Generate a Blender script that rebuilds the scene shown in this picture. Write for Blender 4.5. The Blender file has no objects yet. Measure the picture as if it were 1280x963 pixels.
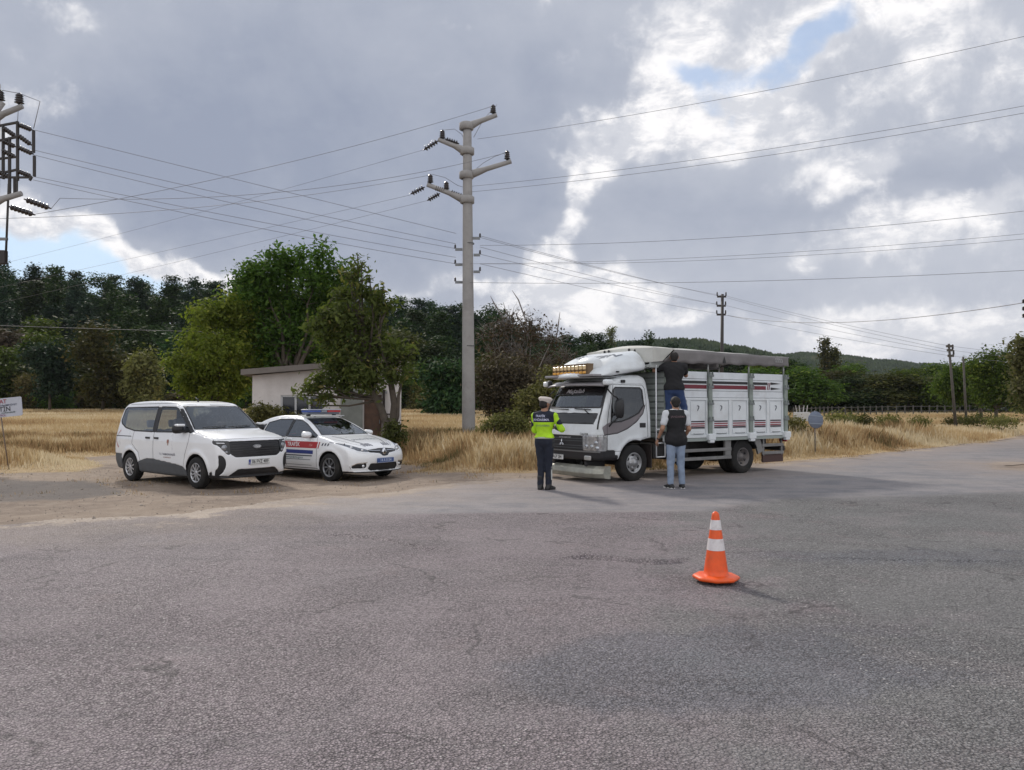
import bpy, bmesh, math, random, time
import numpy as np
from mathutils import Vector, Matrix
from mathutils.bvhtree import BVHTree

random.seed(7)
RNG = np.random.default_rng(11)
R = math.radians
scene = bpy.context.scene
COL = scene.collection

# ------------------------------------------------------------------ camera, sky, sun, exposure
CAM = Vector((0.0, 0.0, 1.62))
FPX = 962.0                     # focal length in photo pixels (photo is 1280 wide)
PITCH = R(1.52)
cam_data = bpy.data.cameras.new('camera')
cam = bpy.data.objects.new('camera', cam_data)
COL.objects.link(cam)
cam_data.sensor_width = 36.0
cam_data.lens = 36.0 * FPX / 1280.0
cam_data.clip_start = 0.05
cam_data.clip_end = 6000
cam.location = CAM
cam.rotation_euler = (math.pi / 2 + PITCH, 0, 0)
scene.camera = cam

SUN_AZ = R(-27)                 # left of straight ahead (+Y), towards the light
SUN_EL = R(36)
scene.view_settings.view_transform = 'Standard'
scene.view_settings.look = 'None'
scene.view_settings.exposure = 0.24
scene.view_settings.gamma = 1.0
scene.view_settings.use_curve_mapping = False
scene.render.engine = 'CYCLES'
scene.cycles.max_bounces = 8
scene.cycles.transparent_max_bounces = 16
scene.cycles.diffuse_bounces = 3
scene.cycles.glossy_bounces = 3
scene.cycles.use_denoising = True
scene.cycles.caustics_reflective = False
scene.cycles.caustics_refractive = False

sun_data = bpy.data.lights.new('sun', 'SUN')
sun_data.energy = 2.1
sun_data.angle = R(6.0)
sun_data.color = (1.0, 0.93, 0.84)
sun = bpy.data.objects.new('sun', sun_data)
COL.objects.link(sun)
sd = Vector((math.sin(SUN_AZ) * math.cos(SUN_EL), math.cos(SUN_AZ) * math.cos(SUN_EL), math.sin(SUN_EL)))
sun.rotation_euler = sd.to_track_quat('Z', 'Y').to_euler()


def P(px, py, d):
    """world point seen at photo pixel (px, py) at depth d along +Y"""
    X = (px - 640) / FPX
    Z = (481.5 - py) / FPX
    y = math.cos(PITCH) - Z * math.sin(PITCH)
    z = math.sin(PITCH) + Z * math.cos(PITCH)
    return Vector((X / y * d, d, CAM.z + z / y * d))


def G(px, py):
    """ground point (z=0) under photo pixel"""
    a = P(px, py, 1.0) - CAM
    t = -CAM.z / a.z
    return Vector((a.x * t, t, 0))


# ------------------------------------------------------------------ node helpers
class NT:
    def __init__(self, tree):
        self.t = tree
        tree.nodes.clear()

    def n(self, typ, **kw):
        nd = self.t.nodes.new(typ)
        for k, v in kw.items():
            if k.startswith('i_'):
                key = k[2:]
                key = int(key) if key.isdigit() else key.replace('_', ' ')
                s = nd.inputs[key]
                if hasattr(v, 'is_output') or isinstance(v, bpy.types.NodeSocket):
                    self.t.links.new(v, s)
                else:
                    s.default_value = v
            else:
                setattr(nd, k, v)
        return nd

    def link(self, a, b):
        self.t.links.new(a, b)

    def math(self, op, a, b=None, c=None, clamp=False):
        nd = self.t.nodes.new('ShaderNodeMath')
        nd.operation = op
        nd.use_clamp = clamp
        for i, v in enumerate((a, b, c)):
            if v is None:
                continue
            if isinstance(v, bpy.types.NodeSocket):
                self.t.links.new(v, nd.inputs[i])
            else:
                nd.inputs[i].default_value = v
        return nd.outputs[0]

    def mix(self, fac, a, b, blend='MIX'):
        nd = self.t.nodes.new('ShaderNodeMix')
        nd.data_type = 'RGBA'
        nd.blend_type = blend
        for s, v in ((nd.inputs[0], fac), (nd.inputs[6], a), (nd.inputs[7], b)):
            if isinstance(v, bpy.types.NodeSocket):
                self.t.links.new(v, s)
            elif isinstance(v, (tuple, list)):
                s.default_value = tuple(v) + ((1,) if len(v) == 3 else ())
            else:
                s.default_value = v
        return nd.outputs[2]

    def noise(self, vec, scale, detail=4, rough=0.55, dist=0.0):
        nd = self.t.nodes.new('ShaderNodeTexNoise')
        if vec is not None:
            self.t.links.new(vec, nd.inputs['Vector'])
        nd.inputs['Scale'].default_value = scale
        nd.inputs['Detail'].default_value = detail
        nd.inputs['Roughness'].default_value = rough
        nd.inputs['Distortion'].default_value = dist
        return nd.outputs['Fac']

    def ramp(self, fac, stops):
        nd = self.t.nodes.new('ShaderNodeValToRGB')
        el = nd.color_ramp.elements
        while len(el) < len(stops):
            el.new(0.5)
        for e, (p, c) in zip(el, stops):
            e.position = p
            e.color = (c[0], c[1], c[2], 1) if isinstance(c, (tuple, list)) else (c, c, c, 1)
        self.t.links.new(fac, nd.inputs[0])
        return nd.outputs[0]

    def smooth(self, v, a, b, lo=0.0, hi=1.0):
        nd = self.t.nodes.new('ShaderNodeMapRange')
        nd.interpolation_type = 'SMOOTHSTEP'
        self.t.links.new(v, nd.inputs[0])
        for i, x in zip((1, 2, 3, 4), (a, b, lo, hi)):
            nd.inputs[i].default_value = x
        return nd.outputs[0]


def build_world():
    w = bpy.data.worlds.new('World')
    scene.world = w
    w.use_nodes = True
    t = NT(w.node_tree)
    out = t.n('ShaderNodeOutputWorld')
    bg = t.n('ShaderNodeBackground')
    bg.inputs['Strength'].default_value = 0.1
    t.link(bg.outputs[0], out.inputs[0])
    sky = t.n('ShaderNodeTexSky')
    sky.sky_type = 'NISHITA'
    sky.sun_disc = False
    sky.sun_elevation = SUN_EL
    sky.sun_rotation = SUN_AZ
    sky.air_density = 1.2
    sky.dust_density = 1.5
    tc = t.n('ShaderNodeTexCoord')
    D = t.n('ShaderNodeVectorMath', operation='NORMALIZE')
    t.link(tc.outputs['Generated'], D.inputs[0])
    sep = t.n('ShaderNodeSeparateXYZ')
    t.link(D.outputs[0], sep.inputs[0])
    x, y, z = sep.outputs
    az = t.math('ARCTAN2', x, y)
    el = t.math('ARCSINE', z)
    # flat cloud layer seen in perspective
    den = t.math('ADD', t.math('MAXIMUM', z, 0.0), 0.16)
    cx = t.math('DIVIDE', x, den)
    cy = t.math('DIVIDE', y, den)
    cv = t.n('ShaderNodeCombineXYZ')
    t.link(cx, cv.inputs[0]); t.link(cy, cv.inputs[1])
    # and straight direction noise for the billows
    n_big = t.noise(cv.outputs[0], 0.85, 5, 0.55, 0.3)
    n_dir = t.noise(D.outputs[0], 5.5, 8, 0.60, 0.35)
    n_fine = t.noise(D.outputs[0], 15.0, 6, 0.62, 0.2)
    wn1 = t.noise(D.outputs[0], 6.0, 4, 0.6)
    mp = t.n('ShaderNodeVectorMath', operation='ADD')
    t.link(D.outputs[0], mp.inputs[0]); mp.inputs[1].default_value = (7.3, 2.1, 4.4)
    wn2 = t.noise(mp.outputs[0], 6.0, 4, 0.6)
    U = t.math('MULTIPLY_ADD', t.math('SUBTRACT', wn1, 0.5), 0.26, az)
    V = t.math('MULTIPLY_ADD', t.math('SUBTRACT', wn2, 0.5), 0.16, el)

    def uv(px, py):
        p = (P(px, py, 1.0) - CAM).normalized()
        return math.atan2(p.x, p.y), math.asin(p.z)

    def blob(px, py, rx, ry, ang, amp):
        u0, v0 = uv(px, py)
        ca, sa = math.cos(R(ang)), math.sin(R(ang))
        du = t.math('SUBTRACT', U, u0)
        dv = t.math('SUBTRACT', V, v0)
        a = t.math('ADD', t.math('MULTIPLY', du, ca), t.math('MULTIPLY', dv, sa))
        b = t.math('SUBTRACT', t.math('MULTIPLY', dv, ca), t.math('MULTIPLY', du, sa))
        a = t.math('DIVIDE', a, rx / FPX)
        b = t.math('DIVIDE', b, ry / FPX)
        q = t.math('ADD', t.math('MULTIPLY', a, a), t.math('MULTIPLY', b, b))
        return t.math('MULTIPLY', t.math('EXPONENT', t.math('MULTIPLY', q, -1.0)), amp)

    def total(lst):
        s = None
        for b in lst:
            v = blob(*b)
            s = v if s is None else t.math('ADD', s, v)
        return s

    # bright sunlit cloud edges (px, py, radius x, radius y, tilt, amount)
    bright = total([
        (690, 290, 110, 36, 58, 1.15), (790, 170, 100, 38, 52, 1.1), (880, 120, 110, 45, 10, 0.60),
        (1000, 75, 120, 34, 32, 0.85), (1110, 20, 110, 40, 0, 0.55), (900, 165, 90, 24, 10, 0.6), (1080, 150, 110, 26, 25, 0.40),
        (1045, 222, 60, 22, 10, 0.75), (735, 372, 85, 30, 0, 1.25), (640, 362, 50, 26, 0, 0.9), (430, 385, 60, 10, 0, .6),
        (860, 30, 160, 35, 20, 0.40), (1110, 95, 90, 26, 30, 0.40), (1240, 110, 90, 40, 0, 0.25),
        (970, 335, 30, 16, 0, 0.5), (1090, 285, 120, 20, 15, 0.5), (1230, 255, 90, 25, 10, 0.45),
        (60, 300, 110, 15, -14, 1.1), (200, 326, 130, 18, -12, 1.2), (300, 352, 60, 20, -12, .9), (500, 365, 110, 18, 4, 0.85),
        (15, 120, 70, 70, 0, 0.45), (640, 412, 700, 20, 0, 0.40), (880, 420, 200, 14, 0, 0.45), (1100, 428, 90, 10, 0, 0.5),
        (600, 270, 50, 30, 20, 0.35), (60, 60, 120, 80, 0, 0.22), (1180, 430, 160, 26, 0, 0.5),
        (330, -260, 420, 300, 0, 0.45), (1500, 100, 250, 250, 0, 0.30), (-500, 100, 300, 250, 0, 0.25),
    ])
    blue = total([
        (1045, 42, 52, 24, 25, 1.0), (950, 88, 90, 26, 0, 0.85), (865, 82, 60, 24, 0, 0.75), (915, 145, 55, 24, 0, 0.6),
        (975, 200, 22, 10, 0, 0.3), (860, 140, 40, 20, 0, 0.45),
        (90, 345, 150, 28, -6, 0.95), (-60, 340, 120, 60, 0, 0.7), (230, 372, 150, 16, 0, 0.6),
    ])
    low = total([(70, 345, 170, 26, -5, 1.2), (-80, 335, 120, 50, 0, 1.0), (240, 368, 120, 12, 0, 0.8)])
    dark = total([
        (330, 120, 330, 170, 0, 0.55), (560, 230, 190, 110, 0, 0.4), (720, 110, 100, 80, 30, 0.45),
        (200, 240, 220, 90, -8, 0.5), (1000, 265, 130, 26, 5, 0.35), (1190, 215, 120, 34, 10, 0.5), (860, 250, 120, 40, 10, 0.35),
        (950, 385, 260, 30, 0, 0.25),
    ])
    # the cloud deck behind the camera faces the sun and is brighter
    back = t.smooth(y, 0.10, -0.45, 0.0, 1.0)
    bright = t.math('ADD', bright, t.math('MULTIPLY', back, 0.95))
    b1 = t.math('ADD', bright, t.math('MULTIPLY', t.math('SUBTRACT', n_dir, 0.5), 2.5))
    b1 = t.math('ADD', b1, t.math('MULTIPLY', t.math('SUBTRACT', n_fine, 0.5), 1.9))
    b1 = t.math('SUBTRACT', b1, t.math('MULTIPLY', dark, 0.5))
    bf = t.smooth(b1, 0.20, 0.98)
    # thin grey veils and knots inside the bright parts
    mp3 = t.n('ShaderNodeVectorMath', operation='MULTIPLY')
    t.link(D.outputs[0], mp3.inputs[0]); mp3.inputs[1].default_value = (1.0, 1.0, 1.9)
    n_veil = t.noise(mp3.outputs[0], 12.0, 9, 0.66, 0.25)
    veil = t.smooth(n_veil, 0.40, 0.58, 0.30, 1.0)
    bf = t.math('MULTIPLY', bf, veil)
    right = t.smooth(az, -0.05, 0.30, 0.0, 0.26)
    # grey base of the cloud sheet
    g = t.math('ADD', t.math('MULTIPLY', t.math('SUBTRACT', n_big, 0.5), 0.9), t.math('MULTIPLY', t.math('SUBTRACT', n_dir, 0.5), 0.9))
    g = t.math('SUBTRACT', t.math('ADD', g, 0.62), t.math('MULTIPLY', dark, 0.75))
    g = t.math('ADD', g, right)
    g = t.math('ADD', g, t.math('MULTIPLY', t.math('SUBTRACT', n_veil, 0.5), 0.5))
    g = t.math('ADD', g, t.math('MULTIPLY', bright, 0.30), clamp=True)
    base = t.mix(g, (2.8, 3.15, 4.05), (4.75, 5.0, 5.65))
    cloud = t.mix(bf, base, (8.9, 8.75, 8.8))
    bl = t.math('ADD', blue, t.math('MULTIPLY', t.math('SUBTRACT', n_fine, 0.5), 1.5))
    blf = t.smooth(bl, 0.55, 1.25, 0.0, 0.9)
    bluesky = t.mix(0.6, sky.outputs[0], (4.2, 5.3, 7.4))
    col = t.mix(blf, cloud, bluesky)
    lf = t.smooth(t.math('ADD', low, t.math('MULTIPLY', t.math('SUBTRACT', n_dir, 0.5), 0.8)), 0.35, 0.95, 0.0, 0.92)
    col = t.mix(lf, col, (5.6, 7.2, 9.0))
    # lighter, hazier close to the horizon
    hz = t.smooth(el, 0.0, 0.18, 0.22, 0.0)
    col = t.mix(hz, col, (6.2, 6.2, 6.6))
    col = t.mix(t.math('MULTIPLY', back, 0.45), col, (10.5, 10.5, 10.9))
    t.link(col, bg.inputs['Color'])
    w.cycles.sampling_method = 'MANUAL'
    w.cycles.sample_map_resolution = 512


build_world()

# ------------------------------------------------------------------ object helpers


def link(o, parent=None):
    COL.objects.link(o)
    if parent is not None:
        o.parent = parent
    return o


def tag(o, label=None, cat=None, group=None, kind=None):
    if label: o['label'] = label
    if cat: o['category'] = cat
    if group: o['group'] = group
    if kind: o['kind'] = kind
    return o


def empty(name, loc=(0, 0, 0), rz=0.0, label=None, cat=None, group=None):
    o = bpy.data.objects.new(name, None)
    o.location = loc
    o.rotation_euler = (0, 0, rz)
    o.empty_display_size = 0.2
    link(o)
    return tag(o, label, cat, group)


def mesh_np(name, V, F, mat=None, parent=None, smooth=True, attrs=None):
    """V (n,3), F (m,k) with a constant k; attrs = {name: per-vertex or per-face float array}"""
    V = np.asarray(V, dtype=np.float32)
    F = np.asarray(F, dtype=np.int32)
    me = bpy.data.meshes.new(name)
    me.vertices.add(len(V))
    me.vertices.foreach_set('co', V.ravel())
    k = F.shape[1]
    me.loops.add(F.size)
    me.loops.foreach_set('vertex_index', F.ravel())
    me.polygons.add(len(F))
    me.polygons.foreach_set('loop_start', np.arange(0, F.size, k, dtype=np.int32))
    me.polygons.foreach_set('loop_total', np.full(len(F), k, dtype=np.int32))
    me.polygons.foreach_set('use_smooth', np.full(len(F), smooth, dtype=bool))
    me.update(calc_edges=True)
    for an, arr in (attrs or {}).items():
        dom = 'POINT' if len(arr) == len(V) else 'FACE'
        a = me.attributes.new(an, 'FLOAT', dom)
        a.data.foreach_set('value', np.asarray(arr, dtype=np.float32))
    me.validate()
    if mat is not None:
        me.materials.append(mat)
    o = bpy.data.objects.new(name, me)
    return link(o, parent)


class MB:
    """collects simple shapes into one mesh"""

    def __init__(self):
        self.v = []; self.f = []; self.sm = []

    def add(self, verts, faces, smooth=False):
        b = len(self.v)
        self.v += [tuple(v) for v in verts]
        self.f += [tuple(i + b for i in f) for f in faces]
        self.sm += [smooth] * len(faces)
        return self

    def box(self, c, s, rot=None, taper=1.0):
        cx, cy, cz = c; sx, sy, sz = (a / 2 for a in s)
        vs = []
        for dz in (-1, 1):
            k = taper if dz > 0 else 1.0
            for dx, dy in ((-1, -1), (1, -1), (1, 1), (-1, 1)):
                v = Vector((dx * sx * k, dy * sy * k, dz * sz))
                if rot is not None: v = rot @ v
                vs.append((v.x + cx, v.y + cy, v.z + cz))
        return self.add(vs, [(3, 2, 1, 0), (4, 5, 6, 7), (0, 1, 5, 4), (1, 2, 6, 5), (2, 3, 7, 6), (3, 0, 4, 7)])

    def bar(self, a, b, w, h, up=(0, 0, 1)):
        a = Vector(a); b = Vector(b)
        d = (b - a).normalized()
        u = Vector(up)
        s = d.cross(u)
        if s.length < 1e-4: s = d.cross(Vector((1, 0, 0)))
        s.normalize(); u = s.cross(d).normalized()
        vs = []
        for p in (a, b):
            for i, j in ((-1, -1), (1, -1), (1, 1), (-1, 1)):
                vs.append(p + s * (i * w / 2) + u * (j * h / 2))
        return self.add(vs, [(3, 2, 1, 0), (4, 5, 6, 7), (0, 1, 5, 4), (1, 2, 6, 5), (2, 3, 7, 6), (3, 0, 4, 7)])

    def tube(self, pts, rad, n=8, cap=True, smooth=True, flat=None):
        pts = [Vector(p) for p in pts]
        m = len(pts)
        rr = [rad] * m if not isinstance(rad, (list, tuple)) else list(rad)
        b = []
        ref = None
        for i, p in enumerate(pts):
            d = (pts[min(i + 1, m - 1)] - pts[max(i - 1, 0)]).normalized()
            if ref is None:
                ref = Vector((0, 0, 1)) if abs(d.z) < 0.9 else Vector((1, 0, 0))
            s = d.cross(ref).normalized()
            u = s.cross(d).normalized()
            ref = u
            for k in range(n):
                a = 2 * math.pi * k / n
                b.append(p + s * (math.cos(a) * rr[i]) + u * (math.sin(a) * rr[i]))
        f = []
        for i in range(m - 1):
            for k in range(n):
                k2 = (k + 1) % n
                f.append((i * n + k, i * n + k2, (i + 1) * n + k2, (i + 1) * n + k))
        self.add(b, f, smooth)
        if cap:
            base = len(self.v) - len(b)
            self.f.append(tuple(base + k for k in range(n))[::-1]); self.sm.append(False)
            self.f.append(tuple(base + (m - 1) * n + k for k in range(n))); self.sm.append(False)
        return self

    def lathe(self, prof, origin=(0, 0, 0), axis='Z', n=24, smooth=True, rot=None):
        """prof: list of (radius, height) along axis"""
        o = Vector(origin)
        b = []
        for r, h in prof:
            for k in range(n):
                a = 2 * math.pi * k / n
                c, s = math.cos(a) * r, math.sin(a) * r
                if axis == 'Z': v = Vector((c, s, h))
                elif axis == 'Y': v = Vector((s, h, c))
                else: v = Vector((h, c, s))
                if rot is not None: v = rot @ v
                b.append(o + v)
        f = []
        for i in range(len(prof) - 1):
            for k in range(n):
                k2 = (k + 1) % n
                f.append((i * n + k, i * n + k2, (i + 1) * n + k2, (i + 1) * n + k))
        return self.add(b, f, smooth)

    def prism(self, poly, depth, M=None):
        """poly in local XY, extruded along local Z by depth, placed with matrix M"""
        n = len(poly)
        vs = [Vector((p[0], p[1], 0)) for p in poly] + [Vector((p[0], p[1], depth)) for p in poly]
        if M is not None: vs = [M @ v for v in vs]
        f = [tuple(range(n))[::-1], tuple(range(n, 2 * n))]
        for i in range(n):
            j = (i + 1) % n
            f.append((i, j, n + j, n + i))
        return self.add(vs, f)

    def build(self, name, mat, parent=None, bevel=0.0, seg=2):
        me = bpy.data.meshes.new(name)
        me.from_pydata([tuple(v) for v in self.v], [], self.f)
        me.polygons.foreach_set('use_smooth', self.sm)
        me.update()
        if mat is not None: me.materials.append(mat)
        o = bpy.data.objects.new(name, me)
        link(o, parent)
        if bevel > 0:
            m = o.modifiers.new('edge', 'BEVEL')
            m.width = bevel; m.segments = seg; m.limit_method = 'ANGLE'; m.angle_limit = R(40)
        return o


def copy_tree(o, parent=None):
    c = o.copy()
    COL.objects.link(c)
    c.parent = parent
    for ch in list(o.children):
        copy_tree(ch, c)
    return c


_txt_cache = {}


def text_geo(s, size, spacing=1.0, shear=0.0, xs=1.0):
    key = (s, size, spacing, shear, xs)
    if key in _txt_cache: return _txt_cache[key]
    cu = bpy.data.curves.new('text', 'FONT')
    cu.body = s; cu.size = size; cu.align_x = 'CENTER'; cu.align_y = 'CENTER'
    cu.space_character = spacing; cu.shear = shear; cu.resolution_u = 3
    cu.offset = size * 0.012
    o = bpy.data.objects.new('text', cu)
    COL.objects.link(o)
    dg = bpy.context.evaluated_depsgraph_get()
    ev = o.evaluated_get(dg)
    me = ev.to_mesh()
    bm = bmesh.new(); bm.from_mesh(me)
    for _ in range(2):
        es = [e for e in bm.edges if e.calc_length() > size * 0.22]
        if es: bmesh.ops.subdivide_edges(bm, edges=es, cuts=1)
        bmesh.ops.triangulate(bm, faces=[f for f in bm.faces if len(f.verts) > 3])
    V = [(v.co.x * xs, v.co.y) for v in bm.verts]
    bm.verts.index_update()
    F = [tuple(v.index for v in p.verts) for p in bm.faces]
    bm.free()
    ev.to_mesh_clear()
    bpy.data.objects.remove(o)
    bpy.data.curves.remove(cu)
    _txt_cache[key] = (V, F)
    return V, F


def flat_text(name, s, size, M, mat, parent, **kw):
    V, F = text_geo(s, size, **kw)
    mb = MB(); mb.add([M @ Vector((x, y, 0)) for x, y in V], F)
    return mb.build(name, mat, parent)


# ------------------------------------------------------------------ numeric noise
def vnoise(x, y, seed=0):
    xi = np.floor(x).astype(np.int64); yi = np.floor(y).astype(np.int64)
    xf = x - xi; yf = y - yi
    u = xf * xf * (3 - 2 * xf); v = yf * yf * (3 - 2 * yf)

    def h(a, b):
        n = (a * 374761393 + b * 668265263 + int(seed) * 974634777) & 0x7fffffff
        n = ((n ^ (n >> 13)) * 1274126177) & 0x7fffffff
        return ((n ^ (n >> 16)) & 0xffff) / 65535.0
    return (h(xi, yi) * (1 - u) + h(xi + 1, yi) * u) * (1 - v) + (h(xi, yi + 1) * (1 - u) + h(xi + 1, yi + 1) * u) * v


def fbm(x, y, oct=4, seed=0):
    s = 0; a = 0.5; t = 0
    for i in range(oct):
        s = s + a * vnoise(x * 2 ** i, y * 2 ** i, seed + i * 17); t += a; a *= 0.5
    return s / t


def sstep(x, a, b):
    t = np.clip((np.asarray(x, dtype=float) - a) / (b - a), 0, 1)
    return t * t * (3 - 2 * t)


def poly_sdf(X, Y, poly):
    """signed distance, negative inside"""
    poly = np.asarray(poly, dtype=float)
    X = np.asarray(X, dtype=float); Y = np.asarray(Y, dtype=float)
    d2 = np.full(X.shape, 1e18)
    ins = np.zeros(X.shape, dtype=bool)
    n = len(poly)
    for i in range(n):
        ax, ay = poly[i]; bx, by = poly[(i + 1) % n]
        ex, ey = bx - ax, by - ay
        wx, wy = X - ax, Y - ay
        t = np.clip((wx * ex + wy * ey) / max(ex * ex + ey * ey, 1e-12), 0, 1)
        dx, dy = wx - t * ex, wy - t * ey
        d2 = np.minimum(d2, dx * dx + dy * dy)
        c = ((ay <= Y) & (by > Y)) | ((by <= Y) & (ay > Y))
        with np.errstate(divide='ignore', invalid='ignore'):
            xi = ax + (Y - ay) / (by - ay if by != ay else 1e-12) * ex
        ins ^= c & (X < xi)
    d = np.sqrt(d2)
    return np.where(ins, -d, d)


# ------------------------------------------------------------------ materials
MATS = {}


def mat_simple(name, col, rough=0.6, metal=0.0, noise=0.0, nscale=8.0, bump=0.0, coat=0.0, spec=0.5, emit=None, dirt=None, coord='Object'):
    if name in MATS: return MATS[name]
    m = bpy.data.materials.new(name)
    m.use_nodes = True
    t = NT(m.node_tree)
    out = t.n('ShaderNodeOutputMaterial')
    b = t.n('ShaderNodeBsdfPrincipled')
    t.link(b.outputs[0], out.inputs[0])
    b.inputs['Roughness'].default_value = rough
    b.inputs['Metallic'].default_value = metal
    b.inputs['Coat Weight'].default_value = coat
    b.inputs['Coat Roughness'].default_value = 0.06
    b.inputs['Specular IOR Level'].default_value = spec
    c4 = tuple(col) + (1,)
    tc = t.n('ShaderNodeTexCoord')
    if noise > 0 or dirt:
        nf = t.noise(tc.outputs[coord], nscale, 5, 0.6)
        lo = tuple(max(0, c * (1 - noise)) for c in col)
        hi = tuple(min(1, c * (1 + noise)) for c in col)
        cc = t.ramp(nf, [(0.3, lo), (0.7, hi)])
        if dirt:
            dn = t.noise(tc.outputs[coord], dirt[1], 6, 0.65)
            cc = t.mix(t.smooth(dn, 0.45, 0.75, 0, dirt[2]), cc, dirt[0])
        t.link(cc, b.inputs['Base Color'])
        rr = t.math('MULTIPLY_ADD', nf, 0.2, rough - 0.1)
        t.link(rr, b.inputs['Roughness'])
    else:
        b.inputs['Base Color'].default_value = c4
    if bump > 0:
        bn = t.noise(tc.outputs[coord], nscale * 4, 5, 0.6)
        bp = t.n('ShaderNodeBump')
        bp.inputs['Strength'].default_value = bump
        bp.inputs['Distance'].default_value = 0.01
        t.link(bn, bp.inputs['Height']); t.link(bp.outputs[0], b.inputs['Normal'])
    if emit:
        b.inputs['Emission Color'].default_value = tuple(emit[0]) + (1,)
        b.inputs['Emission Strength'].default_value = emit[1]
    MATS[name] = m
    return m


def mat_glass(name, tint=(0.25, 0.28, 0.28), refl=0.10, rough=0.02):
    if name in MATS: return MATS[name]
    m = bpy.data.materials.new(name); m.use_nodes = True
    t = NT(m.node_tree)
    out = t.n('ShaderNodeOutputMaterial')
    tr = t.n('ShaderNodeBsdfTransparent'); tr.inputs[0].default_value = tuple(tint) + (1,)
    gl = t.n('ShaderNodeBsdfGlossy'); gl.inputs['Roughness'].default_value = rough
    gl.inputs[0].default_value = (0.9, 0.95, 1, 1)
    fr = t.n('ShaderNodeFresnel'); fr.inputs[0].default_value = 1.5
    # dust film and small ripples in the reflection
    tc = t.n('ShaderNodeTexCoord')
    nf = t.noise(tc.outputs['Object'], 1.6, 3, 0.5)
    bp = t.n('ShaderNodeBump'); bp.inputs['Strength'].default_value = 0.25; bp.inputs['Distance'].default_value = 0.03
    t.link(nf, bp.inputs['Height']); t.link(bp.outputs[0], gl.inputs['Normal'])
    fac = t.math('ADD', t.math('MULTIPLY', fr.outputs[0], 1.3), refl, clamp=True)
    mx = t.n('ShaderNodeMixShader')
    t.link(fac, mx.inputs[0]); t.link(tr.outputs[0], mx.inputs[1]); t.link(gl.outputs[0], mx.inputs[2])
    t.link(mx.outputs[0], out.inputs[0])
    MATS[name] = m
    return m


def mat_leaf(name, c1, c2, c3=None, trans=0.3, rough=0.6):
    """leaf faces carry an attribute 'tint' 0..1"""
    m = bpy.data.materials.new(name); m.use_nodes = True
    t = NT(m.node_tree)
    out = t.n('ShaderNodeOutputMaterial')
    at = t.n('ShaderNodeAttribute', attribute_name='tint')
    oi = t.n('ShaderNodeObjectInfo')
    stops = [(0.0, c1), (0.75, c2)] + ([(1.0, c3)] if c3 else [])
    c = t.ramp(at.outputs['Fac'], stops)
    hs = t.n('ShaderNodeHueSaturation')
    t.link(c, hs.inputs['Color'])
    t.link(t.math('MULTIPLY_ADD', oi.outputs['Random'], 0.05, 0.475), hs.inputs['Hue'])
    t.link(t.math('MULTIPLY_ADD', oi.outputs['Random'], 0.5, 0.75), hs.inputs['Value'])
    d = t.n('ShaderNodeBsdfPrincipled'); d.inputs['Roughness'].default_value = rough
    d.inputs['Specular IOR Level'].default_value = 0.06
    t.link(hs.outputs[0], d.inputs['Base Color'])
    tl = t.n('ShaderNodeBsdfTranslucent')
    br = t.mix(1.0, hs.outputs[0], (1.0, 1.15, 0.6), 'MULTIPLY')
    t.link(br, tl.inputs[0])
    mx = t.n('ShaderNodeMixShader'); mx.inputs[0].default_value = trans
    t.link(d.outputs[0], mx.inputs[1]); t.link(tl.outputs[0], mx.inputs[2])
    t.link(mx.outputs[0], out.inputs[0])
    return m
HAZE = True
# ------------------------------------------------------------------ ground, road, fields, hills
def px_poly(lst):
    return [(G(a, b).x, G(a, b).y) for a, b in lst]


ROAD = ([(-40, 9.0)] + px_poly([(0, 656), (120, 650), (240, 642), (330, 630), (420, 619), (520, 610), (600, 603), (660, 598),
        (740, 595), (860, 590), (985, 579), (1100, 567), (1200, 556), (1280, 547)])
        + [(37, 48), (70, 62), (120, 80), (125, 60), (70, 42), (34, 27), (16, 21.4), (13.2, 21.0), (12.7, 19.8), (14.0, 18.2), (20, 17.0), (40, 16), (60, 10), (60, -30), (-40, -30)])
# smoother, newer asphalt strip of the side road behind the seam
SMOOTH = ([(-5.6, 13.6)] + px_poly([(330, 632), (440, 640), (560, 641), (700, 640), (880, 638), (960, 622)]) + [(12, 15.6), (20, 19), (40, 30), (60, 45), (80, 70), (30, 45), (9, 22.5), (3, 19), (-3, 17.5)])
# dry grass starts behind these lines
LEFTGRASS = [(-80, 17.0), (-12.9, 19.6), (-11.3, 20.0), (-11.6, 22.0), (-14.2, 25.5), (-13.4, 27.0), (-10.5, 25.8), (-8.5, 26.2),
             (-5.0, 24.4), (-3.9, 23.4), (-3.3, 22.8), (-2.2, 21.0), (-2.6, 19.6), (-1.4, 18.6), (0.3, 18.3), (1.2, 18.6),
             (3.0, 19.0), (5.0, 20.6), (7.4, 21.9), (10.5, 24.2), (14.8, 28.5), (20.2, 33.0), (27.5, 41.5), (37, 51), (70, 66), (120, 84), (400, 90), (400, 700), (-400, 700), (-400, 17)]


def hill_h(X, Y):
    """rising wooded ground on the left and the middle"""
    amp = np.interp(X, [-260, -100, -40, -25, -8, 9, 30, 47, 70, 100, 400], [22, 17, 14.5, 12.5, 11, 7.5, 4.5, 3.0, 1.0, 0.0, 0.0])
    s = sstep(Y, 84, 150)
    return amp * s * (0.92 + 0.16 * fbm(X * 0.02, Y * 0.02, 3, 5)) + np.where(Y > 150, amp * 0.15 * sstep(Y, 150, 260), 0)


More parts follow.
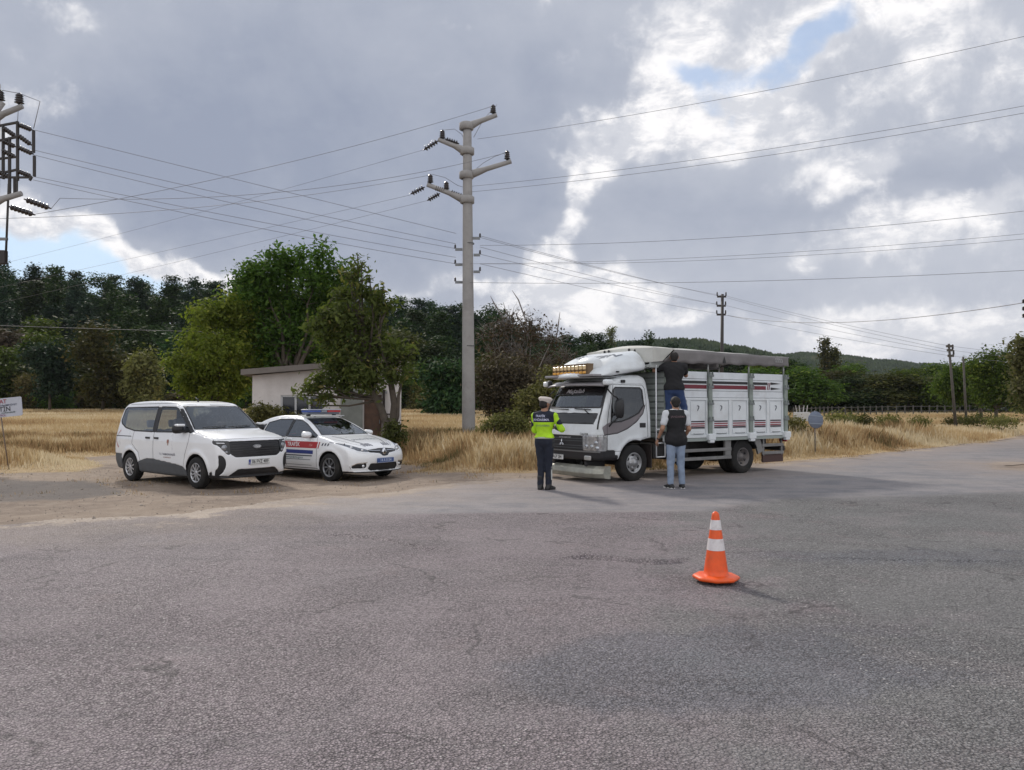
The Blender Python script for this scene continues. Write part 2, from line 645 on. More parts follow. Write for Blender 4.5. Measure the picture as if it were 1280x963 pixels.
def base_h(X, Y):
    X = np.asarray(X, dtype=float); Y = np.asarray(Y, dtype=float)
    h = np.zeros(np.broadcast(X, Y).shape)
    # gravel apron on the left sinks a little
    h = h - 0.105 * sstep(-X, 1.0, 3.2) * sstep(Y, 13.0, 15.6) * (1 - sstep(Y, 26, 36))
    # verge and fields lie slightly above the road
    g = poly_sdf(X, Y, LEFTGRASS)
    h = h + 0.18 * sstep(-g, 0.0, 2.5) * sstep(Y, 5, 18)
    h = h + 0.9 * sstep(Y, 34, 85) * sstep(-X, -6, 6) + 0.5 * sstep(Y, 40, 95) * sstep(X, 6, 14)
    return h + hill_h(X, Y)


def ground_h(X, Y):
    X = np.asarray(X, dtype=float); Y = np.asarray(Y, dtype=float)
    h = base_h(X, Y)
    bump = (fbm(X * 1.3, Y * 1.3, 4, 3) - 0.5) * 0.045
    r = poly_sdf(X, Y, ROAD)
    off = sstep(r, -0.3, 1.2)
    h = h + bump * off - 0.06 * (1 - sstep(r, -0.6, -0.1))
    return h


def gz(x, y):
    return float(base_h(np.array([x]), np.array([y]))[0])


def grid_mesh(name, xs, ys, hfun, mat, attrs=None, keep=None):
    X, Y = np.meshgrid(xs, ys)
    Z = hfun(X, Y)
    V = np.stack([X.ravel(), Y.ravel(), Z.ravel()], 1)
    nx, ny = len(xs), len(ys)
    i, j = np.meshgrid(np.arange(nx - 1), np.arange(ny - 1))
    a = (j * nx + i).ravel()
    F = np.stack([a, a + 1, a + nx + 1, a + nx], 1)
    if keep is not None:
        K = keep(X, Y).ravel()
        F = F[K[F].all(axis=1)]
        used = np.unique(F)
        rem = np.full(len(V), -1); rem[used] = np.arange(len(used))
        F = rem[F]; V = V[used]
        X = X.ravel()[used]; Y = Y.ravel()[used]
    at = {k: f(X, Y).ravel() for k, f in (attrs or {}).items()}
    return mesh_np(name, V, F, mat, attrs=at)


def axis(segs):
    out = []
    for a, b, st in segs:
        out.append(np.arange(a, b, st))
    out.append([segs[-1][1]])
    return np.unique(np.round(np.concatenate(out), 4))


def dirt_nodes(t, pos):
    """shared look of the bare soil and gravel: returns colour, height"""
    n1 = t.noise(pos, 0.35, 5, 0.6)
    n2 = t.noise(pos, 3.5, 6, 0.65)
    n3 = t.noise(pos, 38.0, 4, 0.7)
    c = t.ramp(n1, [(0.32, (0.175, 0.138, 0.112)), (0.5, (0.265, 0.210, 0.165)), (0.68, (0.34, 0.272, 0.212))])
    c = t.mix(t.smooth(n2, 0.42, 0.68, 0, 0.55), c, (0.37, 0.305, 0.245))
    c = t.mix(t.smooth(n3, 0.52, 0.70, 0, 0.5), c, (0.10, 0.082, 0.070))
    vo = t.n('ShaderNodeTexVoronoi'); vo.inputs['Scale'].default_value = 24.0
    t.link(pos, vo.inputs['Vector'])
    st = t.smooth(vo.outputs['Distance'], 0.10, 0.22, 1.0, 0.0)
    sel = t.n('ShaderNodeSeparateColor'); t.link(vo.outputs['Color'], sel.inputs[0])
    st = t.math('MULTIPLY', st, t.smooth(sel.outputs[0], 0.6, 0.75))
    c = t.mix(st, c, (0.38, 0.34, 0.29))
    hgt = t.math('ADD', t.math('MULTIPLY', n2, 0.6), t.math('ADD', t.math('MULTIPLY', n3, 0.35), t.math('MULTIPLY', st, 0.25)))
    return c, hgt


def mat_ground():
    m = bpy.data.materials.new('ground_soil'); m.use_nodes = True
    t = NT(m.node_tree)
    out = t.n('ShaderNodeOutputMaterial'); b = t.n('ShaderNodeBsdfPrincipled')
    t.link(b.outputs[0], out.inputs[0])
    geo = t.n('ShaderNodeNewGeometry'); pos = geo.outputs['Position']
    c, hgt = dirt_nodes(t, pos)
    # a darker stony heap of grit on the far left
    dk = t.n('ShaderNodeAttribute', attribute_name='grit').outputs['Fac']
    nn = t.noise(pos, 1.6, 5, 0.6)
    c = t.mix(t.smooth(t.math('ADD', dk, t.math('SUBTRACT', nn, 0.5)), 0.3, 0.8, 0, 0.75), c, (0.125, 0.118, 0.115))
    gr = t.n('ShaderNodeAttribute', attribute_name='grass').outputs['Fac']
    n4 = t.noise(pos, 0.12, 5, 0.6); n5 = t.noise(pos, 2.4, 5, 0.65)
    straw = t.ramp(n4, [(0.30, (0.24, 0.17, 0.10)), (0.48, (0.37, 0.27, 0.155)), (0.62, (0.46, 0.35, 0.21)), (0.75, (0.33, 0.21, 0.13))])
    straw = t.mix(t.smooth(n5, 0.4, 0.7, 0, 0.5), straw, (0.17, 0.125, 0.07))
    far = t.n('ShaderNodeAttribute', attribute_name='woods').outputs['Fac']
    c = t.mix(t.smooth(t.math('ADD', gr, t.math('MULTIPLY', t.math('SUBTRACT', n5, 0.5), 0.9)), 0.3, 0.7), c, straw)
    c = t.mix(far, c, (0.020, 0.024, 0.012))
    t.link(c, b.inputs['Base Color'])
    b.inputs['Roughness'].default_value = 0.95
    b.inputs['Specular IOR Level'].default_value = 0.15
    bp = t.n('ShaderNodeBump'); bp.inputs['Strength'].default_value = 0.9; bp.inputs['Distance'].default_value = 0.03
    t.link(hgt, bp.inputs['Height']); t.link(bp.outputs[0], b.inputs['Normal'])
    return m


def mat_road():
    m = bpy.data.materials.new('road_asphalt'); m.use_nodes = True
    t = NT(m.node_tree)
    out = t.n('ShaderNodeOutputMaterial'); b = t.n('ShaderNodeBsdfPrincipled')
    t.link(b.outputs[0], out.inputs[0])
    geo = t.n('ShaderNodeNewGeometry'); pos = geo.outputs['Position']
    A = lambda nm: t.n('ShaderNodeAttribute', attribute_name=nm).outputs['Fac']
    edge, smo, blu = A('edge'), A('smoothed'), A('bluish')
    pinky = A('pinkish')
    # slow colour drift: pinkish dust, neutral, blue-grey fresh tar
    n0 = t.noise(pos, 0.28, 4, 0.55, 0.4)
    n1 = t.noise(pos, 1.3, 5, 0.6, 0.5)
    n2 = t.noise(pos, 9.0, 5, 0.65)
    wv = t.n('ShaderNodeMapping'); t.link(pos, wv.inputs[0])
    wv.inputs['Scale'].default_value = (0.25, 1.6, 1.0)
    wv.inputs['Rotation'].default_value = (0, 0, R(9))
    ns = t.noise(wv.outputs[0], 1.4, 5, 0.6, 0.6)
    c1 = t.ramp(n0, [(0.30, (0.245, 0.206, 0.220)), (0.50, (0.275, 0.235, 0.244)), (0.70, (0.238, 0.210, 0.220))])
    c2 = t.ramp(n0, [(0.30, (0.184, 0.182, 0.178)), (0.50, (0.212, 0.208, 0.204)), (0.70, (0.192, 0.194, 0.190))])
    c = t.mix(t.smooth(t.math('ADD', pinky, t.math('MULTIPLY', t.math('SUBTRACT', n1, 0.5), 1.4)), 0.2, 0.8), c2, c1)
    nt = t.noise(pos, 0.75, 6, 0.62, 1.2)
    c = t.mix(t.smooth(nt, 0.57, 0.74, 0, 0.28), c, (0.165, 0.152, 0.160))
    c = t.mix(t.smooth(nt, 0.47, 0.36, 0, 0.30), c, (0.300, 0.262, 0.265))
    drift = t.math('ADD', t.math('MULTIPLY', t.math('SUBTRACT', n1, 0.5), 1.0), blu)
    c = t.mix(t.smooth(drift, 0.36, 0.62, 0, 0.62), c, (0.155, 0.162, 0.185))
    c = t.mix(t.smooth(ns, 0.52, 0.72, 0, 0.4), c, (0.150, 0.140, 0.146))
    # fine cracks wandering through the surface
    cw = t.n('ShaderNodeVectorMath', operation='ADD'); t.link(pos, cw.inputs[0])
    cn = t.n('ShaderNodeTexNoise'); cn.inputs['Scale'].default_value = 2.2; cn.inputs['Detail'].default_value = 5; t.link(pos, cn.inputs['Vector'])
    cs = t.n('ShaderNodeVectorMath', operation='SCALE'); cs.inputs['Scale'].default_value = 0.7; t.link(cn.outputs['Color'], cs.inputs[0]); t.link(cs.outputs[0], cw.inputs[1])
    cv_ = t.n('ShaderNodeTexVoronoi'); cv_.feature = 'DISTANCE_TO_EDGE'; cv_.inputs['Scale'].default_value = 0.42; t.link(cw.outputs[0], cv_.inputs['Vector'])
    crack = t.smooth(cv_.outputs['Distance'], 0.003, 0.012, 1.0, 0.0)
    crack = t.math('MULTIPLY', crack, t.smooth(n1, 0.46, 0.60))
    c = t.mix(t.smooth(n1, 0.58, 0.72, 0, 0.35), c, (0.255, 0.195, 0.192))
    c = t.mix(t.smooth(n2, 0.50, 0.8, 0, 0.25), c, (0.12, 0.11, 0.112))
    # chippings
    v1 = t.n('ShaderNodeTexVoronoi'); v1.inputs['Scale'].default_value = 62.0; t.link(pos, v1.inputs['Vector'])
    v2 = t.n('ShaderNodeTexVoronoi'); v2.inputs['Scale'].default_value = 27.0; t.link(pos, v2.inputs['Vector'])
    sc = t.n('ShaderNodeSeparateColor'); t.link(v1.outputs['Color'], sc.inputs[0])
    sc2 = t.n('ShaderNodeSeparateColor'); t.link(v2.outputs['Color'], sc2.inputs[0])
    chip = t.smooth(v1.outputs['Distance'], 0.25, 0.75, 1.0, 0.0)
    rawamp = t.math('MULTIPLY', t.math('MULTIPLY_ADD', smo, -0.72, 1.0), t.smooth(t.noise(pos, 0.6, 5, 0.6, 0.8), 0.38, 0.62, 0.75, 1.10))
    c = t.mix(t.math('MULTIPLY', t.smooth(v1.outputs['Distance'], 0.42, 0.72), t.math('MULTIPLY', rawamp, 0.62)), c, (0.075, 0.066, 0.068))
    val = t.math('MULTIPLY_ADD', sc.outputs[0], 0.85, 0.60)
    vc = t.n('ShaderNodeCombineColor'); [t.link(val, vc.inputs[i]) for i in range(3)]
    c = t.mix(rawamp, c, t.mix(1.0, c, vc.outputs[0], 'MULTIPLY'))
    wst = t.math('MULTIPLY', t.smooth(sc2.outputs[1], 0.74, 0.84), t.smooth(v2.outputs['Distance'], 0.14, 0.30, 1.0, 0.0))
    dens = t.smooth(t.noise(pos, 0.5, 4, 0.6), 0.40, 0.62, 0.25, 1.0)
    c = t.mix(t.math('MULTIPLY', t.math('MULTIPLY', wst, rawamp), dens), c, (0.62, 0.59, 0.57))
    c = t.mix(t.math('MULTIPLY', crack, 0.6), c, (0.055, 0.050, 0.050))
    smo = t.smooth(t.math('ADD', smo, t.math('MULTIPLY', t.math('SUBTRACT', n2, 0.5), 1.1)), 0.25, 0.75)
    # smoother strip: grey with a brushed look
    sg = t.mix(t.smooth(n1, 0.35, 0.65), (0.175, 0.172, 0.184), (0.255, 0.238, 0.240))
    sg = t.mix(t.smooth(ns, 0.46, 0.62, 0, 0.5), sg, (0.30, 0.27, 0.255))
    sg = t.mix(t.smooth(n2, 0.45, 0.75, 0, 0.4), sg, (0.16, 0.152, 0.155))
    c = t.mix(t.math('MULTIPLY', smo, 0.85), c, sg)
    # dusty verge
    dcol, dh = dirt_nodes(t, pos)
    e = t.math('ADD', edge, t.math('MULTIPLY', t.math('SUBTRACT', t.noise(pos, 0.7, 7, 0.72), 0.5), 5.0))
    e = t.math('ADD', e, t.math('MULTIPLY', t.math('SUBTRACT', n2, 0.5), 0.5))
    ef = t.smooth(e, -0.75, -0.15)
    dusty = t.smooth(e, -3.2, -0.3, 0.0, 0.6)
    c = t.mix(dusty, c, (0.290, 0.238, 0.205))
    c = t.mix(ef, c, dcol)
    t.link(c, b.inputs['Base Color'])
    t.link(t.math('MULTIPLY_ADD', sc.outputs[1], 0.3, 0.62), b.inputs['Roughness'])
    b.inputs['Specular IOR Level'].default_value = 0.35
    h1 = t.math('MULTIPLY', t.math('ADD', chip, t.math('MULTIPLY', sc.outputs[2], 0.6)), rawamp)
    h1 = t.math('ADD', h1, t.math('MULTIPLY', n2, 0.8))
    h1 = t.math('ADD', h1, t.math('MULTIPLY', wst, 0.8))
    h = t.mix(ef, h1, dh)
    bp = t.n('ShaderNodeBump'); bp.inputs['Strength'].default_value = 1.0; bp.inputs['Distance'].default_value = 0.011
    t.link(h, bp.inputs['Height']); t.link(bp.outputs[0], b.inputs['Normal'])
    return m


def build_ground():
    xs = axis([(-1500, -300, 100), (-300, -60, 12), (-60, -18, 1.5), (-18, 14, 0.16), (14, 45, 0.8), (45, 300, 12), (300, 1500, 100)])
    ys = axis([(-400, -20, 40), (-20, 5, 2.0), (5, 30, 0.16), (30, 60, 0.7), (60, 300, 5), (300, 2400, 100)])
    grit = lambda X, Y: (1 - sstep(poly_sdf(X, Y, [(-14, 12.2), (-7.6, 13.2), (-7.4, 15.2), (-9.5, 17.6), (-16, 18.6)]), -0.5, 0.8)) * 0.8
    o = grid_mesh('ground', xs, ys, ground_h, mat_ground(), {
        'grass': lambda X, Y: sstep(-poly_sdf(X, Y, LEFTGRASS), -0.4, 0.5),
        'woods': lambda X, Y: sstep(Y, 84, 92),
        'grit': grit})
    tag(o, kind='structure')
    xs = axis([(-40, -14, 1.0), (-14, 16, 0.07), (16, 40, 0.5), (40, 120, 5.0)])
    ys = axis([(-30, 2.0, 1.0), (2.0, 7.2, 0.06), (7.2, 11.2, 0.03), (11.2, 24, 0.07), (24, 82, 0.5)])

    # raised edges of old surface layers: the near side of each line is lower
    lips = [([(-1.45, 8.15), (-1.25, 7.95), (-1.0, 8.0), (-0.75, 8.1)], 0.020, 0.35),
            (None, 0, 0)]
    L1 = [tuple(G(a, b))[:2] for a, b in [(395, 668), (440, 670), (480, 675), (510, 682), (530, 687), (550, 688)]]
    L2 = [tuple(G(a, b))[:2] for a, b in [(700, 698), (740, 697), (785, 701), (820, 704), (850, 702), (864, 696)]]
    L3 = [tuple(G(a, b))[:2] for a, b in [(590, 697), (620, 700), (645, 697)]]
    L4 = [tuple(G(a, b))[:2] for a, b in [(1010, 699), (1100, 701), (1190, 703), (1280, 704), (1400, 708)]]
    LL = [(L1, 0.022, 0.8), (L2, 0.034, 0.9), (L3, 0.016, 0.5), (L4, 0.012, 0.9)]

    def road_h(X, Y):
        h = base_h(X, Y) + 0.004 + (fbm(X * 0.5, Y * 0.5, 3, 9) - 0.5) * 0.035 * sstep(Y, 4, 7)
        for pts, amp, fall in LL:
            px = np.array([p[0] for p in pts]); py = np.array([p[1] for p in pts])
            yl = np.interp(X, px, py) + (fbm(X * 9, X * 0 + 3.3, 3, 21) - 0.5) * 0.07
            span = sstep(X, px[0] - 0.05, px[0] + 0.25) * (1 - sstep(X, px[-1] - 0.2, px[-1] + 0.03))
            dd = Y - yl
            h = h + amp * span * sstep(dd, -0.03, 0.03) * (1 - sstep(dd, 0.0, fall)) - amp * 0.3 * span * (1 - sstep(-dd, 0.0, 0.25)) * (dd < 0)
        # the thin step where the newer strip begins
        s = poly_sdf(X, Y, SMOOTH)
        h = h + 0.006 * sstep(-s, -0.03, 0.03)
        return h

    blue = lambda X, Y: (np.exp(-(((X - 1.3) / 1.1) ** 2 + ((Y - 5.0) / 0.9) ** 2)) * 0.7 + np.exp(-(((X - 4.5) / 3.0) ** 2 + ((Y - 8.3) / 0.8) ** 2)) * 0.6
                         + np.exp(-(((X - 0.3) / 0.9) ** 2 + ((Y - 4.5) / 0.5) ** 2)) * 0.5 + np.exp(-(((X - 3.5) / 2.5) ** 2 + ((Y - 5) / 2.0) ** 2)) * 0.35
                         + np.exp(-(((X - 6.5) / 3.5) ** 2 + ((Y - 14.0) / 1.6) ** 2)) * 0.4)
    road = grid_mesh('road', xs, ys, road_h, mat_road(), {
        'edge': lambda X, Y: poly_sdf(X, Y, ROAD),
        'smoothed': lambda X, Y: sstep(-poly_sdf(X, Y, SMOOTH), -0.25 - .5 * sstep(-X, 0, 3) - .8 * sstep(X, 3, 6), 0.12),
        'bluish': blue,
        'pinkish': lambda X, Y: sstep(2.2 - X + (Y - 7) * .2, -2.5, 3.0)}, keep=lambda X, Y: poly_sdf(X, Y, ROAD) + (fbm(X * 2, Y * 2, 3, 2) - 0.5) * 0.5 < 0.15)
    tag(road, kind='structure')


build_ground()


# far hills
def build_far_hills():
    m = bpy.data.materials.new('far_hill_woods'); m.use_nodes = True
    t = NT(m.node_tree)
    out = t.n('ShaderNodeOutputMaterial'); b = t.n('ShaderNodeBsdfPrincipled'); t.link(b.outputs[0], out.inputs[0])
    geo = t.n('ShaderNodeNewGeometry')
    n1 = t.noise(geo.outputs['Position'], 0.012, 5, 0.6); n2 = t.noise(geo.outputs['Position'], 0.12, 4, 0.7)
    c = t.ramp(n1, [(0.35, (0.035, 0.052, 0.028)), (0.6, (0.062, 0.082, 0.038)), (0.72, (0.12, 0.11, 0.065))])
    c = t.mix(t.smooth(n2, 0.45, 0.65, 0, 0.7), c, (0.018, 0.028, 0.016))
    t.link(c, b.inputs['Base Color']); b.inputs['Roughness'].default_value = 1.0
    b.inputs['Specular IOR Level'].default_value = 0.0
    ridge1 = [(-400, 480), (600, 450), (740, 440), (800, 433), (852, 429), (880, 431), (905, 436), (930, 441), (962, 449), (1010, 464), (1100, 482)]
    ridge2 = [(820, 474), (900, 458), (960, 447), (1000, 443), (1040, 445), (1090, 450), (1150, 458), (1190, 463), (1230, 467), (1400, 474), (1900, 484)]
    for ridge, D, lab in ((ridge1, 620.0, 1), (ridge2, 900.0, 2)):
        pts = [P(a, b, D) for a, b in ridge]
        xs = np.linspace(pts[0].x, pts[-1].x, 260)
        top = np.interp(xs, [p.x for p in pts], [p.z for p in pts]) + (fbm(xs * 0.02, xs * 0 + lab, 4, 3) - 0.5) * 6
        vs = np.linspace(0, 1, 26)
        V = []
        for v in vs:
            hh = top * math.sin(v * math.pi / 2)
            y = D - 260 * (1 - v) + (fbm(xs * 0.008, xs * 0 + v * 4, 3, 4) - 0.5) * 50 * (1 - v)
            V.append(np.stack([xs * (y / D), y, hh - 2], 1))
        V.append(np.stack([xs * ((D + 160) / D), np.full_like(xs, D + 160), -2 + 0 * xs], 1))
        V = np.concatenate(V); nx = len(xs)
        i, j = np.meshgrid(np.arange(nx - 1), np.arange(len(vs)))
        a = (j * nx + i).ravel()
        o = mesh_np('hills', V, np.stack([a, a + 1, a + nx + 1, a + nx], 1), m)
        tag(o, kind='structure')
        # wood on the hill: small crowns as a mass
        n = 15000
        uu = RNG.random(n) ** 1; vv = 1 - RNG.random(n) ** 1.6 * 0.9
        x = xs[0] + uu * (xs[-1] - xs[0])
        tp = np.interp(x, xs, top)
        y = D - 260 * (1 - vv)
        z = tp * np.sin(vv * math.pi / 2) - 2
        x = x * y / D
        hgt = RNG.uniform(3, 6.0, n); w = RNG.uniform(1.6, 3.2, n)
        base = np.stack([x, y, z], 1)
        ang = RNG.uniform(0, math.pi, n)
        Vs = []; Fs = []
        for kk in range(5):
            a = ang + kk * 2 * math.pi / 5
            Vs.append(base + np.stack([np.cos(a) * w, np.sin(a) * w, hgt * 0.35], 1))
        topv = base + np.stack([0 * x, 0 * x, hgt], 1)
        Vall = np.stack(Vs + [topv], 1).reshape(-1, 3)
        idx = np.arange(n)[:, None] * 6
        F = np.concatenate([idx + np.array([[k, (k + 1) % 5, 5]]) for k in range(5)])
        o = mesh_np('distant_woods', Vall, F, m, smooth=False)
        tag(o, 'far wooded hillside seen as one dark mass', None, kind='stuff')


build_far_hills()


def build_haze():
    """thin air between the camera and the far hills"""
    m = bpy.data.materials.new('haze_air'); m.use_nodes = True
    t = NT(m.node_tree)
    out = t.n('ShaderNodeOutputMaterial')
    pv = t.n('ShaderNodeVolumePrincipled')
    pv.inputs['Color'].default_value = (0.80, 0.86, 0.95, 1)
    pv.inputs['Density'].default_value = 0.00010
    t.link(pv.outputs[0], out.inputs['Volume'])
    b = MB(); b.box((0, 300, 68), (4200, 3400, 142))
    o = b.build('haze', m)
    tag(o, kind='stuff')


if HAZE:
    build_haze()
# ------------------------------------------------------------------ implicit surfaces -> mesh
def surfnets(F, o, h, smooth=1):
    s = F < 0
    nx, ny, nz = F.shape
    c = np.zeros((nx - 1, ny - 1, nz - 1), dtype=np.int8)
    for a in (0, 1):
        for b in (0, 1):
            for d in (0, 1):
                c += s[a:nx - 1 + a, b:ny - 1 + b, d:nz - 1 + d]
    mixed = (c > 0) & (c < 8)
    ci = np.argwhere(mixed)
    idx = np.full(mixed.shape, -1, dtype=np.int64)
    idx[mixed] = np.arange(len(ci))
    acc = np.zeros((len(ci), 3)); cnt = np.zeros(len(ci))
    corners = [(a, b, d) for a in (0, 1) for b in (0, 1) for d in (0, 1)]
    vals = {k: F[ci[:, 0] + k[0], ci[:, 1] + k[1], ci[:, 2] + k[2]] for k in corners}
    for a in corners:
        for ax in range(3):
            if a[ax] == 0:
                b = list(a); b[ax] = 1; b = tuple(b)
                fa, fb = vals[a], vals[b]
                m = (fa < 0) != (fb < 0)
                t = fa[m] / (fa[m] - fb[m])
                p = np.tile(np.array(a, dtype=float), (m.sum(), 1)); p[:, ax] += t
                acc[m] += p; cnt[m] += 1
    V = np.array(o) + h * (ci + acc / cnt[:, None])
    quads = []
    for ax in range(3):
        sl0 = [slice(1, -1)] * 3; sl1 = [slice(1, -1)] * 3
        sl0[ax] = slice(0, -1); sl1[ax] = slice(1, None)
        m = s[tuple(sl0)] != s[tuple(sl1)]
        e = np.argwhere(m)
        off = np.array([1, 1, 1]); off[ax] = 0
        e = e + off
        ins = s[e[:, 0], e[:, 1], e[:, 2]]
        b1, b2 = (ax + 1) % 3, (ax + 2) % 3
        q = []
        for d1, d2 in ((-1, -1), (0, -1), (0, 0), (-1, 0)):
            k = e.copy(); k[:, b1] += d1; k[:, b2] += d2
            q.append(idx[k[:, 0], k[:, 1], k[:, 2]])
        q = np.stack(q, 1)
        q[~ins] = q[~ins][:, ::-1]
        quads.append(q)
    Q = np.concatenate(quads)
    for _ in range(smooth):
        acc = np.zeros_like(V); cn = np.zeros(len(V))
        for k in range(4):
            a, b = Q[:, k], Q[:, (k + 1) % 4]
            np.add.at(acc, a, V[b]); np.add.at(cn, a, 1)
            np.add.at(acc, b, V[a]); np.add.at(cn, b, 1)
        V = V * 0.5 + 0.5 * acc / np.maximum(cn, 1)[:, None]
    return V, Q


def smax(a, b, k):
    h = np.maximum(k - np.abs(a - b), 0) / k
    return np.maximum(a, b) + h * h * k * 0.25


def smin(a, b, k):
    return -smax(-a, -b, k)


def catmull(pts, n=6):
    pts = [np.array(p, dtype=float) for p in pts]
    m = len(pts); out = []
    for i in range(m):
        p0, p1, p2, p3 = pts[i - 1], pts[i], pts[(i + 1) % m], pts[(i + 2) % m]
        for k in range(n):
            t = k / n
            out.append(0.5 * ((2 * p1) + (-p0 + p2) * t + (2 * p0 - 5 * p1 + 4 * p2 - p3) * t * t + (-p0 + 3 * p1 - 3 * p2 + p3) * t ** 3))
    return out


def sdf2_sampler(poly, x0, x1, z0, z1, h):
    xs = np.arange(x0, x1, h); zs = np.arange(z0, z1, h)
    X, Z = np.meshgrid(xs, zs, indexing='ij')
    S = poly_sdf(X, Z, poly)

    def f(x, z):
        u = np.clip((x - x0) / h, 0, len(xs) - 1.001); v = np.clip((z - z0) / h, 0, len(zs) - 1.001)
        i = u.astype(int); j = v.astype(int); a = u - i; b = v - j
        return (S[i, j] * (1 - a) + S[i + 1, j] * a) * (1 - b) + (S[i, j + 1] * (1 - a) + S[i + 1, j + 1] * a) * b
    return f


def face_cn(V, Q):
    C = V[Q].mean(1)
    N = np.cross(V[Q[:, 2]] - V[Q[:, 0]], V[Q[:, 3]] - V[Q[:, 1]])
    N /= np.maximum(np.linalg.norm(N, axis=1), 1e-12)[:, None]
    return C, N


def inpoly(poly, X, Y):
    return poly_sdf(X, Y, poly) < 0


def shell(profile, secz, secw, planx, planw, bow_f, bow_r, arches, arch_y, h, k=0.08, xm=(0.8, -0.8), bowp=2.6, extra=None, smooth=1):
    pr = np.array(profile)
    x0, x1 = pr[:, 0].min() - 0.08, pr[:, 0].max() + 0.08
    z0, z1 = pr[:, 1].min() - 0.08, pr[:, 1].max() + 0.08
    wmax = max(secw) * max(planw) + 0.1
    samp = sdf2_sampler(profile, x0 - 0.4, x1 + 0.4, z0 - 0.1, z1 + 0.1, 0.012)
    xs = np.arange(x0, x1, h); ys = np.arange(-wmax, wmax + h, h); zs = np.arange(z0, z1, h)
    X, Y, Z = np.meshgrid(xs, ys, zs, indexing='ij')
    rel = np.clip(np.abs(Y) / (max(secw)), 0, 1.1) ** bowp
    sh = bow_f * rel * sstep(X, 0, xm[0] * 2) - bow_r * rel * sstep(-X, 0, -xm[1] * 2)
    A = samp((X + sh).ravel(), Z.ravel()).reshape(X.shape)
    w = np.interp(Z, secz, secw) * np.interp(X, planx, planw)
    for ax, az, ar in arches:
        r = np.hypot(X - ax, Z - az)
        w = w + 0.016 * np.exp(-((r - ar - 0.04) / 0.05) ** 2) * (Z < az + ar + 0.2)
    F = smax(A, np.abs(Y) - w, k)
    for ax, az, ar in arches:
        r = np.hypot(X - ax, Z - az)
        F = np.maximum(F, -np.maximum(r - ar, arch_y - np.abs(Y)))
    if extra is not None: F = extra(X, Y, Z, F)
    return surfnets(F, (xs[0], ys[0], zs[0]), h, smooth)


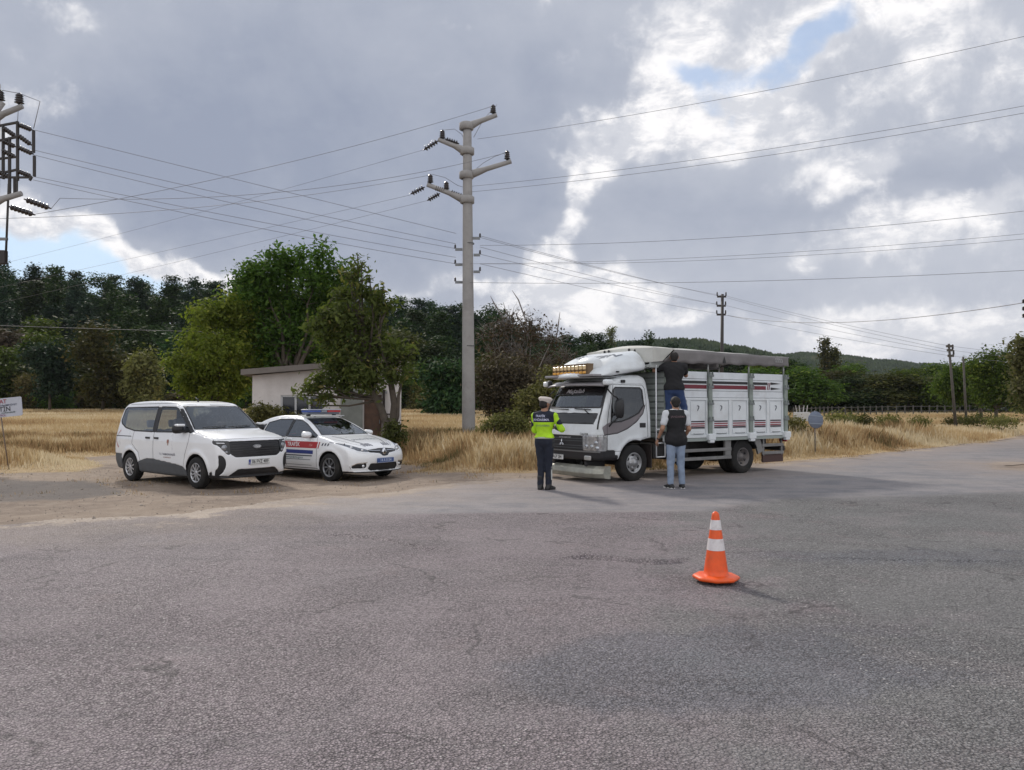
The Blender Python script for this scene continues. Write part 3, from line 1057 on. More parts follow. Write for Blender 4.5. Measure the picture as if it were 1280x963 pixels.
class Shell:
    """a finished hull plus tools to split it into parts and to lay trim on it"""

    def __init__(self, V, Q, parent):
        self.V, self.Q, self.parent = V, Q, parent
        self.C, self.N = face_cn(V, Q)
        self.left = np.ones(len(Q), dtype=bool)
        self.frozen = np.zeros(len(V), dtype=bool)
        self.bvh = BVHTree.FromPolygons([tuple(v) for v in V], [tuple(int(i) for i in q) for q in Q])

    def take(self, mask, name, mat, inner=None, thick=0.02, parent=None, inset=0.0):
        m = mask & self.left
        # drop single stray faces, fill single holes: majority vote over edge neighbours
        self.left &= ~m
        if m.any() and self.left.any(): self.relax(m)
        F = self.Q[m]
        if len(F) == 0: print('EMPTY part', name); return None
        used = np.unique(F)
        rem = np.full(len(self.V), -1); rem[used] = np.arange(len(used))
        V = self.V[used].copy()
        if inset:
            n = np.zeros_like(self.V)
            for kk in range(4): np.add.at(n, F[:, kk], self.N[m])
            n = n[used]; n /= np.maximum(np.linalg.norm(n, axis=1), 1e-9)[:, None]
            V -= n * inset
        o = mesh_np(name, V, rem[F], mat, parent or self.parent)
        if inner is not None:
            o.data.materials.append(inner)
            s = o.modifiers.new('sheet', 'SOLIDIFY'); s.thickness = thick; s.offset = -1; s.material_offset = 1; s.material_offset_rim = 1
        return o

    def relax(self, m):
        """even out the border between the part being taken and what is left"""
        n = len(self.V)
        def edges(F):
            e = np.concatenate([F[:, [k, (k + 1) % 4]] for k in range(4)]); e.sort(axis=1)
            return np.unique(e[:, 0].astype(np.int64) * n + e[:, 1])
        b = np.intersect1d(edges(self.Q[m]), edges(self.Q[self.left]), assume_unique=True)
        if len(b) == 0: return
        a, c = b // n, b % n
        bv = np.unique(np.concatenate([a, c]))
        mv = bv[~self.frozen[bv]]
        for it in range(6):
            acc = np.zeros_like(self.V); cn = np.zeros(n)
            np.add.at(acc, a, self.V[c]); np.add.at(cn, a, 1); np.add.at(acc, c, self.V[a]); np.add.at(cn, c, 1)
            k = mv[cn[mv] >= 2]
            self.V[k] = self.V[k] * .4 + .6 * acc[k] / cn[k][:, None]
        self.frozen[bv] = True

    def hit(self, a, b, proj):
        if proj == 'R': o, d = Vector((a, -3, b)), Vector((0, 1, 0))
        elif proj == 'L': o, d = Vector((a, 3, b)), Vector((0, -1, 0))
        elif proj == 'F': o, d = Vector((6, a, b)), Vector((-1, 0, 0))
        elif proj == 'B': o, d = Vector((-9, a, b)), Vector((1, 0, 0))
        else: o, d = Vector((a, b, 6)), Vector((0, 0, -1))
        loc, nor, i, dist = self.bvh.ray_cast(o, d)
        if loc is None:
            loc, nor, i, dist = self.bvh.find_nearest(o + d * 3)
        if nor.dot(d) > 0: nor = -nor
        return loc, nor

    def ribbon(self, name, pts, width, mat, proj, closed=False, off=0.002, parent=None, step=0.03, mb=None, thick=0.0):
        P2 = [np.array(p, dtype=float) for p in pts]
        if closed: P2.append(P2[0])
        sm = []
        for i in range(len(P2) - 1):
            n = max(1, int(np.linalg.norm(P2[i + 1] - P2[i]) / step))
            for k in range(n): sm.append(P2[i] + (P2[i + 1] - P2[i]) * k / n)
        sm.append(P2[-1])
        H = [self.hit(p[0], p[1], proj) for p in sm]
        vs = []
        m = len(H)
        for i in range(m):
            l, n = H[i]
            if closed: a = H[(i - 1) % (m - 1)][0]; b = H[(i + 1) % (m - 1)][0]
            else: a = H[max(i - 1, 0)][0]; b = H[min(i + 1, m - 1)][0]
            t = (b - a)
            if t.length < 1e-6: t = Vector((1, 0, 0))
            s = t.normalized().cross(n).normalized()
            vs += [l + n * off - s * width / 2, l + n * off + s * width / 2]
        f = [(2 * i, 2 * i + 1, 2 * i + 3, 2 * i + 2) for i in range(m - 1)]
        if mb is not None:
            mb.add(vs, f, True); return None
        b = MB(); b.add(vs, f, True)
        o = b.build(name, mat, parent or self.parent)
        if thick:
            s = o.modifiers.new('t', 'SOLIDIFY'); s.thickness = thick; s.offset = 0
        return o

    def decal(self, name, corners, mat, proj, nu=12, nv=3, off=0.003, parent=None, mb=None):
        """quad patch given by 4 corner points (a..d around)"""
        c = [np.array(p, dtype=float) for p in corners]
        vs = []
        for j in range(nv + 1):
            for i in range(nu + 1):
                u, v = i / nu, j / nv
                p = (c[0] * (1 - u) + c[1] * u) * (1 - v) + (c[3] * (1 - u) + c[2] * u) * v
                l, n = self.hit(p[0], p[1], proj)
                vs.append(l + n * off)
        f = [(j * (nu + 1) + i, j * (nu + 1) + i + 1, (j + 1) * (nu + 1) + i + 1, (j + 1) * (nu + 1) + i) for j in range(nv) for i in range(nu)]
        if mb is not None:
            mb.add(vs, f); return None
        b = MB(); b.add(vs, f)
        return b.build(name, mat, parent or self.parent)

    def text(self, name, s, size, ctr, mat, proj, flip=1, ang=0.0, off=0.004, parent=None, curve=0.0, **kw):
        V, F = text_geo(s, size, **kw)
        ca, sa = math.cos(ang), math.sin(ang)
        vs = []
        for x, y in V:
            y += curve * x * x
            a, b = x * ca - y * sa, x * sa + y * ca
            l, n = self.hit(ctr[0] + flip * a, ctr[1] + b, proj)
            vs.append(l + n * off)
        b = MB(); b.add(vs, F)
        return b.build(name, mat, parent or self.parent)


def wheel(parent, loc, r, w, side, kind, mats, spokes=10, name='wheel'):
    """side = +1: outer face towards +y of the vehicle"""
    e = empty(name, loc); e.parent = parent
    rim_r = r * {'van': 0.64, 'car': 0.70, 'truck': 0.56}[kind]
    t = MB()
    s = side
    prof = [(rim_r, -w / 2), (rim_r + 0.01, -w / 2), (r * 0.93, -w / 2 + 0.004), (r * 0.985, -w / 2 + 0.025), (r, -w * 0.3), (r, w * 0.3), (r * 0.985, w / 2 - 0.025), (r * 0.93, w / 2 - 0.004), (rim_r + 0.012, w / 2), (rim_r, w / 2 - 0.006), (rim_r - 0.005, 0), (rim_r, -w / 2)]
    t.lathe(prof, axis='Y', n=48)
    for kgr in (-0.22, 0.0, 0.22):
        t.lathe([(r + 0.0015, kgr * w - 0.012), (r + 0.004, kgr * w - 0.008), (r + 0.004, kgr * w + 0.008), (r + 0.0015, kgr * w + 0.012)], axis='Y', n=48)
    t.build('tyre', mats['tyre'], e)
    m = MB()
    yo = s * (w / 2 - 0.012)
    if kind in ('van', 'car'):
        m.lathe([(rim_r, yo), (rim_r - 0.012, yo + s * 0.006), (rim_r - 0.03, yo - s * 0.004), (rim_r - 0.035, yo - s * 0.03)], axis='Y', n=40)
        m.lathe([(0.0, yo + s * 0.002), (0.03, yo + s * 0.002), (0.045, yo - s * 0.006), (0.055, yo - s * 0.02)], axis='Y', n=20)
        for i in range(spokes):
            a0 = 2 * math.pi * i / spokes
            for da in ((-0.09, 0.09) if kind == 'car' else (0.0,)):
                a = a0 + da
                p1 = Vector((math.sin(a0) * 0.045, yo - s * 0.008, math.cos(a0) * 0.045)) if kind == 'car' else Vector((math.sin(a) * 0.045, yo - s * 0.008, math.cos(a) * 0.045))
                p2 = Vector((math.sin(a) * (rim_r - 0.02), yo - s * 0.006, math.cos(a) * (rim_r - 0.02)))
                ww = 0.014 if kind == 'car' else 0.030
                m.bar(p1, p2, ww, 0.018, up=(0, 1, 0))
        m.build('rim', mats['rim'], e, bevel=0.003)
        d = MB()
        d.lathe([(0.0, yo - s * 0.06), (rim_r * 0.99, yo - s * 0.045)], axis='Y', n=32)
        d.lathe([(0.05, yo - s * 0.055), (0.12, yo - s * 0.045), (0.12, yo - s * 0.05)], axis='Y', n=24)
        d.build('brake_disc', mats['dark'], e)
    else:
        m.lathe([(rim_r, yo), (rim_r - 0.015, yo + s * 0.008), (rim_r - 0.03, yo - s * 0.01), (rim_r * 0.80, yo - s * 0.06),
                 (rim_r * 0.62, yo - s * (0.02 if mats.get('front') else 0.09)), (rim_r * 0.42, yo + s * (0.0 if mats.get('front') else -0.09)), (rim_r * 0.36, yo + s * (0.03 if mats.get('front') else -0.04)), (0.0, yo + s * (0.035 if mats.get('front') else -0.03))], axis='Y', n=40)
        m.build('rim', mats['rim'], e)
        d = MB()
        for i in range(6):
            a = 2 * math.pi * i / 6
            c = Vector((math.sin(a) * rim_r * 0.74, yo - s * (0.032 if mats.get('front') else 0.062), math.cos(a) * rim_r * 0.74))
            d.lathe([(0.0, s * 0.006), (0.034, s * 0.006), (0.034, -s * 0.01)], origin=c, axis='Y', n=12)
        d.build('vent_hole', mats['dark'], e)
        n = MB()
        for i in range(6):
            a = 2 * math.pi * (i + .5) / 6
            c = Vector((math.sin(a) * rim_r * 0.5, yo - s * (0.005 if mats.get('front') else 0.085), math.cos(a) * rim_r * 0.5))
            n.lathe([(0.0, s * 0.022), (0.012, s * 0.022), (0.014, 0)], origin=c, axis='Y', n=6)
        n.build('wheel_nut', mats['nut'], e)
    return e


# shared vehicle materials
WHITE = mat_simple('white_paint', (0.84, 0.86, 0.88), 0.30, noise=0.02, nscale=2, coat=0.6, dirt=((0.52, 0.48, 0.43), 1.6, 0.08))
WHITE_T = mat_simple('white_truck_paint', (0.72, 0.76, 0.78), 0.38, noise=0.06, nscale=3, coat=0.3, dirt=((0.36, 0.33, 0.29), 2.5, 0.25))
BLACKP = mat_simple('black_plastic', (0.018, 0.018, 0.020), 0.5, noise=0.2, nscale=20)
BLACKG = mat_simple('black_gloss', (0.010, 0.010, 0.012), 0.14, coat=0.4)
GREYP = mat_simple('grey_plastic', (0.085, 0.092, 0.10), 0.6, noise=0.12, nscale=9)
RUBBER = mat_simple('tyre_rubber', (0.012, 0.012, 0.012), 0.85, noise=0.25, nscale=7, dirt=((0.10, 0.085, 0.07), 5, 0.22))
ALLOY = mat_simple('alloy_rim', (0.55, 0.56, 0.58), 0.32, metal=0.75, noise=0.06, nscale=8, dirt=((0.2, 0.17, 0.14), 9, 0.3))
ALLOYD = mat_simple('dark_alloy_rim', (0.34, 0.35, 0.37), 0.30, metal=0.8, noise=0.08, nscale=8)
CHROME = mat_simple('chrome', (0.72, 0.73, 0.75), 0.12, metal=1.0)
INTER = mat_simple('cabin_lining', (0.06, 0.06, 0.065), 0.85)
SEATM = mat_simple('seat_fabric', (0.11, 0.11, 0.12), 0.9, noise=0.15, nscale=15)
GLASS = mat_glass('car_glass', (0.80, 0.86, 0.84), 0.08)
GLASSD = mat_glass('tinted_glass', (0.52, 0.60, 0.62), 0.10)
GLASSW = mat_glass('windscreen_glass', (0.70, 0.78, 0.80), 0.08, 0.02)
LAMPG = mat_simple('lamp_chrome', (0.42, 0.44, 0.47), 0.10, metal=0.7, noise=0.35, nscale=16, coat=0.8)
LAMPC = mat_simple('lamp_clear', (0.75, 0.77, 0.80), 0.06, metal=0.4, coat=1.0)
AMBER = mat_simple('amber_lens', (0.85, 0.42, 0.06), 0.25, coat=0.8, noise=0.15, nscale=30)
REDM = mat_simple('red_marking', (0.42, 0.028, 0.035), 0.4)
BLUEM = mat_simple('blue_marking', (0.025, 0.045, 0.22), 0.4)
NAVYM = mat_simple('navy_marking', (0.020, 0.022, 0.06), 0.4)
WHITEM = mat_simple('white_marking', (0.78, 0.80, 0.82), 0.5)
GREYM = mat_simple('grey_marking', (0.22, 0.24, 0.27), 0.5)
BLACKM = mat_simple('black_marking', (0.02, 0.02, 0.022), 0.5)
PLATEW = mat_simple('plate_white', (0.70, 0.71, 0.70), 0.45)
PLATEB = mat_simple('plate_blue', (0.055, 0.11, 0.30), 0.45)
SEAM = mat_simple('panel_gap', (0.03, 0.03, 0.033), 0.8)


def plate(parent, M, text, blue_band=True, base=PLATEW, ink=BLACKM, w=0.52, h=0.11):
    mb = MB()
    r = 0.012
    mb.prism([(-w / 2 + r, -h / 2), (w / 2 - r, -h / 2), (w / 2, -h / 2 + r), (w / 2, h / 2 - r), (w / 2 - r, h / 2), (-w / 2 + r, h / 2), (-w / 2, h / 2 - r), (-w / 2, -h / 2 + r)], 0.012, M)
    p = mb.build('number_plate', base, parent)
    f = MB()
    for a, b in (((-w / 2 + .004, -h / 2 + .004), (w / 2 - .004, -h / 2 + .009)), ((-w / 2 + .004, h / 2 - .009), (w / 2 - .004, h / 2 - .004))):
        f.add([M @ Vector((a[0], a[1], .0135)), M @ Vector((b[0], a[1], .0135)), M @ Vector((b[0], b[1], .0135)), M @ Vector((a[0], b[1], .0135))], [(0, 1, 2, 3)])
    f.build('plate_border', ink, p)
    dx = 0.0
    if blue_band:
        g = MB()
        g.add([M @ Vector((-w / 2 + .003, -h / 2 + .003, .0145)), M @ Vector((-w / 2 + .048, -h / 2 + .003, .0145)), M @ Vector((-w / 2 + .048, h / 2 - .003, .0145)), M @ Vector((-w / 2 + .003, h / 2 - .003, .0145))], [(0, 1, 2, 3)])
        g.build('country_band', mat_simple('plate_band', (0.02, 0.05, 0.28), 0.4), p)
        V, F = text_geo('TR', 0.032)
        q = MB(); q.add([M @ Vector((x - w / 2 + .026, y - h / 2 + .028, .016)) for x, y in V], F); q.build('country_code', WHITEM, p)
        dx = 0.02
    V, F = text_geo(text, 0.098, xs=0.86)
    q = MB(); q.add([M @ Vector((x + dx, y, .016)) for x, y in V], F); q.build('plate_number', ink, p)
    return p


def seat(parent, x, y, zb=0.42, back=0.62, w=0.46, mat=None, hr=True):
    m = MB()
    m.box((x, y, zb + 0.09), (0.48, w, 0.16))
    rot = Matrix.Rotation(R(-14), 3, 'Y')
    m.box((x - 0.27, y, zb + 0.12 + back / 2), (0.13, w, back), rot)
    if hr:
        m.box((x - 0.36, y, zb + back + 0.24), (0.09, w * 0.55, 0.17), rot)
    return m.build('seat', mat or SEATM, parent, bevel=0.035, seg=3)


def front_matrix(x, y, z, tilt=0.0, yaw=0.0):
    """local plane whose +Z faces the vehicle's front, +X runs towards the vehicle's left (reads correctly from the front)"""
    M = Matrix(((0, 0, 1, x), (1, 0, 0, y), (0, 1, 0, z), (0, 0, 0, 1)))
    return M @ Matrix.Rotation(tilt, 4, 'X') @ Matrix.Rotation(yaw, 4, 'Y')


def mirror(parent, loc, size, side, mat_shell, mat_arm=None, tilt=0.0, arm=0.06):
    m = MB()
    prof = [(-1, 0), (-0.8, 0.75), (-0.2, 1.0), (0.5, 0.9), (1.0, 0.5), (1.0, -0.5), (0.6, -0.9), (-0.5, -0.8)]
    # shell: an ellipsoid-ish housing cut flat at the back
    n, k = 10, 14
    sx, sy, sz = size
    vs = []; fs = []
    for i in range(n + 1):
        u = i / n
        rr = math.sqrt(max(0.0, 1 - (1 - u) ** 2.4))
        for j in range(k):
            a = 2 * math.pi * j / k
            c, s = math.cos(a), math.sin(a)
            c = math.copysign(abs(c) ** 0.7, c); s = math.copysign(abs(s) ** 0.7, s)
            vs.append((loc[0] + sx * (0.5 - u), loc[1] + c * rr * sy / 2, loc[2] + s * rr * sz / 2))
    for i in range(n):
        for j in range(k):
            j2 = (j + 1) % k
            fs.append((i * k + j, i * k + j2, (i + 1) * k + j2, (i + 1) * k + j))
    fs.append(tuple(n * k + j for j in range(k)))
    m.add(vs, fs, True)
    o = m.build('mirror', mat_shell, parent)
    g = MB()
    x = loc[0] - sx * 0.5 - 0.003
    g.add([(x, loc[1] - sy * .38, loc[2] - sz * .36), (x, loc[1] + sy * .38, loc[2] - sz * .36), (x, loc[1] + sy * .38, loc[2] + sz * .36), (x, loc[1] - sy * .38, loc[2] + sz * .36)], [(0, 1, 2, 3)])
    g.build('mirror_glass', CHROME, o)
    a = MB(); a.bar((loc[0], loc[1] - side * sy * 0.3, loc[2] - sz * 0.2), (loc[0] + 0.02, loc[1] - side * (sy * 0.5 + arm), loc[2] - sz * 0.35), 0.09, 0.05)
    a.build('mirror_arm', mat_arm or BLACKP, o, bevel=0.01)
    return o
# ------------------------------------------------------------------ white passenger van
def vehicle_empty(name, axle_front_near, axle_rear_near, wheelbase, track_half, side, zf, label, cat, group=None):
    """place by the two visible wheels (world points); side = -1 when the right side is seen"""
    a = Vector((axle_front_near[0], axle_front_near[1], 0)); b = Vector((axle_rear_near[0], axle_rear_near[1], 0))
    f = (a - b).normalized()
    left = Vector((-f.y, f.x, 0))
    mid = (a + b) / 2 - left * side * track_half
    rz = math.atan2(f.y, f.x)
    return empty(name, (mid.x, mid.y, zf), rz, label, cat, group)


def build_van():
    th = 53.4
    near_f = Vector(((247 - 640) / FPX * 16.0, 16.0, 0))
    f = Vector((math.sin(R(th)), -math.cos(R(th)), 0))
    near_r = near_f - f * 2.69
    z = -0.100
    root = vehicle_empty('passenger_van', near_f, near_r, 2.69, 0.86, -1, z,
                         'white passenger van with black grille, parked left of the patrol car', 'van', 'vehicles stopped at the checkpoint')
    prof = catmull([(2.00, .22), (2.14, .27), (2.20, .42), (2.205, .70), (2.17, .93), (2.08, 1.03), (1.80, 1.10), (1.45, 1.155), (1.22, 1.20), (.98, 1.37), (.68, 1.58), (.46, 1.715), (.25, 1.775), (-.3, 1.815), (-1.1, 1.815),
                    (-1.75, 1.775), (-1.95, 1.70), (-2.04, 1.52), (-2.10, 1.20), (-2.15, .95), (-2.16, .55), (-2.10, .32), (-1.9, .25), (0, .20)], 5)
    secz = [.15, .25, .45, .75, .95, 1.08, 1.2, 1.4, 1.6, 1.72, 1.83]
    secw = [.80, .845, .885, .897, .895, .875, .855, .81, .755, .715, .67]
    V, Q = shell(prof, secz, secw, [-2.2, -1.8, -1.0, .8, 1.5, 1.9, 2.2], [.955, .985, 1, 1, .99, .965, .93], 0.16, 0.07,
                 [(1.345, .325, .385), (-1.345, .325, .375)], 0.60, 0.0175, k=0.07)
    S = Shell(V, Q, root)
    C, N = S.C, S.N
    x, y, zz = C[:, 0], C[:, 1], C[:, 2]
    side = np.abs(N[:, 1]) > 0.55
    # openings
    ws = [(-.76, 1.215), (-.66, 1.69), (.66, 1.69), (.76, 1.215)]
    wind = inpoly(ws, y, zz) & (x > .40) & (N[:, 0] > .25) & (zz > 1.19)
    rg = [(-1.90, 1.36), (-1.86, 1.62), (-1.80, 1.665), (-.40, 1.685), (-.40, 1.14), (-1.20, 1.15), (-1.62, 1.21), (-1.84, 1.30)]
    fg = [(-.26, 1.14), (-.26, 1.685), (.30, 1.68), (.44, 1.64), (1.06, 1.215), (1.0, 1.16)]
    pil = [(-.41, 1.13), (-.41, 1.69), (-.25, 1.69), (-.25, 1.13)]
    pil2 = [(1.0, 1.15), (1.07, 1.21), (.45, 1.655), (.56, 1.655), (.78, 1.50), (1.26, 1.20), (1.10, 1.13)]
    bk = [(-.66, 1.12), (-.60, 1.62), (.60, 1.62), (.66, 1.12)]
    S.take(wind, 'windscreen', GLASSW)
    for s, nm in ((-1, 'right'), (1, 'left')):
        sm = side & (np.sign(y) == s)
        S.take(sm & inpoly(rg, x, zz), 'side_window', GLASS)
        S.take(sm & inpoly(fg, x, zz), 'door_window', mat_glass('open_window', (0.92, 0.93, 0.93), 0.0) if s < 0 else GLASS)
        S.take(sm & inpoly(pil, x, zz), 'window_pillar', BLACKP, INTER)
        S.take((np.abs(N[:, 1]) > .3) & (np.sign(y) == s) & inpoly(pil2, x, zz), 'windscreen_pillar', BLACKP, INTER)
        S.take(sm & inpoly([(-1.00, .18), (-.96, .47), (-.62, .545), (-.4, .55), (.60, .47), (.86, .43), (.98, .34), (.98, .18)], x, zz), 'side_cladding', GREYP)
    S.take(inpoly(bk, y, zz) & (N[:, 0] < -.5) & (x < -1.8), 'rear_window', GLASSD)
    front = N[:, 0] > .25
    gr = [(-.60, .985), (-.60, .72), (-.50, .655), (.50, .655), (.60, .72), (.60, .985)]
    hl = [(-.885, 1.00), (-.89, .955), (-.80, .87), (-.66, .71), (-.60, .70), (-.60, .99)]
    hr_ = [(-a, b) for a, b in hl]
    fx = x > 1.3
    S.take(fx & front & inpoly(gr, y, zz), 'grille', BLACKP, inset=0.02)
    for q in (hl, hr_):
        S.take((x > 1.55) & (N[:, 0] > .08) & inpoly(q, y, zz), 'headlight', BLACKG, inset=0.006)
    low = [(-.62, .275), (-.44, .415), (.44, .415), (.62, .275), (.60, .2), (-.60, .2)]
    S.take(fx & front & inpoly(low, y, zz), 'bumper_intake', BLACKP, inset=0.02)
    for s in (-1, 1):
        v = [(s * .83, .71), (s * .75, .69), (s * .70, .60), (s * .69, .47), (s * .74, .35), (s * .79, .285), (s * .89, .285), (s * .845, .36), (s * .82, .50)]
        S.take((x > 1.7) & (N[:, 0] > .1) & inpoly(v, y, zz), 'corner_intake', BLACKP, inset=0.012)
    S.take((zz < .285) & (np.hypot(x - 1.345, zz - .325) > .39), 'lower_sill', BLACKP)
    S.take((x < -1.70) & (zz < .62) & (np.hypot(x + 1.345, zz - .325) > .38), 'rear_bumper', GREYP)
    arch = ((np.hypot(x - 1.345, zz - .325) < .392) | (np.hypot(x + 1.345, zz - .325) < .382)) & ((np.abs(N[:, 1]) < .75) | (np.abs(y) < .7))
    for sx_ in (-1, 1):
        for sy_ in (-1, 1): S.take(arch & (np.sign(x) == sx_) & (np.sign(y) == sy_), 'wheel_well', BLACKP)
    S.take(N[:, 2] < -.8, 'underbody', BLACKP)
    bon = (N[:, 2] > .35) & (x > 1.16) & (np.abs(y) < .80)
    S.take(bon, 'bonnet', WHITE, INTER)
    for s in (-1, 1):
        sm = (np.sign(y) == s) & (np.abs(N[:, 1]) > .3)
        S.take(sm & inpoly([(-.33, .30), (-.33, 1.70), (.45, 1.70), (1.08, 1.17), (1.05, .95), (.90, .60), (.86, .30)], x, zz), 'front_door', WHITE, INTER)
        S.take(sm & inpoly([(-1.28, .80), (-1.22, 1.15), (-.35, 1.14), (-.35, .30), (-.86, .30), (-.95, .66)], x, zz), 'sliding_door', WHITE, INTER)
    S.take(N[:, 2] > .6, 'roof', WHITE, INTER)
    body = S.take(np.ones(len(Q), bool), 'body', WHITE, INTER)
    # seals and seams
    sl = MB()
    for pr in ('R', 'L'):
        S.ribbon('', rg, .028, None, pr, True, .004, mb=sl); S.ribbon('', fg, .028, None, pr, True, .004, mb=sl)
    S.ribbon('', [(-.77, 1.215), (-.66, 1.70), (.66, 1.70), (.77, 1.215)], .03, None, 'F', True, .004, mb=sl)
    sl.build('window_seal', BLACKP, root)
    sm = MB()
    for pr in ('R', 'L'):
        S.ribbon('', [(-.335, .50), (-.335, 1.13)], .008, None, pr, False, .0015, mb=sm)
        S.ribbon('', [(1.07, 1.13), (1.06, .95), (.93, .68), (.88, .44)], .008, None, pr, False, .0015, mb=sm)
        S.ribbon('', [(-1.20, 1.14), (-1.26, .86), (-.98, .68), (-.90, .50)], .008, None, pr, False, .0015, mb=sm)
        S.ribbon('', [(-2.02, 1.02), (-1.30, 1.02)], .018, None, pr, False, .003, mb=sm)
        S.ribbon('', [(.55, 1.655), (.42, 1.74), (.2, 1.77), (-1.7, 1.745)], .010, None, pr, False, .002, mb=sm)
    S.ribbon('', [(-.80, 1.015), (-.5, 1.03), (0, 1.035), (.5, 1.03), (.80, 1.015)], .010, None, 'F', False, .002, mb=sm)
    for s in (-1, 1):
        S.ribbon('', [(1.95, s * .76), (1.6, s * .80), (1.20, s * .82)], .008, None, 'T', False, .002, mb=sm)
    sm.build('panel_seam', SEAM, root)
    # lamps
    for s in (-1, 1):
        l, n = S.hit(s * .70, .85, 'F')
        m = MB()
        m.lathe([(0.0, .015), (.05, .012), (.066, 0), (.07, -.02)], origin=(l.x - .012, l.y, l.z), axis='X', n=20)
        l2, n2 = S.hit(s * .66, .76, 'F')
        m.lathe([(0.0, .012), (.028, .01), (.034, -.01)], origin=(l2.x - .01, l2.y + s * .01, l2.z), axis='X', n=16)
        m.build('lamp_reflector', mat_simple('lamp_dim', (.30, .31, .33), .2, metal=.6, coat=.6), root)
        m = MB()
        S.decal('', [(s * .84, .963), (s * .70, .955), (s * .70, .943), (s * .83, .948)], None, 'F', 8, 1, .003, mb=m)
        m.build('daytime_light', LAMPC, root)
    g = MB()
    for k in range(6):
        zq = .69 + k * .05
        S.ribbon('', [(-.59, zq), (.59, zq)], .010, None, 'F', False, -.010, mb=g, step=.06)
    g.build('grille_slat', BLACKG, root)
    # oval badge with script
    l, n = S.hit(0, .865, 'F')
    e = MB()
    e.add([(l.x + .006 + .004 * 0, math.cos(a) * .095, .865 + math.sin(a) * .038) for a in np.linspace(0, 2 * math.pi, 28, endpoint=False)] + [(l.x - .02, math.cos(a) * .10, .865 + math.sin(a) * .042) for a in np.linspace(0, 2 * math.pi, 28, endpoint=False)],
          [tuple(range(28))] + [(i, (i + 1) % 28, 28 + (i + 1) % 28, 28 + i) for i in range(28)])
    bd = e.build('badge', mat_simple('badge_silver', (.42, .44, .47), .3, metal=.6), root)
    V2, F2 = text_geo('Ford', .058, shear=.3)
    e = MB(); e.add([(l.x + .009, a, .865 + b) for a, b in V2], F2); e.build('badge_script', WHITEM, bd)
    l, n = S.hit(0.06, .56, 'F')
    plate(root, front_matrix(l.x + .004, .03, .548), '06 FVZ 489')
    # crest and writing on the front doors
    for pr, fl in (('R', 1), ('L', -1)):
        m = MB()
        S.decal('', [(.235, .905), (.315, .905), (.315, .985), (.235, .985)], None, pr, 4, 4, .0035, mb=m)
        S.decal('', [(.255, .86), (.295, .86), (.295, .905), (.255, .905)], None, pr, 2, 2, .0035, mb=m)
        c = m.build('crest', mat_simple('crest_brown', (.38, .24, .19), .5), root)
        m = MB(); S.decal('', [(.25, .925), (.30, .925), (.30, .97), (.25, .97)], None, pr, 2, 2, .006, mb=m)
        m.build('crest_centre', mat_simple('crest_red', (.30, .10, .07), .5), c)
        S.text('door_lettering', 'T.C. TARIM BAKANLIĞI', .062, (.25, .665), mat_simple('lettering_grey', (.16, .16, .2), .5), pr, fl)
        S.text('door_lettering', 'İLÇE MÜDÜRLÜĞÜ', .036, (.25, .60), mat_simple('lettering_brown', (.36, .22, .2), .5), pr, fl)
    # handles
    for pr, s in (('R', -1), ('L', 1)):
        for hx in (-.56, -.20):
            l, n = S.hit(hx, 1.005, pr)
            m = MB(); m.box((hx, l.y + s * .012, 1.005), (.17, .03, .042)); m.build('door_handle', BLACKP, root, bevel=.012, seg=3)
        mo = mirror(root, (.88, s * (.86 + .13), 1.225), (.15, .24, .20), s, BLACKP, arm=.05)
        cap = MB(); cap.box((.905, s * .99, 1.305), (.12, .19, .05)); cap.build('mirror_cap', WHITE, mo, bevel=.022, seg=3)
    m = MB(); m.tube([(-.05, 0, 1.80), (-.07, 0, 1.86), (-.16, 0, 1.895)], [.022, .016, .006], 8); m.build('antenna', BLACKP, root)
    m = MB()
    for s, xx in ((-1, .45), (1, -.1)):
        a, _ = S.hit(s * .10 - .3 * (s < 0), 1.225, 'F')
        pts = []
        for tt in np.linspace(0, 1, 6):
            yy = (-.62 + .02) + tt * .55 if s < 0 else (-.02 + tt * .6)
            l, n = S.hit(yy, 1.235 + .03 * tt, 'F'); pts.append(l + n * .02)
        m.tube(pts, .009, 6)
    m.build('wiper', BLACKP, root)
    # cabin
    for yy in (-.40, .40):
        seat(root, .22, yy, .50, .60)
    for yy in (-.52, 0, .52):
        seat(root, -.72, yy, .50, .56, .42)
    m = MB(); m.box((.98, 0, 1.04), (.46, 1.46, .22)); m.box((1.05, 0, .80), (.4, 1.4, .4)); m.box((-.3, 0, .40), (3.2, 1.5, .06)); m.build('dashboard', INTER, root, bevel=.03)
    m = MB(); m.box((1.0, .18, 1.16), (.20, .24, .012)); m.build('paper_card', mat_simple('paper', (.7, .72, .7), .8), root)
    m = MB()
    ring = [Vector((.70 + .06 * math.sin(a) * .5, .40 + .185 * math.cos(a), 1.02 + .185 * math.sin(a) * .9)) for a in np.linspace(0, 2 * math.pi, 25)]
    m.tube(ring, .014, 8); m.bar((.70, .22, 1.02), (.70, .58, 1.02), .05, .02); m.bar((.70, .40, 1.02), (.95, .40, .95), .05, .05)
    m.build('steering_wheel', BLACKP, root)
    mats = dict(tyre=RUBBER, rim=ALLOY, dark=BLACKP)
    for ax in (1.345, -1.345):
        for s in (-1, 1):
            wheel(root, (ax, s * .795, .325), .325, .20, s, 'van', mats, 10)
    m = MB(); m.box((-1.05, -.1, .30), (.6, .35, .16)); m.tube([(-1.5, .35, .28), (-2.12, .42, .27)], .028, 10); m.build('exhaust', GREYP, root, bevel=.03)
    for s in (-1, 1):
        m = MB(); S.decal('', [(s * .80, .75), (s * .88, .75), (s * .85, 1.15), (s * .78, 1.15)], None, 'B', 2, 6, .006, mb=m); m.build('tail_light', REDM, root)
    return root


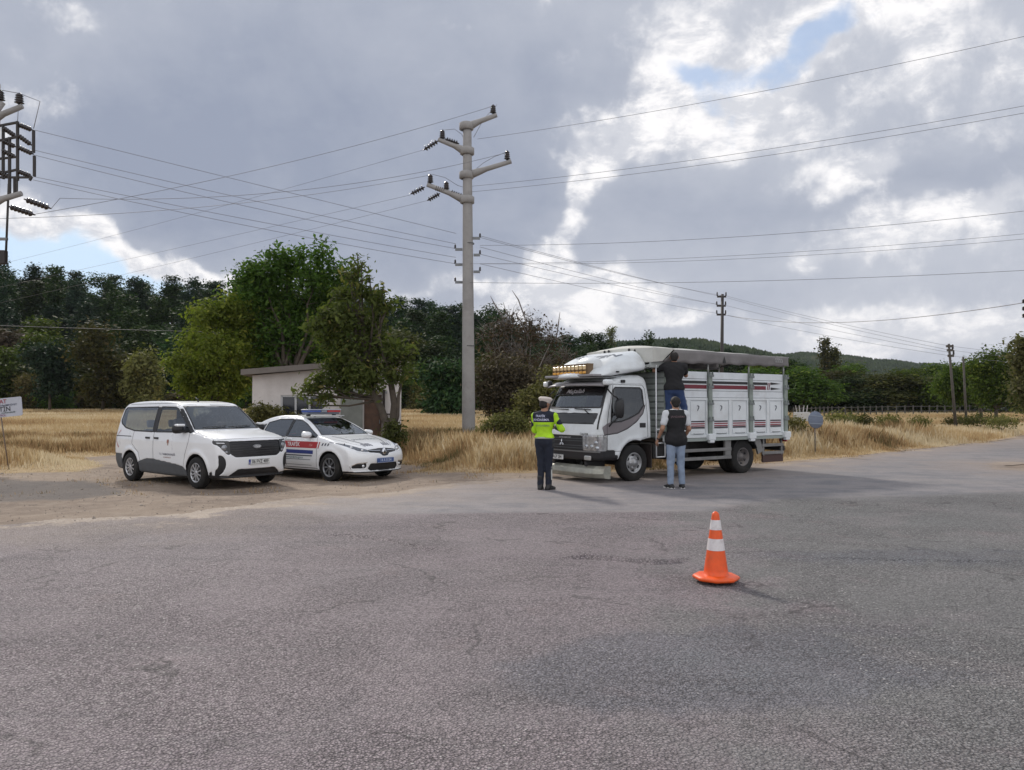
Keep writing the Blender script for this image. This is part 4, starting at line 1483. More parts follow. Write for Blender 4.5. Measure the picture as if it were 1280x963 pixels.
def build_patrol_car():
    th = 54
    near_f = Vector(((413 - 640) / FPX * 17.6, 17.6, 0))
    f = Vector((math.sin(R(th)), -math.cos(R(th)), 0))
    near_r = near_f - f * 2.70
    root = vehicle_empty('patrol_car', near_f, near_r, 2.70, 0.86, -1, -0.108,
                         'white patrol car with red and blue stripes and light bar beside the van', 'police car', 'vehicles stopped at the checkpoint')
    prof = catmull([(2.06, .20), (2.20, .26), (2.245, .42), (2.25, .56), (2.20, .68), (2.10, .765), (1.85, .86), (1.5, .945), (1.22, .99), (1.02, 1.03), (.72, 1.17), (.35, 1.33), (.05, 1.43), (-.25, 1.475), (-.7, 1.485), (-1.1, 1.445), (-1.45, 1.35),
                    (-1.80, 1.17), (-1.98, 1.10), (-2.25, 1.08), (-2.35, 1.02), (-2.38, .85), (-2.37, .5), (-2.28, .28), (-2.1, .24), (0, .19)], 5)
    secz = [.12, .22, .4, .6, .75, .88, .98, 1.05, 1.2, 1.35, 1.45, 1.5]
    secw = [.80, .84, .885, .90, .903, .89, .86, .83, .745, .65, .58, .54]
    V, Q = shell(prof, secz, secw, [-2.4, -2.0, -1.2, .8, 1.5, 1.95, 2.25], [.90, .965, 1, 1, .985, .945, .88], 0.30, 0.14,
                 [(1.35, .315, .365), (-1.35, .315, .36)], 0.60, 0.0175, k=0.06, bowp=2.4)
    S = Shell(V, Q, root)
    C, N = S.C, S.N
    x, y, zz = C[:, 0], C[:, 1], C[:, 2]
    wsp = [(-.72, 1.035), (-.52, 1.41), (.52, 1.41), (.72, 1.035)]
    S.take(inpoly(wsp, y, zz) & (x > .0) & (N[:, 0] > .15) & (N[:, 2] > .3), 'windscreen', GLASSW)
    fg = [(-.18, .985), (-.16, 1.385), (.10, 1.37), (.36, 1.28), (.86, 1.03), (.88, .985)]
    rg = [(-.25, .985), (-.24, 1.39), (-.75, 1.385), (-1.12, 1.30), (-1.16, 1.02), (-1.14, .995)]
    qg = [(-1.22, 1.03), (-1.18, 1.27), (-1.52, 1.12), (-1.52, 1.05)]
    side = np.abs(N[:, 1]) > .35
    for s in (-1, 1):
        sm = side & (np.sign(y) == s)
        for pg, nm in ((fg, 'door_window'), (rg, 'door_window'), (qg, 'quarter_window')):
            S.take(sm & inpoly(pg, x, zz), nm, GLASSD)
        S.take(sm & inpoly([(-.25, .98), (-.24, 1.40), (-.16, 1.40), (-.18, .98)], x, zz), 'window_pillar', BLACKG, INTER)
    S.take(inpoly([(-.68, 1.12), (-.48, 1.42), (.48, 1.42), (.68, 1.12)], y, zz) & (N[:, 0] < -.2) & (x < -1.2) & (N[:, 2] > .3), 'rear_window', GLASSD)
    F_ = (N[:, 0] > .15) & (x > 1.3)
    for s in (-1, 1):
        q = [(s * .885, .885), (s * .80, .80), (s * .66, .70), (s * .44, .665), (s * .42, .715), (s * .58, .77), (s * .74, .845)]
        S.take((x > 1.25) & inpoly(q, y, zz) & (N[:, 0] > .05), 'headlight', mat_simple('lamp_smoked', (.16, .17, .19), .10, metal=.5, noise=.5, nscale=14, coat=.9), inset=.004)
        q = [(s * .80, .315), (s * .80, .36), (s * .72, .415), (s * .50, .425), (s * .50, .33), (s * .54, .305)]
        S.take(F_ & inpoly(q, y, zz), 'fog_light_recess', BLACKP, inset=.02)
    S.take(F_ & inpoly([(-.40, .25), (-.46, .30), (-.41, .41), (.41, .41), (.46, .30), (.40, .25)], y, zz), 'bumper_intake', BLACKP, inset=.02)
    S.take(F_ & inpoly([(-.43, .665), (-.43, .715), (-.12, .745), (.12, .745), (.43, .715), (.43, .665), (.15, .635), (.08, .575), (-.08, .575), (-.15, .635)], y, zz), 'grille', BLACKG, inset=.008)
    S.take((zz < .235) & (np.hypot(x - 1.35, zz - .315) > .37), 'lower_sill', BLACKP)
    arch = ((np.hypot(x - 1.35, zz - .315) < .372) | (np.hypot(x + 1.35, zz - .315) < .367)) & ((np.abs(N[:, 1]) < .75) | (np.abs(y) < .7))
    for sx_ in (-1, 1):
        for sy_ in (-1, 1): S.take(arch & (np.sign(x) == sx_) & (np.sign(y) == sy_), 'wheel_well', BLACKP)
    S.take(N[:, 2] < -.8, 'underbody', BLACKP)
    S.take((N[:, 2] > .45) & (x > 1.0) & (np.abs(y) < .78 - .1 * sstep(x, 1.4, 2.1)), 'bonnet', WHITE, INTER)
    for s in (-1, 1):
        sm = (np.sign(y) == s) & side
        S.take(sm & inpoly([(-.21, .28), (-.21, 1.43), (.12, 1.42), (.90, 1.03), (.93, .8), (.88, .28)], x, zz), 'front_door', WHITE, INTER)
        S.take(sm & inpoly([(-1.28, .72), (-1.17, 1.0), (-1.14, 1.33), (-.75, 1.42), (-.22, 1.43), (-.22, .28), (-.92, .28), (-1.02, .55)], x, zz), 'rear_door', WHITE, INTER)
    S.take((N[:, 2] > .6) & (zz > 1.3), 'roof', WHITE, INTER)
    S.take(np.ones(len(Q), bool), 'body', WHITE, INTER)
    sl = MB(); sm = MB()
    for pr in ('R', 'L'):
        for pg in (fg, rg, qg): S.ribbon('', pg, .024, None, pr, True, .004, mb=sl)
        S.ribbon('', [(-.215, .30), (-.215, .98)], .008, None, pr, False, .0015, mb=sm)
        S.ribbon('', [(.91, 1.0), (.94, .8), (.90, .30)], .008, None, pr, False, .0015, mb=sm)
        S.ribbon('', [(-1.17, .98), (-1.27, .74), (-1.0, .52), (-.93, .30)], .008, None, pr, False, .0015, mb=sm)
        S.ribbon('', [(.93, .27), (-.95, .27)], .012, None, pr, False, .002, mb=sm)
    S.ribbon('', wsp, .026, None, 'F', True, .004, mb=sl)
    for s in (-1, 1):
        S.ribbon('', [(2.02, s * .40), (1.75, s * .60), (1.3, s * .74), (1.02, s * .77)], .008, None, 'T', False, .002, mb=sm)
    sl.build('window_seal', BLACKP, root)
    # bonnet marks: navy line pairs and block stripes along the nose
    bm = MB()
    for s in (-1, 1):
        S.ribbon('', [(1.98, s * .30), (1.6, s * .46), (1.05, s * .55)], .024, None, 'T', False, .004, mb=bm)
        for k in range(4):
            y0 = s * (.16 + k * .065)
            S.decal('', [(2.02 - k * .008, y0), (2.02 - k * .008, y0 + s * .035), (1.86, y0 + s * .075), (1.86, y0 + s * .04)], None, 'T', 2, 3, .003, mb=bm)
    bm.build('bonnet_marking', NAVYM, root)
    sm.build('panel_seam', SEAM, root)
    S.text('bonnet_lettering', 'JANDARMA', .13, (1.60, 0.0), GREYM, 'T', 1, R(90)) if False else None
    Vt, Ft = text_geo('JANDARMA', .15)
    m = MB(); vs = []
    for a, b in Vt:
        l, n = S.hit(1.55 - b, a, 'T'); vs.append(l + n * .004)
    m.add(vs, Ft); m.build('bonnet_lettering', GREYM, root)
    # side livery
    for pr, fl, s in (('R', 1, -1), ('L', -1, 1)):
        mr = MB(); mb_ = MB(); mn = MB(); mg = MB(); mw = MB()
        S.decal('', [(-.95, .735), (.92, .735), (.97, .885), (-.95, .885)], None, pr, 22, 3, .003, mb=mr)
        S.decal('', [(.96, .735), (.995, .735), (1.045, .885), (1.01, .885)], None, pr, 2, 3, .003, mb=mr)
        S.decal('', [(-.95, .60), (.80, .60), (.81, .685), (-.95, .685)], None, pr, 20, 2, .003, mb=mb_)
        S.decal('', [(-.95, .545), (.76, .545), (.77, .568), (-.95, .568)], None, pr, 20, 1, .003, mb=mn)
        for k in range(3):
            xk = 1.09 + k * .095
            S.decal('', [(xk, .80), (xk + .04, .80), (xk + .075, .86), (xk + .035, .86)], None, pr, 2, 2, .003, mb=mn)
        S.decal('', [(-.95, .455), (.70, .455), (.70, .47), (-.95, .47)], None, pr, 16, 1, .003, mb=mg)
        S.decal('', [(-.95, .33), (.72, .33), (.72, .342), (-.95, .342)], None, pr, 16, 1, .003, mb=mg)
        S.decal('', [(-.95, .775), (-.50, .775), (-.50, .845), (-.95, .845)], None, pr, 6, 1, .006, mb=mw)
        S.decal('', [(-.50, .75), (-.38, .81), (-.38, .81), (-.50, .87)], None, pr, 3, 2, .006, mb=mw)
        mr.build('red_stripe', REDM, root); mb_.build('blue_stripe', BLUEM, root); mn.build('navy_stripe', NAVYM, root); mg.build('thin_line', GREYM, root); mw.build('white_arrow', WHITEM, root)
        S.text('side_lettering', 'TRAFİK', .135, (.10, .808), WHITEM, pr, fl, off=.006)
        S.text('side_lettering', '154', .085, (.72, .800), mat_simple('pale_red', (.62, .30, .28), .5), pr, fl, off=.006)
        S.text('side_web_address', 'www.jandarma.gov.tr', .075, (.12, .510), mat_simple('teal_grey', (.12, .22, .25), .5), pr, fl, off=.004)
        for hx in (-.08, -.98):
            l, n = S.hit(hx, .925, pr)
            m = MB(); m.box((hx, l.y + s * .012, .925), (.19, .028, .032)); m.build('door_handle', WHITE, root, bevel=.010, seg=3)
        mirror(root, (.70, s * (.86 + .11), 1.045), (.17, .23, .155), s, WHITE, arm=.06)
    # diamond badge
    l, n = S.hit(0, .665, 'F')
    m = MB()
    outer = [(0, .105), (.062, 0), (0, -.105), (-.062, 0)]; inner = [(0, .055), (.030, 0), (0, -.055), (-.030, 0)]
    vs = [(l.x + .014, a, .665 + b) for a, b in outer] + [(l.x + .024, a, .665 + b) for a, b in inner] + [(l.x - .02, a * 1.05, .665 + b * 1.05) for a, b in outer]
    fs = [(i, (i + 1) % 4, 4 + (i + 1) % 4, 4 + i) for i in range(4)] + [(8 + i, 8 + (i + 1) % 4, (i + 1) % 4, i) for i in range(4)]
    m.add(vs, fs); m.build('badge', CHROME, root)
    cm = MB()
    for s in (-1, 1):
        S.ribbon('', [(s * .40, .705), (s * .10, .695)], .014, None, 'F', False, .006, mb=cm)
        S.ribbon('', [(s * .80, .375), (s * .70, .428), (s * .49, .438)], .014, None, 'F', False, .004, mb=cm)
        S.ribbon('', [(s * .80, .30), (s * .82, .36)], .014, None, 'F', False, .004, mb=cm)
        l, n = S.hit(s * .56, .36, 'F')
        q = MB(); q.lathe([(0, .012), (.03, .008), (.038, -.01)], origin=(l.x - .008, l.y, l.z), axis='X', n=16); q.build('fog_light', LAMPC, root)
        l, n = S.hit(s * .55, .715, 'F'); q = MB()
        q.lathe([(0, .012), (.03, .008), (.034, -.01)], origin=(l.x, l.y, l.z), axis='X', n=14)
        l, n = S.hit(s * .72, .775, 'F'); q.lathe([(0, .012), (.034, .008), (.038, -.01)], origin=(l.x, l.y, l.z), axis='X', n=14)
        q.build('lamp_lens', LAMPC, root)
    cm.build('chrome_trim', CHROME, root)
    l, n = S.hit(0, .47, 'F')
    plate(root, front_matrix(l.x + .004, 0, .475), '14 A 0154', False, PLATEB, mat_simple('plate_pale', (.55, .62, .75), .5))
    # roof light bar
    m = MB(); m.box((.02, 0, 1.535), (.22, 1.00, .05)); lb = m.build('light_bar', mat_simple('bar_grey', (.16, .18, .22), .35), root, bevel=.02, seg=3)
    for nm, y0, y1, mt in (('blue_lens', -.52, -.10, mat_simple('blue_lens', (.05, .10, .38), .12, coat=.8)), ('red_lens', .10, .52, mat_simple('red_lens', (.50, .03, .04), .15, coat=.8)), ('clear_lens', -.09, .09, mat_simple('grey_lens', (.30, .33, .38), .2, coat=.6))):
        m = MB(); m.box((.02, (y0 + y1) / 2, 1.585), (.24, y1 - y0, .055)); m.build(nm, mt, lb, bevel=.018, seg=3)
    m = MB(); m.box((.02, 0, 1.625), (.26, 1.06, .018)); m.build('bar_cover', mat_simple('bar_pale', (.45, .48, .55), .3), lb, bevel=.006)
    m = MB()
    for s in (-1, 1): m.box((.02, s * .40, 1.495), (.10, .05, .06))
    m.build('bar_foot', BLACKP, lb)
    m = MB(); m.box((.28, 0, 1.475), (.07, .98, .018)); m.box((.26, .40, 1.455), (.05, .05, .04)); m.box((.26, -.40, 1.455), (.05, .05, .04)); m.build('front_bar', mat_simple('bar_white', (.6, .62, .64), .4), lb, bevel=.006)
    for yy in (-.37, .37): seat(root, .05, yy, .26, .62)
    for yy in (-.42, .42): seat(root, -.85, yy, .28, .56, .5)
    m = MB(); m.box((.82, 0, .86), (.5, 1.40, .20)); m.box((-.2, 0, .25), (2.8, 1.4, .05)); m.build('dashboard', INTER, root, bevel=.03)
    m = MB()
    ring = [Vector((.52, .37 + .18 * math.cos(a), .92 + .16 * math.sin(a))) for a in np.linspace(0, 2 * math.pi, 25)]
    m.tube(ring, .014, 8); m.bar((.52, .2, .92), (.52, .54, .92), .05, .02); m.bar((.52, .37, .92), (.80, .37, .85), .05, .05); m.build('steering_wheel', BLACKP, root)
    mats = dict(tyre=RUBBER, rim=ALLOYD, dark=BLACKP)
    for ax in (1.35, -1.35):
        for s in (-1, 1): wheel(root, (ax, s * .80, .315), .315, .205, s, 'car', mats, 8)
    for s in (-1, 1):
        m = MB(); S.decal('', [(s * .55, .82), (s * .85, .82), (s * .84, 1.0), (s * .60, 1.0)], None, 'B', 4, 3, .006, mb=m); m.build('tail_light', REDM, root)
    return root


build_van()
build_patrol_car()
# ------------------------------------------------------------------ livestock truck
def build_truck():
    th = R(56)
    rear = Vector((math.sin(th), math.cos(th), 0)); f = -rear
    leftv = Vector((-f.y, f.x, 0))
    near = Vector((2.55, 16.55, 0))                    # ground under the near front wheel
    org = near - leftv * 0.86
    root = empty('stake_body_truck', (org.x, org.y, 0), math.atan2(f.y, f.x), 'white truck with amber lamp rack on its cab and grey tarpaulin over its load bed', 'truck', 'vehicles stopped at the checkpoint')
    prof = catmull([(.98, .42), (1.05, .50), (1.07, .70), (1.075, .98), (1.05, 1.22), (1.00, 1.42), (.93, 1.56), (.76, 1.90), (.64, 2.08), (.50, 2.20), (.25, 2.265), (-.25, 2.28), (-.40, 2.255), (-.465, 2.14), (-.50, 1.6), (-.50, .96), (-.44, .88), (.2, .46), (.6, .42)], 5)
    prof = [(.98, .46), (1.05, .50), (1.07, .70), (1.075, .98), (1.05, 1.22), (1.00, 1.42), (.93, 1.56), (.80, 1.83), (.68, 2.04), (.56, 2.17), (.35, 2.25), (0, 2.28), (-.30, 2.28), (-.42, 2.24), (-.47, 2.12), (-.50, 1.7), (-.50, .90), (-.2, .86), (.1, .46)]
    secz = [.40, .55, .9, 1.2, 1.45, 1.7, 2.0, 2.15, 2.28]
    secw = [.985, .995, 1.0, .995, .985, .955, .905, .875, .84]
    V, Q = shell(prof, secz, secw, [-.6, .5, .9, 1.1], [1, 1, .985, .955], 0.13, 0.0, [(0, .40, .475)], 0.62, 0.0175, k=0.10, xm=(.35, -.35), bowp=3.0)
    S = Shell(V, Q, root)
    C, N = S.C, S.N
    x, y, zz = C[:, 0], C[:, 1], C[:, 2]
    F_ = (N[:, 0] > .3) & (x > .45)
    wsp = [(-.86, 1.575), (-.80, 2.02), (.80, 2.02), (.86, 1.575)]
    S.take(F_ & inpoly(wsp, y, zz) & (zz > 1.855), 'sun_strip', BLACKG, INTER)
    S.take(F_ & inpoly(wsp, y, zz), 'windscreen', GLASSW)
    S.take(F_ & inpoly([(-.86, 1.46), (-.80, 1.24), (.80, 1.24), (.86, 1.46)], y, zz), 'vent_panel', mat_simple('dark_vent', (.045, .048, .052), .45), INTER, inset=.01)
    for s in (-1, 1):
        dw = [(.67, 1.27), (.63, 1.60), (.54, 1.95), (.48, 2.0), (-.22, 2.0), (-.28, 1.95), (-.28, 1.62), (-.12, 1.46), (.14, 1.35), (.40, 1.28)]
        sm = (np.sign(y) == s) & (np.abs(N[:, 1]) > .5)
        S.take(sm & inpoly(dw, x, zz), 'door_window', mat_glass('truck_side_glass', (.22, .24, .24), .03))
        S.take((x > .77) & (N[:, 0] > -.1) & (np.sign(y) == s) & (zz > .67) & (zz < 1.0) & (np.abs(y) > .52), 'headlight', mat_simple('truck_lamp', (.46, .47, .48), .14, metal=.55, noise=.4, nscale=11, coat=.9), inset=.004)
        S.take(sm & (N[:, 0] > -.5) & inpoly([(.86, 1.005), (.50, 1.04), (.22, 1.13), (-.04, 1.27), (-.24, 1.45), (-.33, 1.64), (-.28, 1.62), (-.12, 1.46), (.14, 1.35), (.40, 1.28), (.67, 1.27), (.78, 1.24), (.90, 1.16)], x, zz), 'door_graphic', mat_simple('taupe_graphic', (.20, .18, .19), .4), INTER)
    S.take(F_ & (zz > .67) & (zz < .985) & (np.abs(y) < .56), 'grille', BLACKP, inset=.015)
    S.take((x > .56) & (zz < .69), 'front_bumper', BLACKP)
    S.take((x > .50) & (zz < .58), 'front_bumper', BLACKP)
    S.take(((np.hypot(x, zz - .40) < .485)) & ((np.abs(N[:, 1]) < .75) | (np.abs(y) < .7)), 'wheel_well', BLACKP)
    S.take(N[:, 2] < -.7, 'underbody', BLACKP)
    for s in (-1, 1):
        sm = (np.sign(y) == s) & (np.abs(N[:, 1]) > .5)
        S.take(sm & inpoly([(.78, .48), (.78, 1.2), (.72, 1.5), (.52, 2.08), (-.34, 2.08), (-.36, .92), (.2, .88), (.42, .6), (.45, .48)], x, zz), 'door', WHITE_T, INTER)
    S.take((N[:, 2] > .6) & (zz > 2.1), 'cab_roof', WHITE_T, INTER)
    S.take(np.ones(len(Q), bool), 'cab', WHITE_T, INTER)
    sl = MB(); sm = MB()
    for pr in ('L', 'R'):
        S.ribbon('', dw, .03, None, pr, True, .004, mb=sl)
        S.ribbon('', [(.775, .50), (.775, 1.2), (.72, 1.5), (.52, 2.06), (-.30, 2.06), (-.36, 1.98), (-.37, .94)], .010, None, pr, False, .002, mb=sm)
        S.ribbon('', [(.77, .66), (.40, .66)], .008, None, pr, False, .002, mb=sm)
    S.ribbon('', wsp, .035, None, 'F', True, .005, mb=sl)
    for pr in ('L', 'R'): S.ribbon('', [(.86, 1.0), (.50, 1.035), (.22, 1.125), (-.04, 1.265), (-.24, 1.445), (-.33, 1.64)], .014, None, pr, False, .004, mb=sl)
    for s in (-1, 1):
        S.ribbon('', [(s * .90, 1.12), (s * .91, 1.45), (s * .86, 1.80), (s * .82, 2.08)], .035, None, 'F', False, .005, mb=sl)
    S.ribbon('', [(-.80, 1.235), (.80, 1.235)], .02, None, 'F', False, .004, mb=sl)
    sl.build('window_seal', BLACKP, root); sm.build('panel_seam', SEAM, root)
    l, n = S.hit(0, 1.93, 'F')
    S.text('windscreen_script', 'Maşallah', .13, (-.10, 1.925), mat_simple('script_white', (.5, .48, .5), .5), 'F', 1, off=.006, shear=.35, xs=1.35)
    S.text('front_lettering', 'CANTER', .062, (.56, 1.015), BLACKM, 'F', 1, off=.004)
    S.text('front_lettering', 'AKTAŞ NAKLİYAT', .05, (-.05, .935), mat_simple('lettering_dim', (.4, .4, .42), .5), 'F', 1, off=.006)
    # three-diamond badge
    l, n = S.hit(-.15, .82, 'F')
    m = MB()
    for a in (90, 210, 330):
        u = Vector((math.cos(R(a)), math.sin(R(a)))); v = Vector((-u.y, u.x))
        ps = [Vector((0, 0)), u * .045 + v * .026, u * .09, u * .045 - v * .026]
        m.add([(l.x + .022, -.15 + p.x, .815 + p.y) for p in ps], [(0, 1, 2, 3)])
    m.build('badge', CHROME, root)
    g = MB()
    for zq in (.72, .77, .87, .92):
        S.ribbon('', [(-.54, zq), (.54, zq)], .014, None, 'F', False, .004, mb=g, step=.06)
    g.build('grille_slat', GREYP, root)
    m = MB(); S.ribbon('', [(-.95, .655), (.95, .655)], .03, None, 'F', False, .02, mb=m); m.build('bumper_trim', mat_simple('dull_steel', (.25, .26, .27), .35, metal=.7), root)
    for s in (-1, 1):
        l, n = S.hit(s * .66, .52, 'F')
        m = MB(); m.box((l.x + .015, s * .66, .52), (.05, .21, .10)); m.build('fog_light', mat_simple('fog_glass', (.5, .5, .48), .15, metal=.3, coat=.8), root, bevel=.03, seg=3)
        for k, (yy, z0) in enumerate(((.62, .76), (.76, .76), (.86, .84), (.88, .73))):
            l, n = S.hit(s * yy, z0, 'F')
            m = MB(); m.lathe([(0, .02), (.035, .015), (.05, 0), (.055, -.03)], origin=(l.x - .01, l.y, l.z), axis='X', n=14); m.build('lamp_reflector', LAMPG, root)
    l, n = S.hit(-.33, .52, 'F')
    plate(root, front_matrix(l.x + .02, -.38, .50), '14 AGP 284', False)
    # polished step bar under the bumper
    m = MB()
    yy = np.linspace(-1.0, 1.0, 13)
    vs = []; n_ = len(yy)
    for t in yy:
        bx = .98 - .10 * abs(t) ** 3 - .12 * max(0, abs(t) - .85) / .15
        vs += [(bx, t, .36), (bx + .10, t, .30), (bx + .13, t, .20), (bx + .08, t, .11), (bx - .05, t, .10), (bx - .06, t, .34)]
    fs = [(i * 6 + k, i * 6 + (k + 1) % 6, (i + 1) * 6 + (k + 1) % 6, (i + 1) * 6 + k) for i in range(n_ - 1) for k in range(6)]
    fs += [tuple(range(6)), tuple((n_ - 1) * 6 + k for k in range(5, -1, -1))]
    m.add(vs, fs)
    m.build('step_bar', mat_simple('worn_aluminium', (.36, .36, .31), .45, metal=.45, noise=.25, nscale=5, dirt=((.20, .16, .12), 4, .5)), root, bevel=.01)
    m = MB()
    for s in (-1, 1): m.box((.75, s * .55, .38), (.5, .08, .12))
    m.build('step_bracket', BLACKP, root)
    # sun visor over the windscreen
    m = MB(); vs = []
    yy = np.linspace(-.98, .98, 15)
    for t in yy:
        b = .10 * abs(t) ** 3
        vs += [(.66 - b * .3, t * .95, 2.16 - .02 * abs(t)), (.93 - b, t, 2.085 - .03 * abs(t) ** 2), (.95 - b, t, 2.045 - .03 * abs(t) ** 2), (.66 - b * .3, t * .95, 2.11)]
    fs = [(i * 4 + k, i * 4 + (k + 1) % 4, (i + 1) * 4 + (k + 1) % 4, (i + 1) * 4 + k) for i in range(14) for k in range(4)] + [(0, 1, 2, 3), (59, 58, 57, 56)]
    m.add(vs, fs, True)
    m.build('sun_visor', mat_simple('visor_grey', (.30, .29, .30), .3, coat=.3), root)
    for s in (-1, 1):
        m = MB(); m.box((.80, s * 1.04, 2.10), (.20, .15, .12)); m.build('marker_lamp', WHITE_T, root, bevel=.04, seg=3)
    # roof fairing
    prof = catmull([(1.00, 2.205), (1.06, 2.25), (1.0, 2.33), (.78, 2.50), (.42, 2.665), (.05, 2.77), (-.32, 2.825), (-.42, 2.81), (-.44, 2.62), (-.42, 2.42), (-.15, 2.34), (.25, 2.27), (.6, 2.21)], 5)
    V, Q = shell(prof, [2.15, 2.25, 2.4, 2.55, 2.7, 2.9], [.93, .97, .96, .90, .78, .55], [-.6, .2, .8, 1.1], [1.02, 1, .95, .88], .30, 0, [], 0, .0175, k=.16, xm=(.4, -.4), bowp=2.2)
    T = Shell(V, Q, root)
    fr = T.take(np.ones(len(Q), bool), 'roof_fairing', WHITE_T)
    # round bulge behind the lamps
    m = MB(); n, k = 8, 20
    vs = [(.66 - .26 * (1 - math.cos(u)) * 0 + .0 + .17 * math.cos(u) * 1.4, .30 + .44 * math.sin(u) * math.cos(a), 2.42 + .24 * math.sin(u) * math.sin(a) + .02) for u in np.linspace(0.02, math.pi / 2, n) for a in np.linspace(0, 2 * math.pi, k, endpoint=False)]
    m.add(vs, [(i * k + j, i * k + (j + 1) % k, (i + 1) * k + (j + 1) % k, (i + 1) * k + j) for i in range(n - 1) for j in range(k)], True)
    m.build('fairing_bulge', WHITE_T, fr)
    Vt, Ft = text_geo('GÜLEZEN', .30, xs=1.15)
    m = MB(); vs = []
    for a, b in Vt:
        l, nn = T.hit(.45 + b * -.95 - .42 * abs(a) ** 1.8, a * .95 + .05, 'T'); vs.append(l + nn * .007)
    m.add(vs, Ft); m.build('fairing_lettering', mat_simple('fairing_grey', (.14, .16, .19), .5), fr)
    m = MB(); T.ribbon('', [(1.02, 2.235), (.6, 2.235), (.2, 2.30), (-.45, 2.40)], .035, None, 'L', False, .004, mb=m); T.ribbon('', [(1.02, 2.235), (.6, 2.235), (.2, 2.30), (-.45, 2.40)], .035, None, 'R', False, .004, mb=m)
    m.build('fairing_edge', BLACKP, fr)
    m = MB()
    for (xx, yy) in ((-.42, -.62), (-.40, -.45), (-.38, -.28), (-.40, .38), (-.42, .55)):
        l, nn = T.hit(xx, yy, 'T')
        q = MB(); q.lathe([(0, .07), (.02, .06), (.028, .03), (.012, 0)], origin=l, n=10); q.build('marker_light', BLACKP, fr)
    q = MB(); q.box((.45, .95, 2.33), (.07, .03, .03)); q.build('side_marker', BLACKP, fr)
    # amber lamp rack
    rk = MB(); rk.box((.90, 0, 2.385), (.16, 1.16, .215)); rack = rk.build('lamp_rack', mat_simple('rack_amber', (.34, .26, .14), .4), root, bevel=.012)
    fm = MB()
    for zz_ in (2.275, 2.385, 2.495): fm.box((.99, 0, zz_), (.03, 1.18, .018))
    for k in range(10): fm.box((.99, -.585 + k * .13, 2.385), (.03, .014, .22))
    fm.box((.90, .592, 2.385), (.18, .025, .25)); fm.box((.90, -.592, 2.385), (.18, .025, .25))
    fm.build('rack_frame', mat_simple('rack_brown', (.16, .10, .05), .5), rack)
    for k in range(9):
        q = MB(); q.box((.992, -.52 + k * .13, 2.425), (.05, .105, .095)); q.build('amber_lamp', mat_simple('amber_pale', (.80, .60, .32), .2, coat=.8), rack, bevel=.02, seg=3)
        q = MB(); q.box((.992, -.52 + k * .13, 2.318), (.05, .105, .055)); q.build('amber_lamp', AMBER, rack, bevel=.015, seg=2)
    q = MB(); q.box((.88, 0, 2.255), (.3, 1.7, .05)); q.build('rack_base', mat_simple('visor_grey', (.30, .29, .30), .3), rack, bevel=.015)
    # door furniture
    for pr, s in (('L', 1), ('R', -1)):
        l, n = S.hit(-.22, 1.20, pr)
        m = MB(); m.box((-.22, l.y + s * .004, 1.195), (.17, .02, .10)); m.build('door_handle', BLACKP, root, bevel=.02, seg=3)
        mo = mirror(root, (.62, s * (1.0 + .15), 1.56), (.15, .22, .42), s, BLACKP, arm=.02)
        a = MB(); a.tube([(.60, s * 1.15, 1.75), (.72, s * 1.08, 1.85), (.70, s * .92, 1.96)], .016, 8); a.build('mirror_bracket', BLACKP, mo); a = MB(); a.tube([(.60, s * 1.15, 1.38), (.70, s * 1.06, 1.26), (.72, s * .98, 1.18)], .016, 8); a.build('mirror_bracket', BLACKP, mo)
        q = MB(); q.lathe([(0, .05), (.07, .045), (.09, 0), (.08, -.03), (0, -.05)], origin=(.80, s * .98, 2.10), axis='X', n=16); q.build('spot_mirror', BLACKP, root)
        l, n = S.hit(.25, 2.10, pr); q = MB(); q.box((.25, l.y + s * .01, 2.135), (.11, .05, .06)); q.build('side_marker', BLACKP, root, bevel=.015)
    m = MB()
    for (a, b) in ((-.75, -.05), (.15, .65)):
        pts = []
        for t in np.linspace(0, 1, 5):
            l, n = S.hit(a + (b - a) * t, 1.535 - .015 * t, 'F'); pts.append(l + n * .03)
        m.tube(pts, .011, 6)
    l, n = S.hit(.45, 1.53, 'F'); l2, n2 = S.hit(.62, 1.44, 'F'); m.tube([l + n * .03, l2 + n2 * .02], .012, 6)
    m.build('wiper', BLACKP, root)
    # cabin and driver's seat
    seat(root, -.05, .52, 1.02, .62); seat(root, -.05, -.52, 1.02, .62); seat(root, -.05, 0, 1.02, .56, .4)
    m = MB(); m.box((.78, 0, 1.30), (.34, 1.7, .24)); m.box((.2, 0, .98), (1.3, 1.75, .06)); m.build('dashboard', INTER, root, bevel=.03)
    m = MB()
    ring = [Vector((.52 + .10 * math.sin(a), .52 + .21 * math.cos(a), 1.45 + .16 * math.sin(a))) for a in np.linspace(0, 2 * math.pi, 25)]
    m.tube(ring, .015, 8); m.bar((.52, .32, 1.45), (.52, .72, 1.45), .05, .02); m.bar((.52, .52, 1.45), (.72, .52, 1.3), .05, .05); m.build('steering_wheel', BLACKP, root)
    # wheels
    fm_ = dict(tyre=RUBBER, rim=mat_simple('steel_rim', (.40, .41, .42), .35, metal=.6, noise=.15, nscale=6, dirt=((.15, .12, .09), 8, .5)), dark=BLACKP, nut=CHROME, front=True)
    rm_ = dict(tyre=RUBBER, rim=mat_simple('rear_rim', (.14, .13, .13), .6, noise=.2, nscale=6, dirt=((.2, .16, .12), 8, .5)), dark=BLACKP, nut=GREYP)
    for s in (-1, 1):
        wheel(root, (0, s * .86, .395), .395, .22, s, 'truck', fm_)
        wheel(root, (-3.50, s * .88, .395), .395, .22, s, 'truck', rm_)
        wheel(root, (-3.50, s * .62, .395), .395, .22, s, 'truck', rm_)
    # chassis
    CH = mat_simple('chassis_black', (.020, .019, .019), .7, noise=.2, nscale=6, dirt=((.12, .10, .08), 3, .4))
    m = MB()
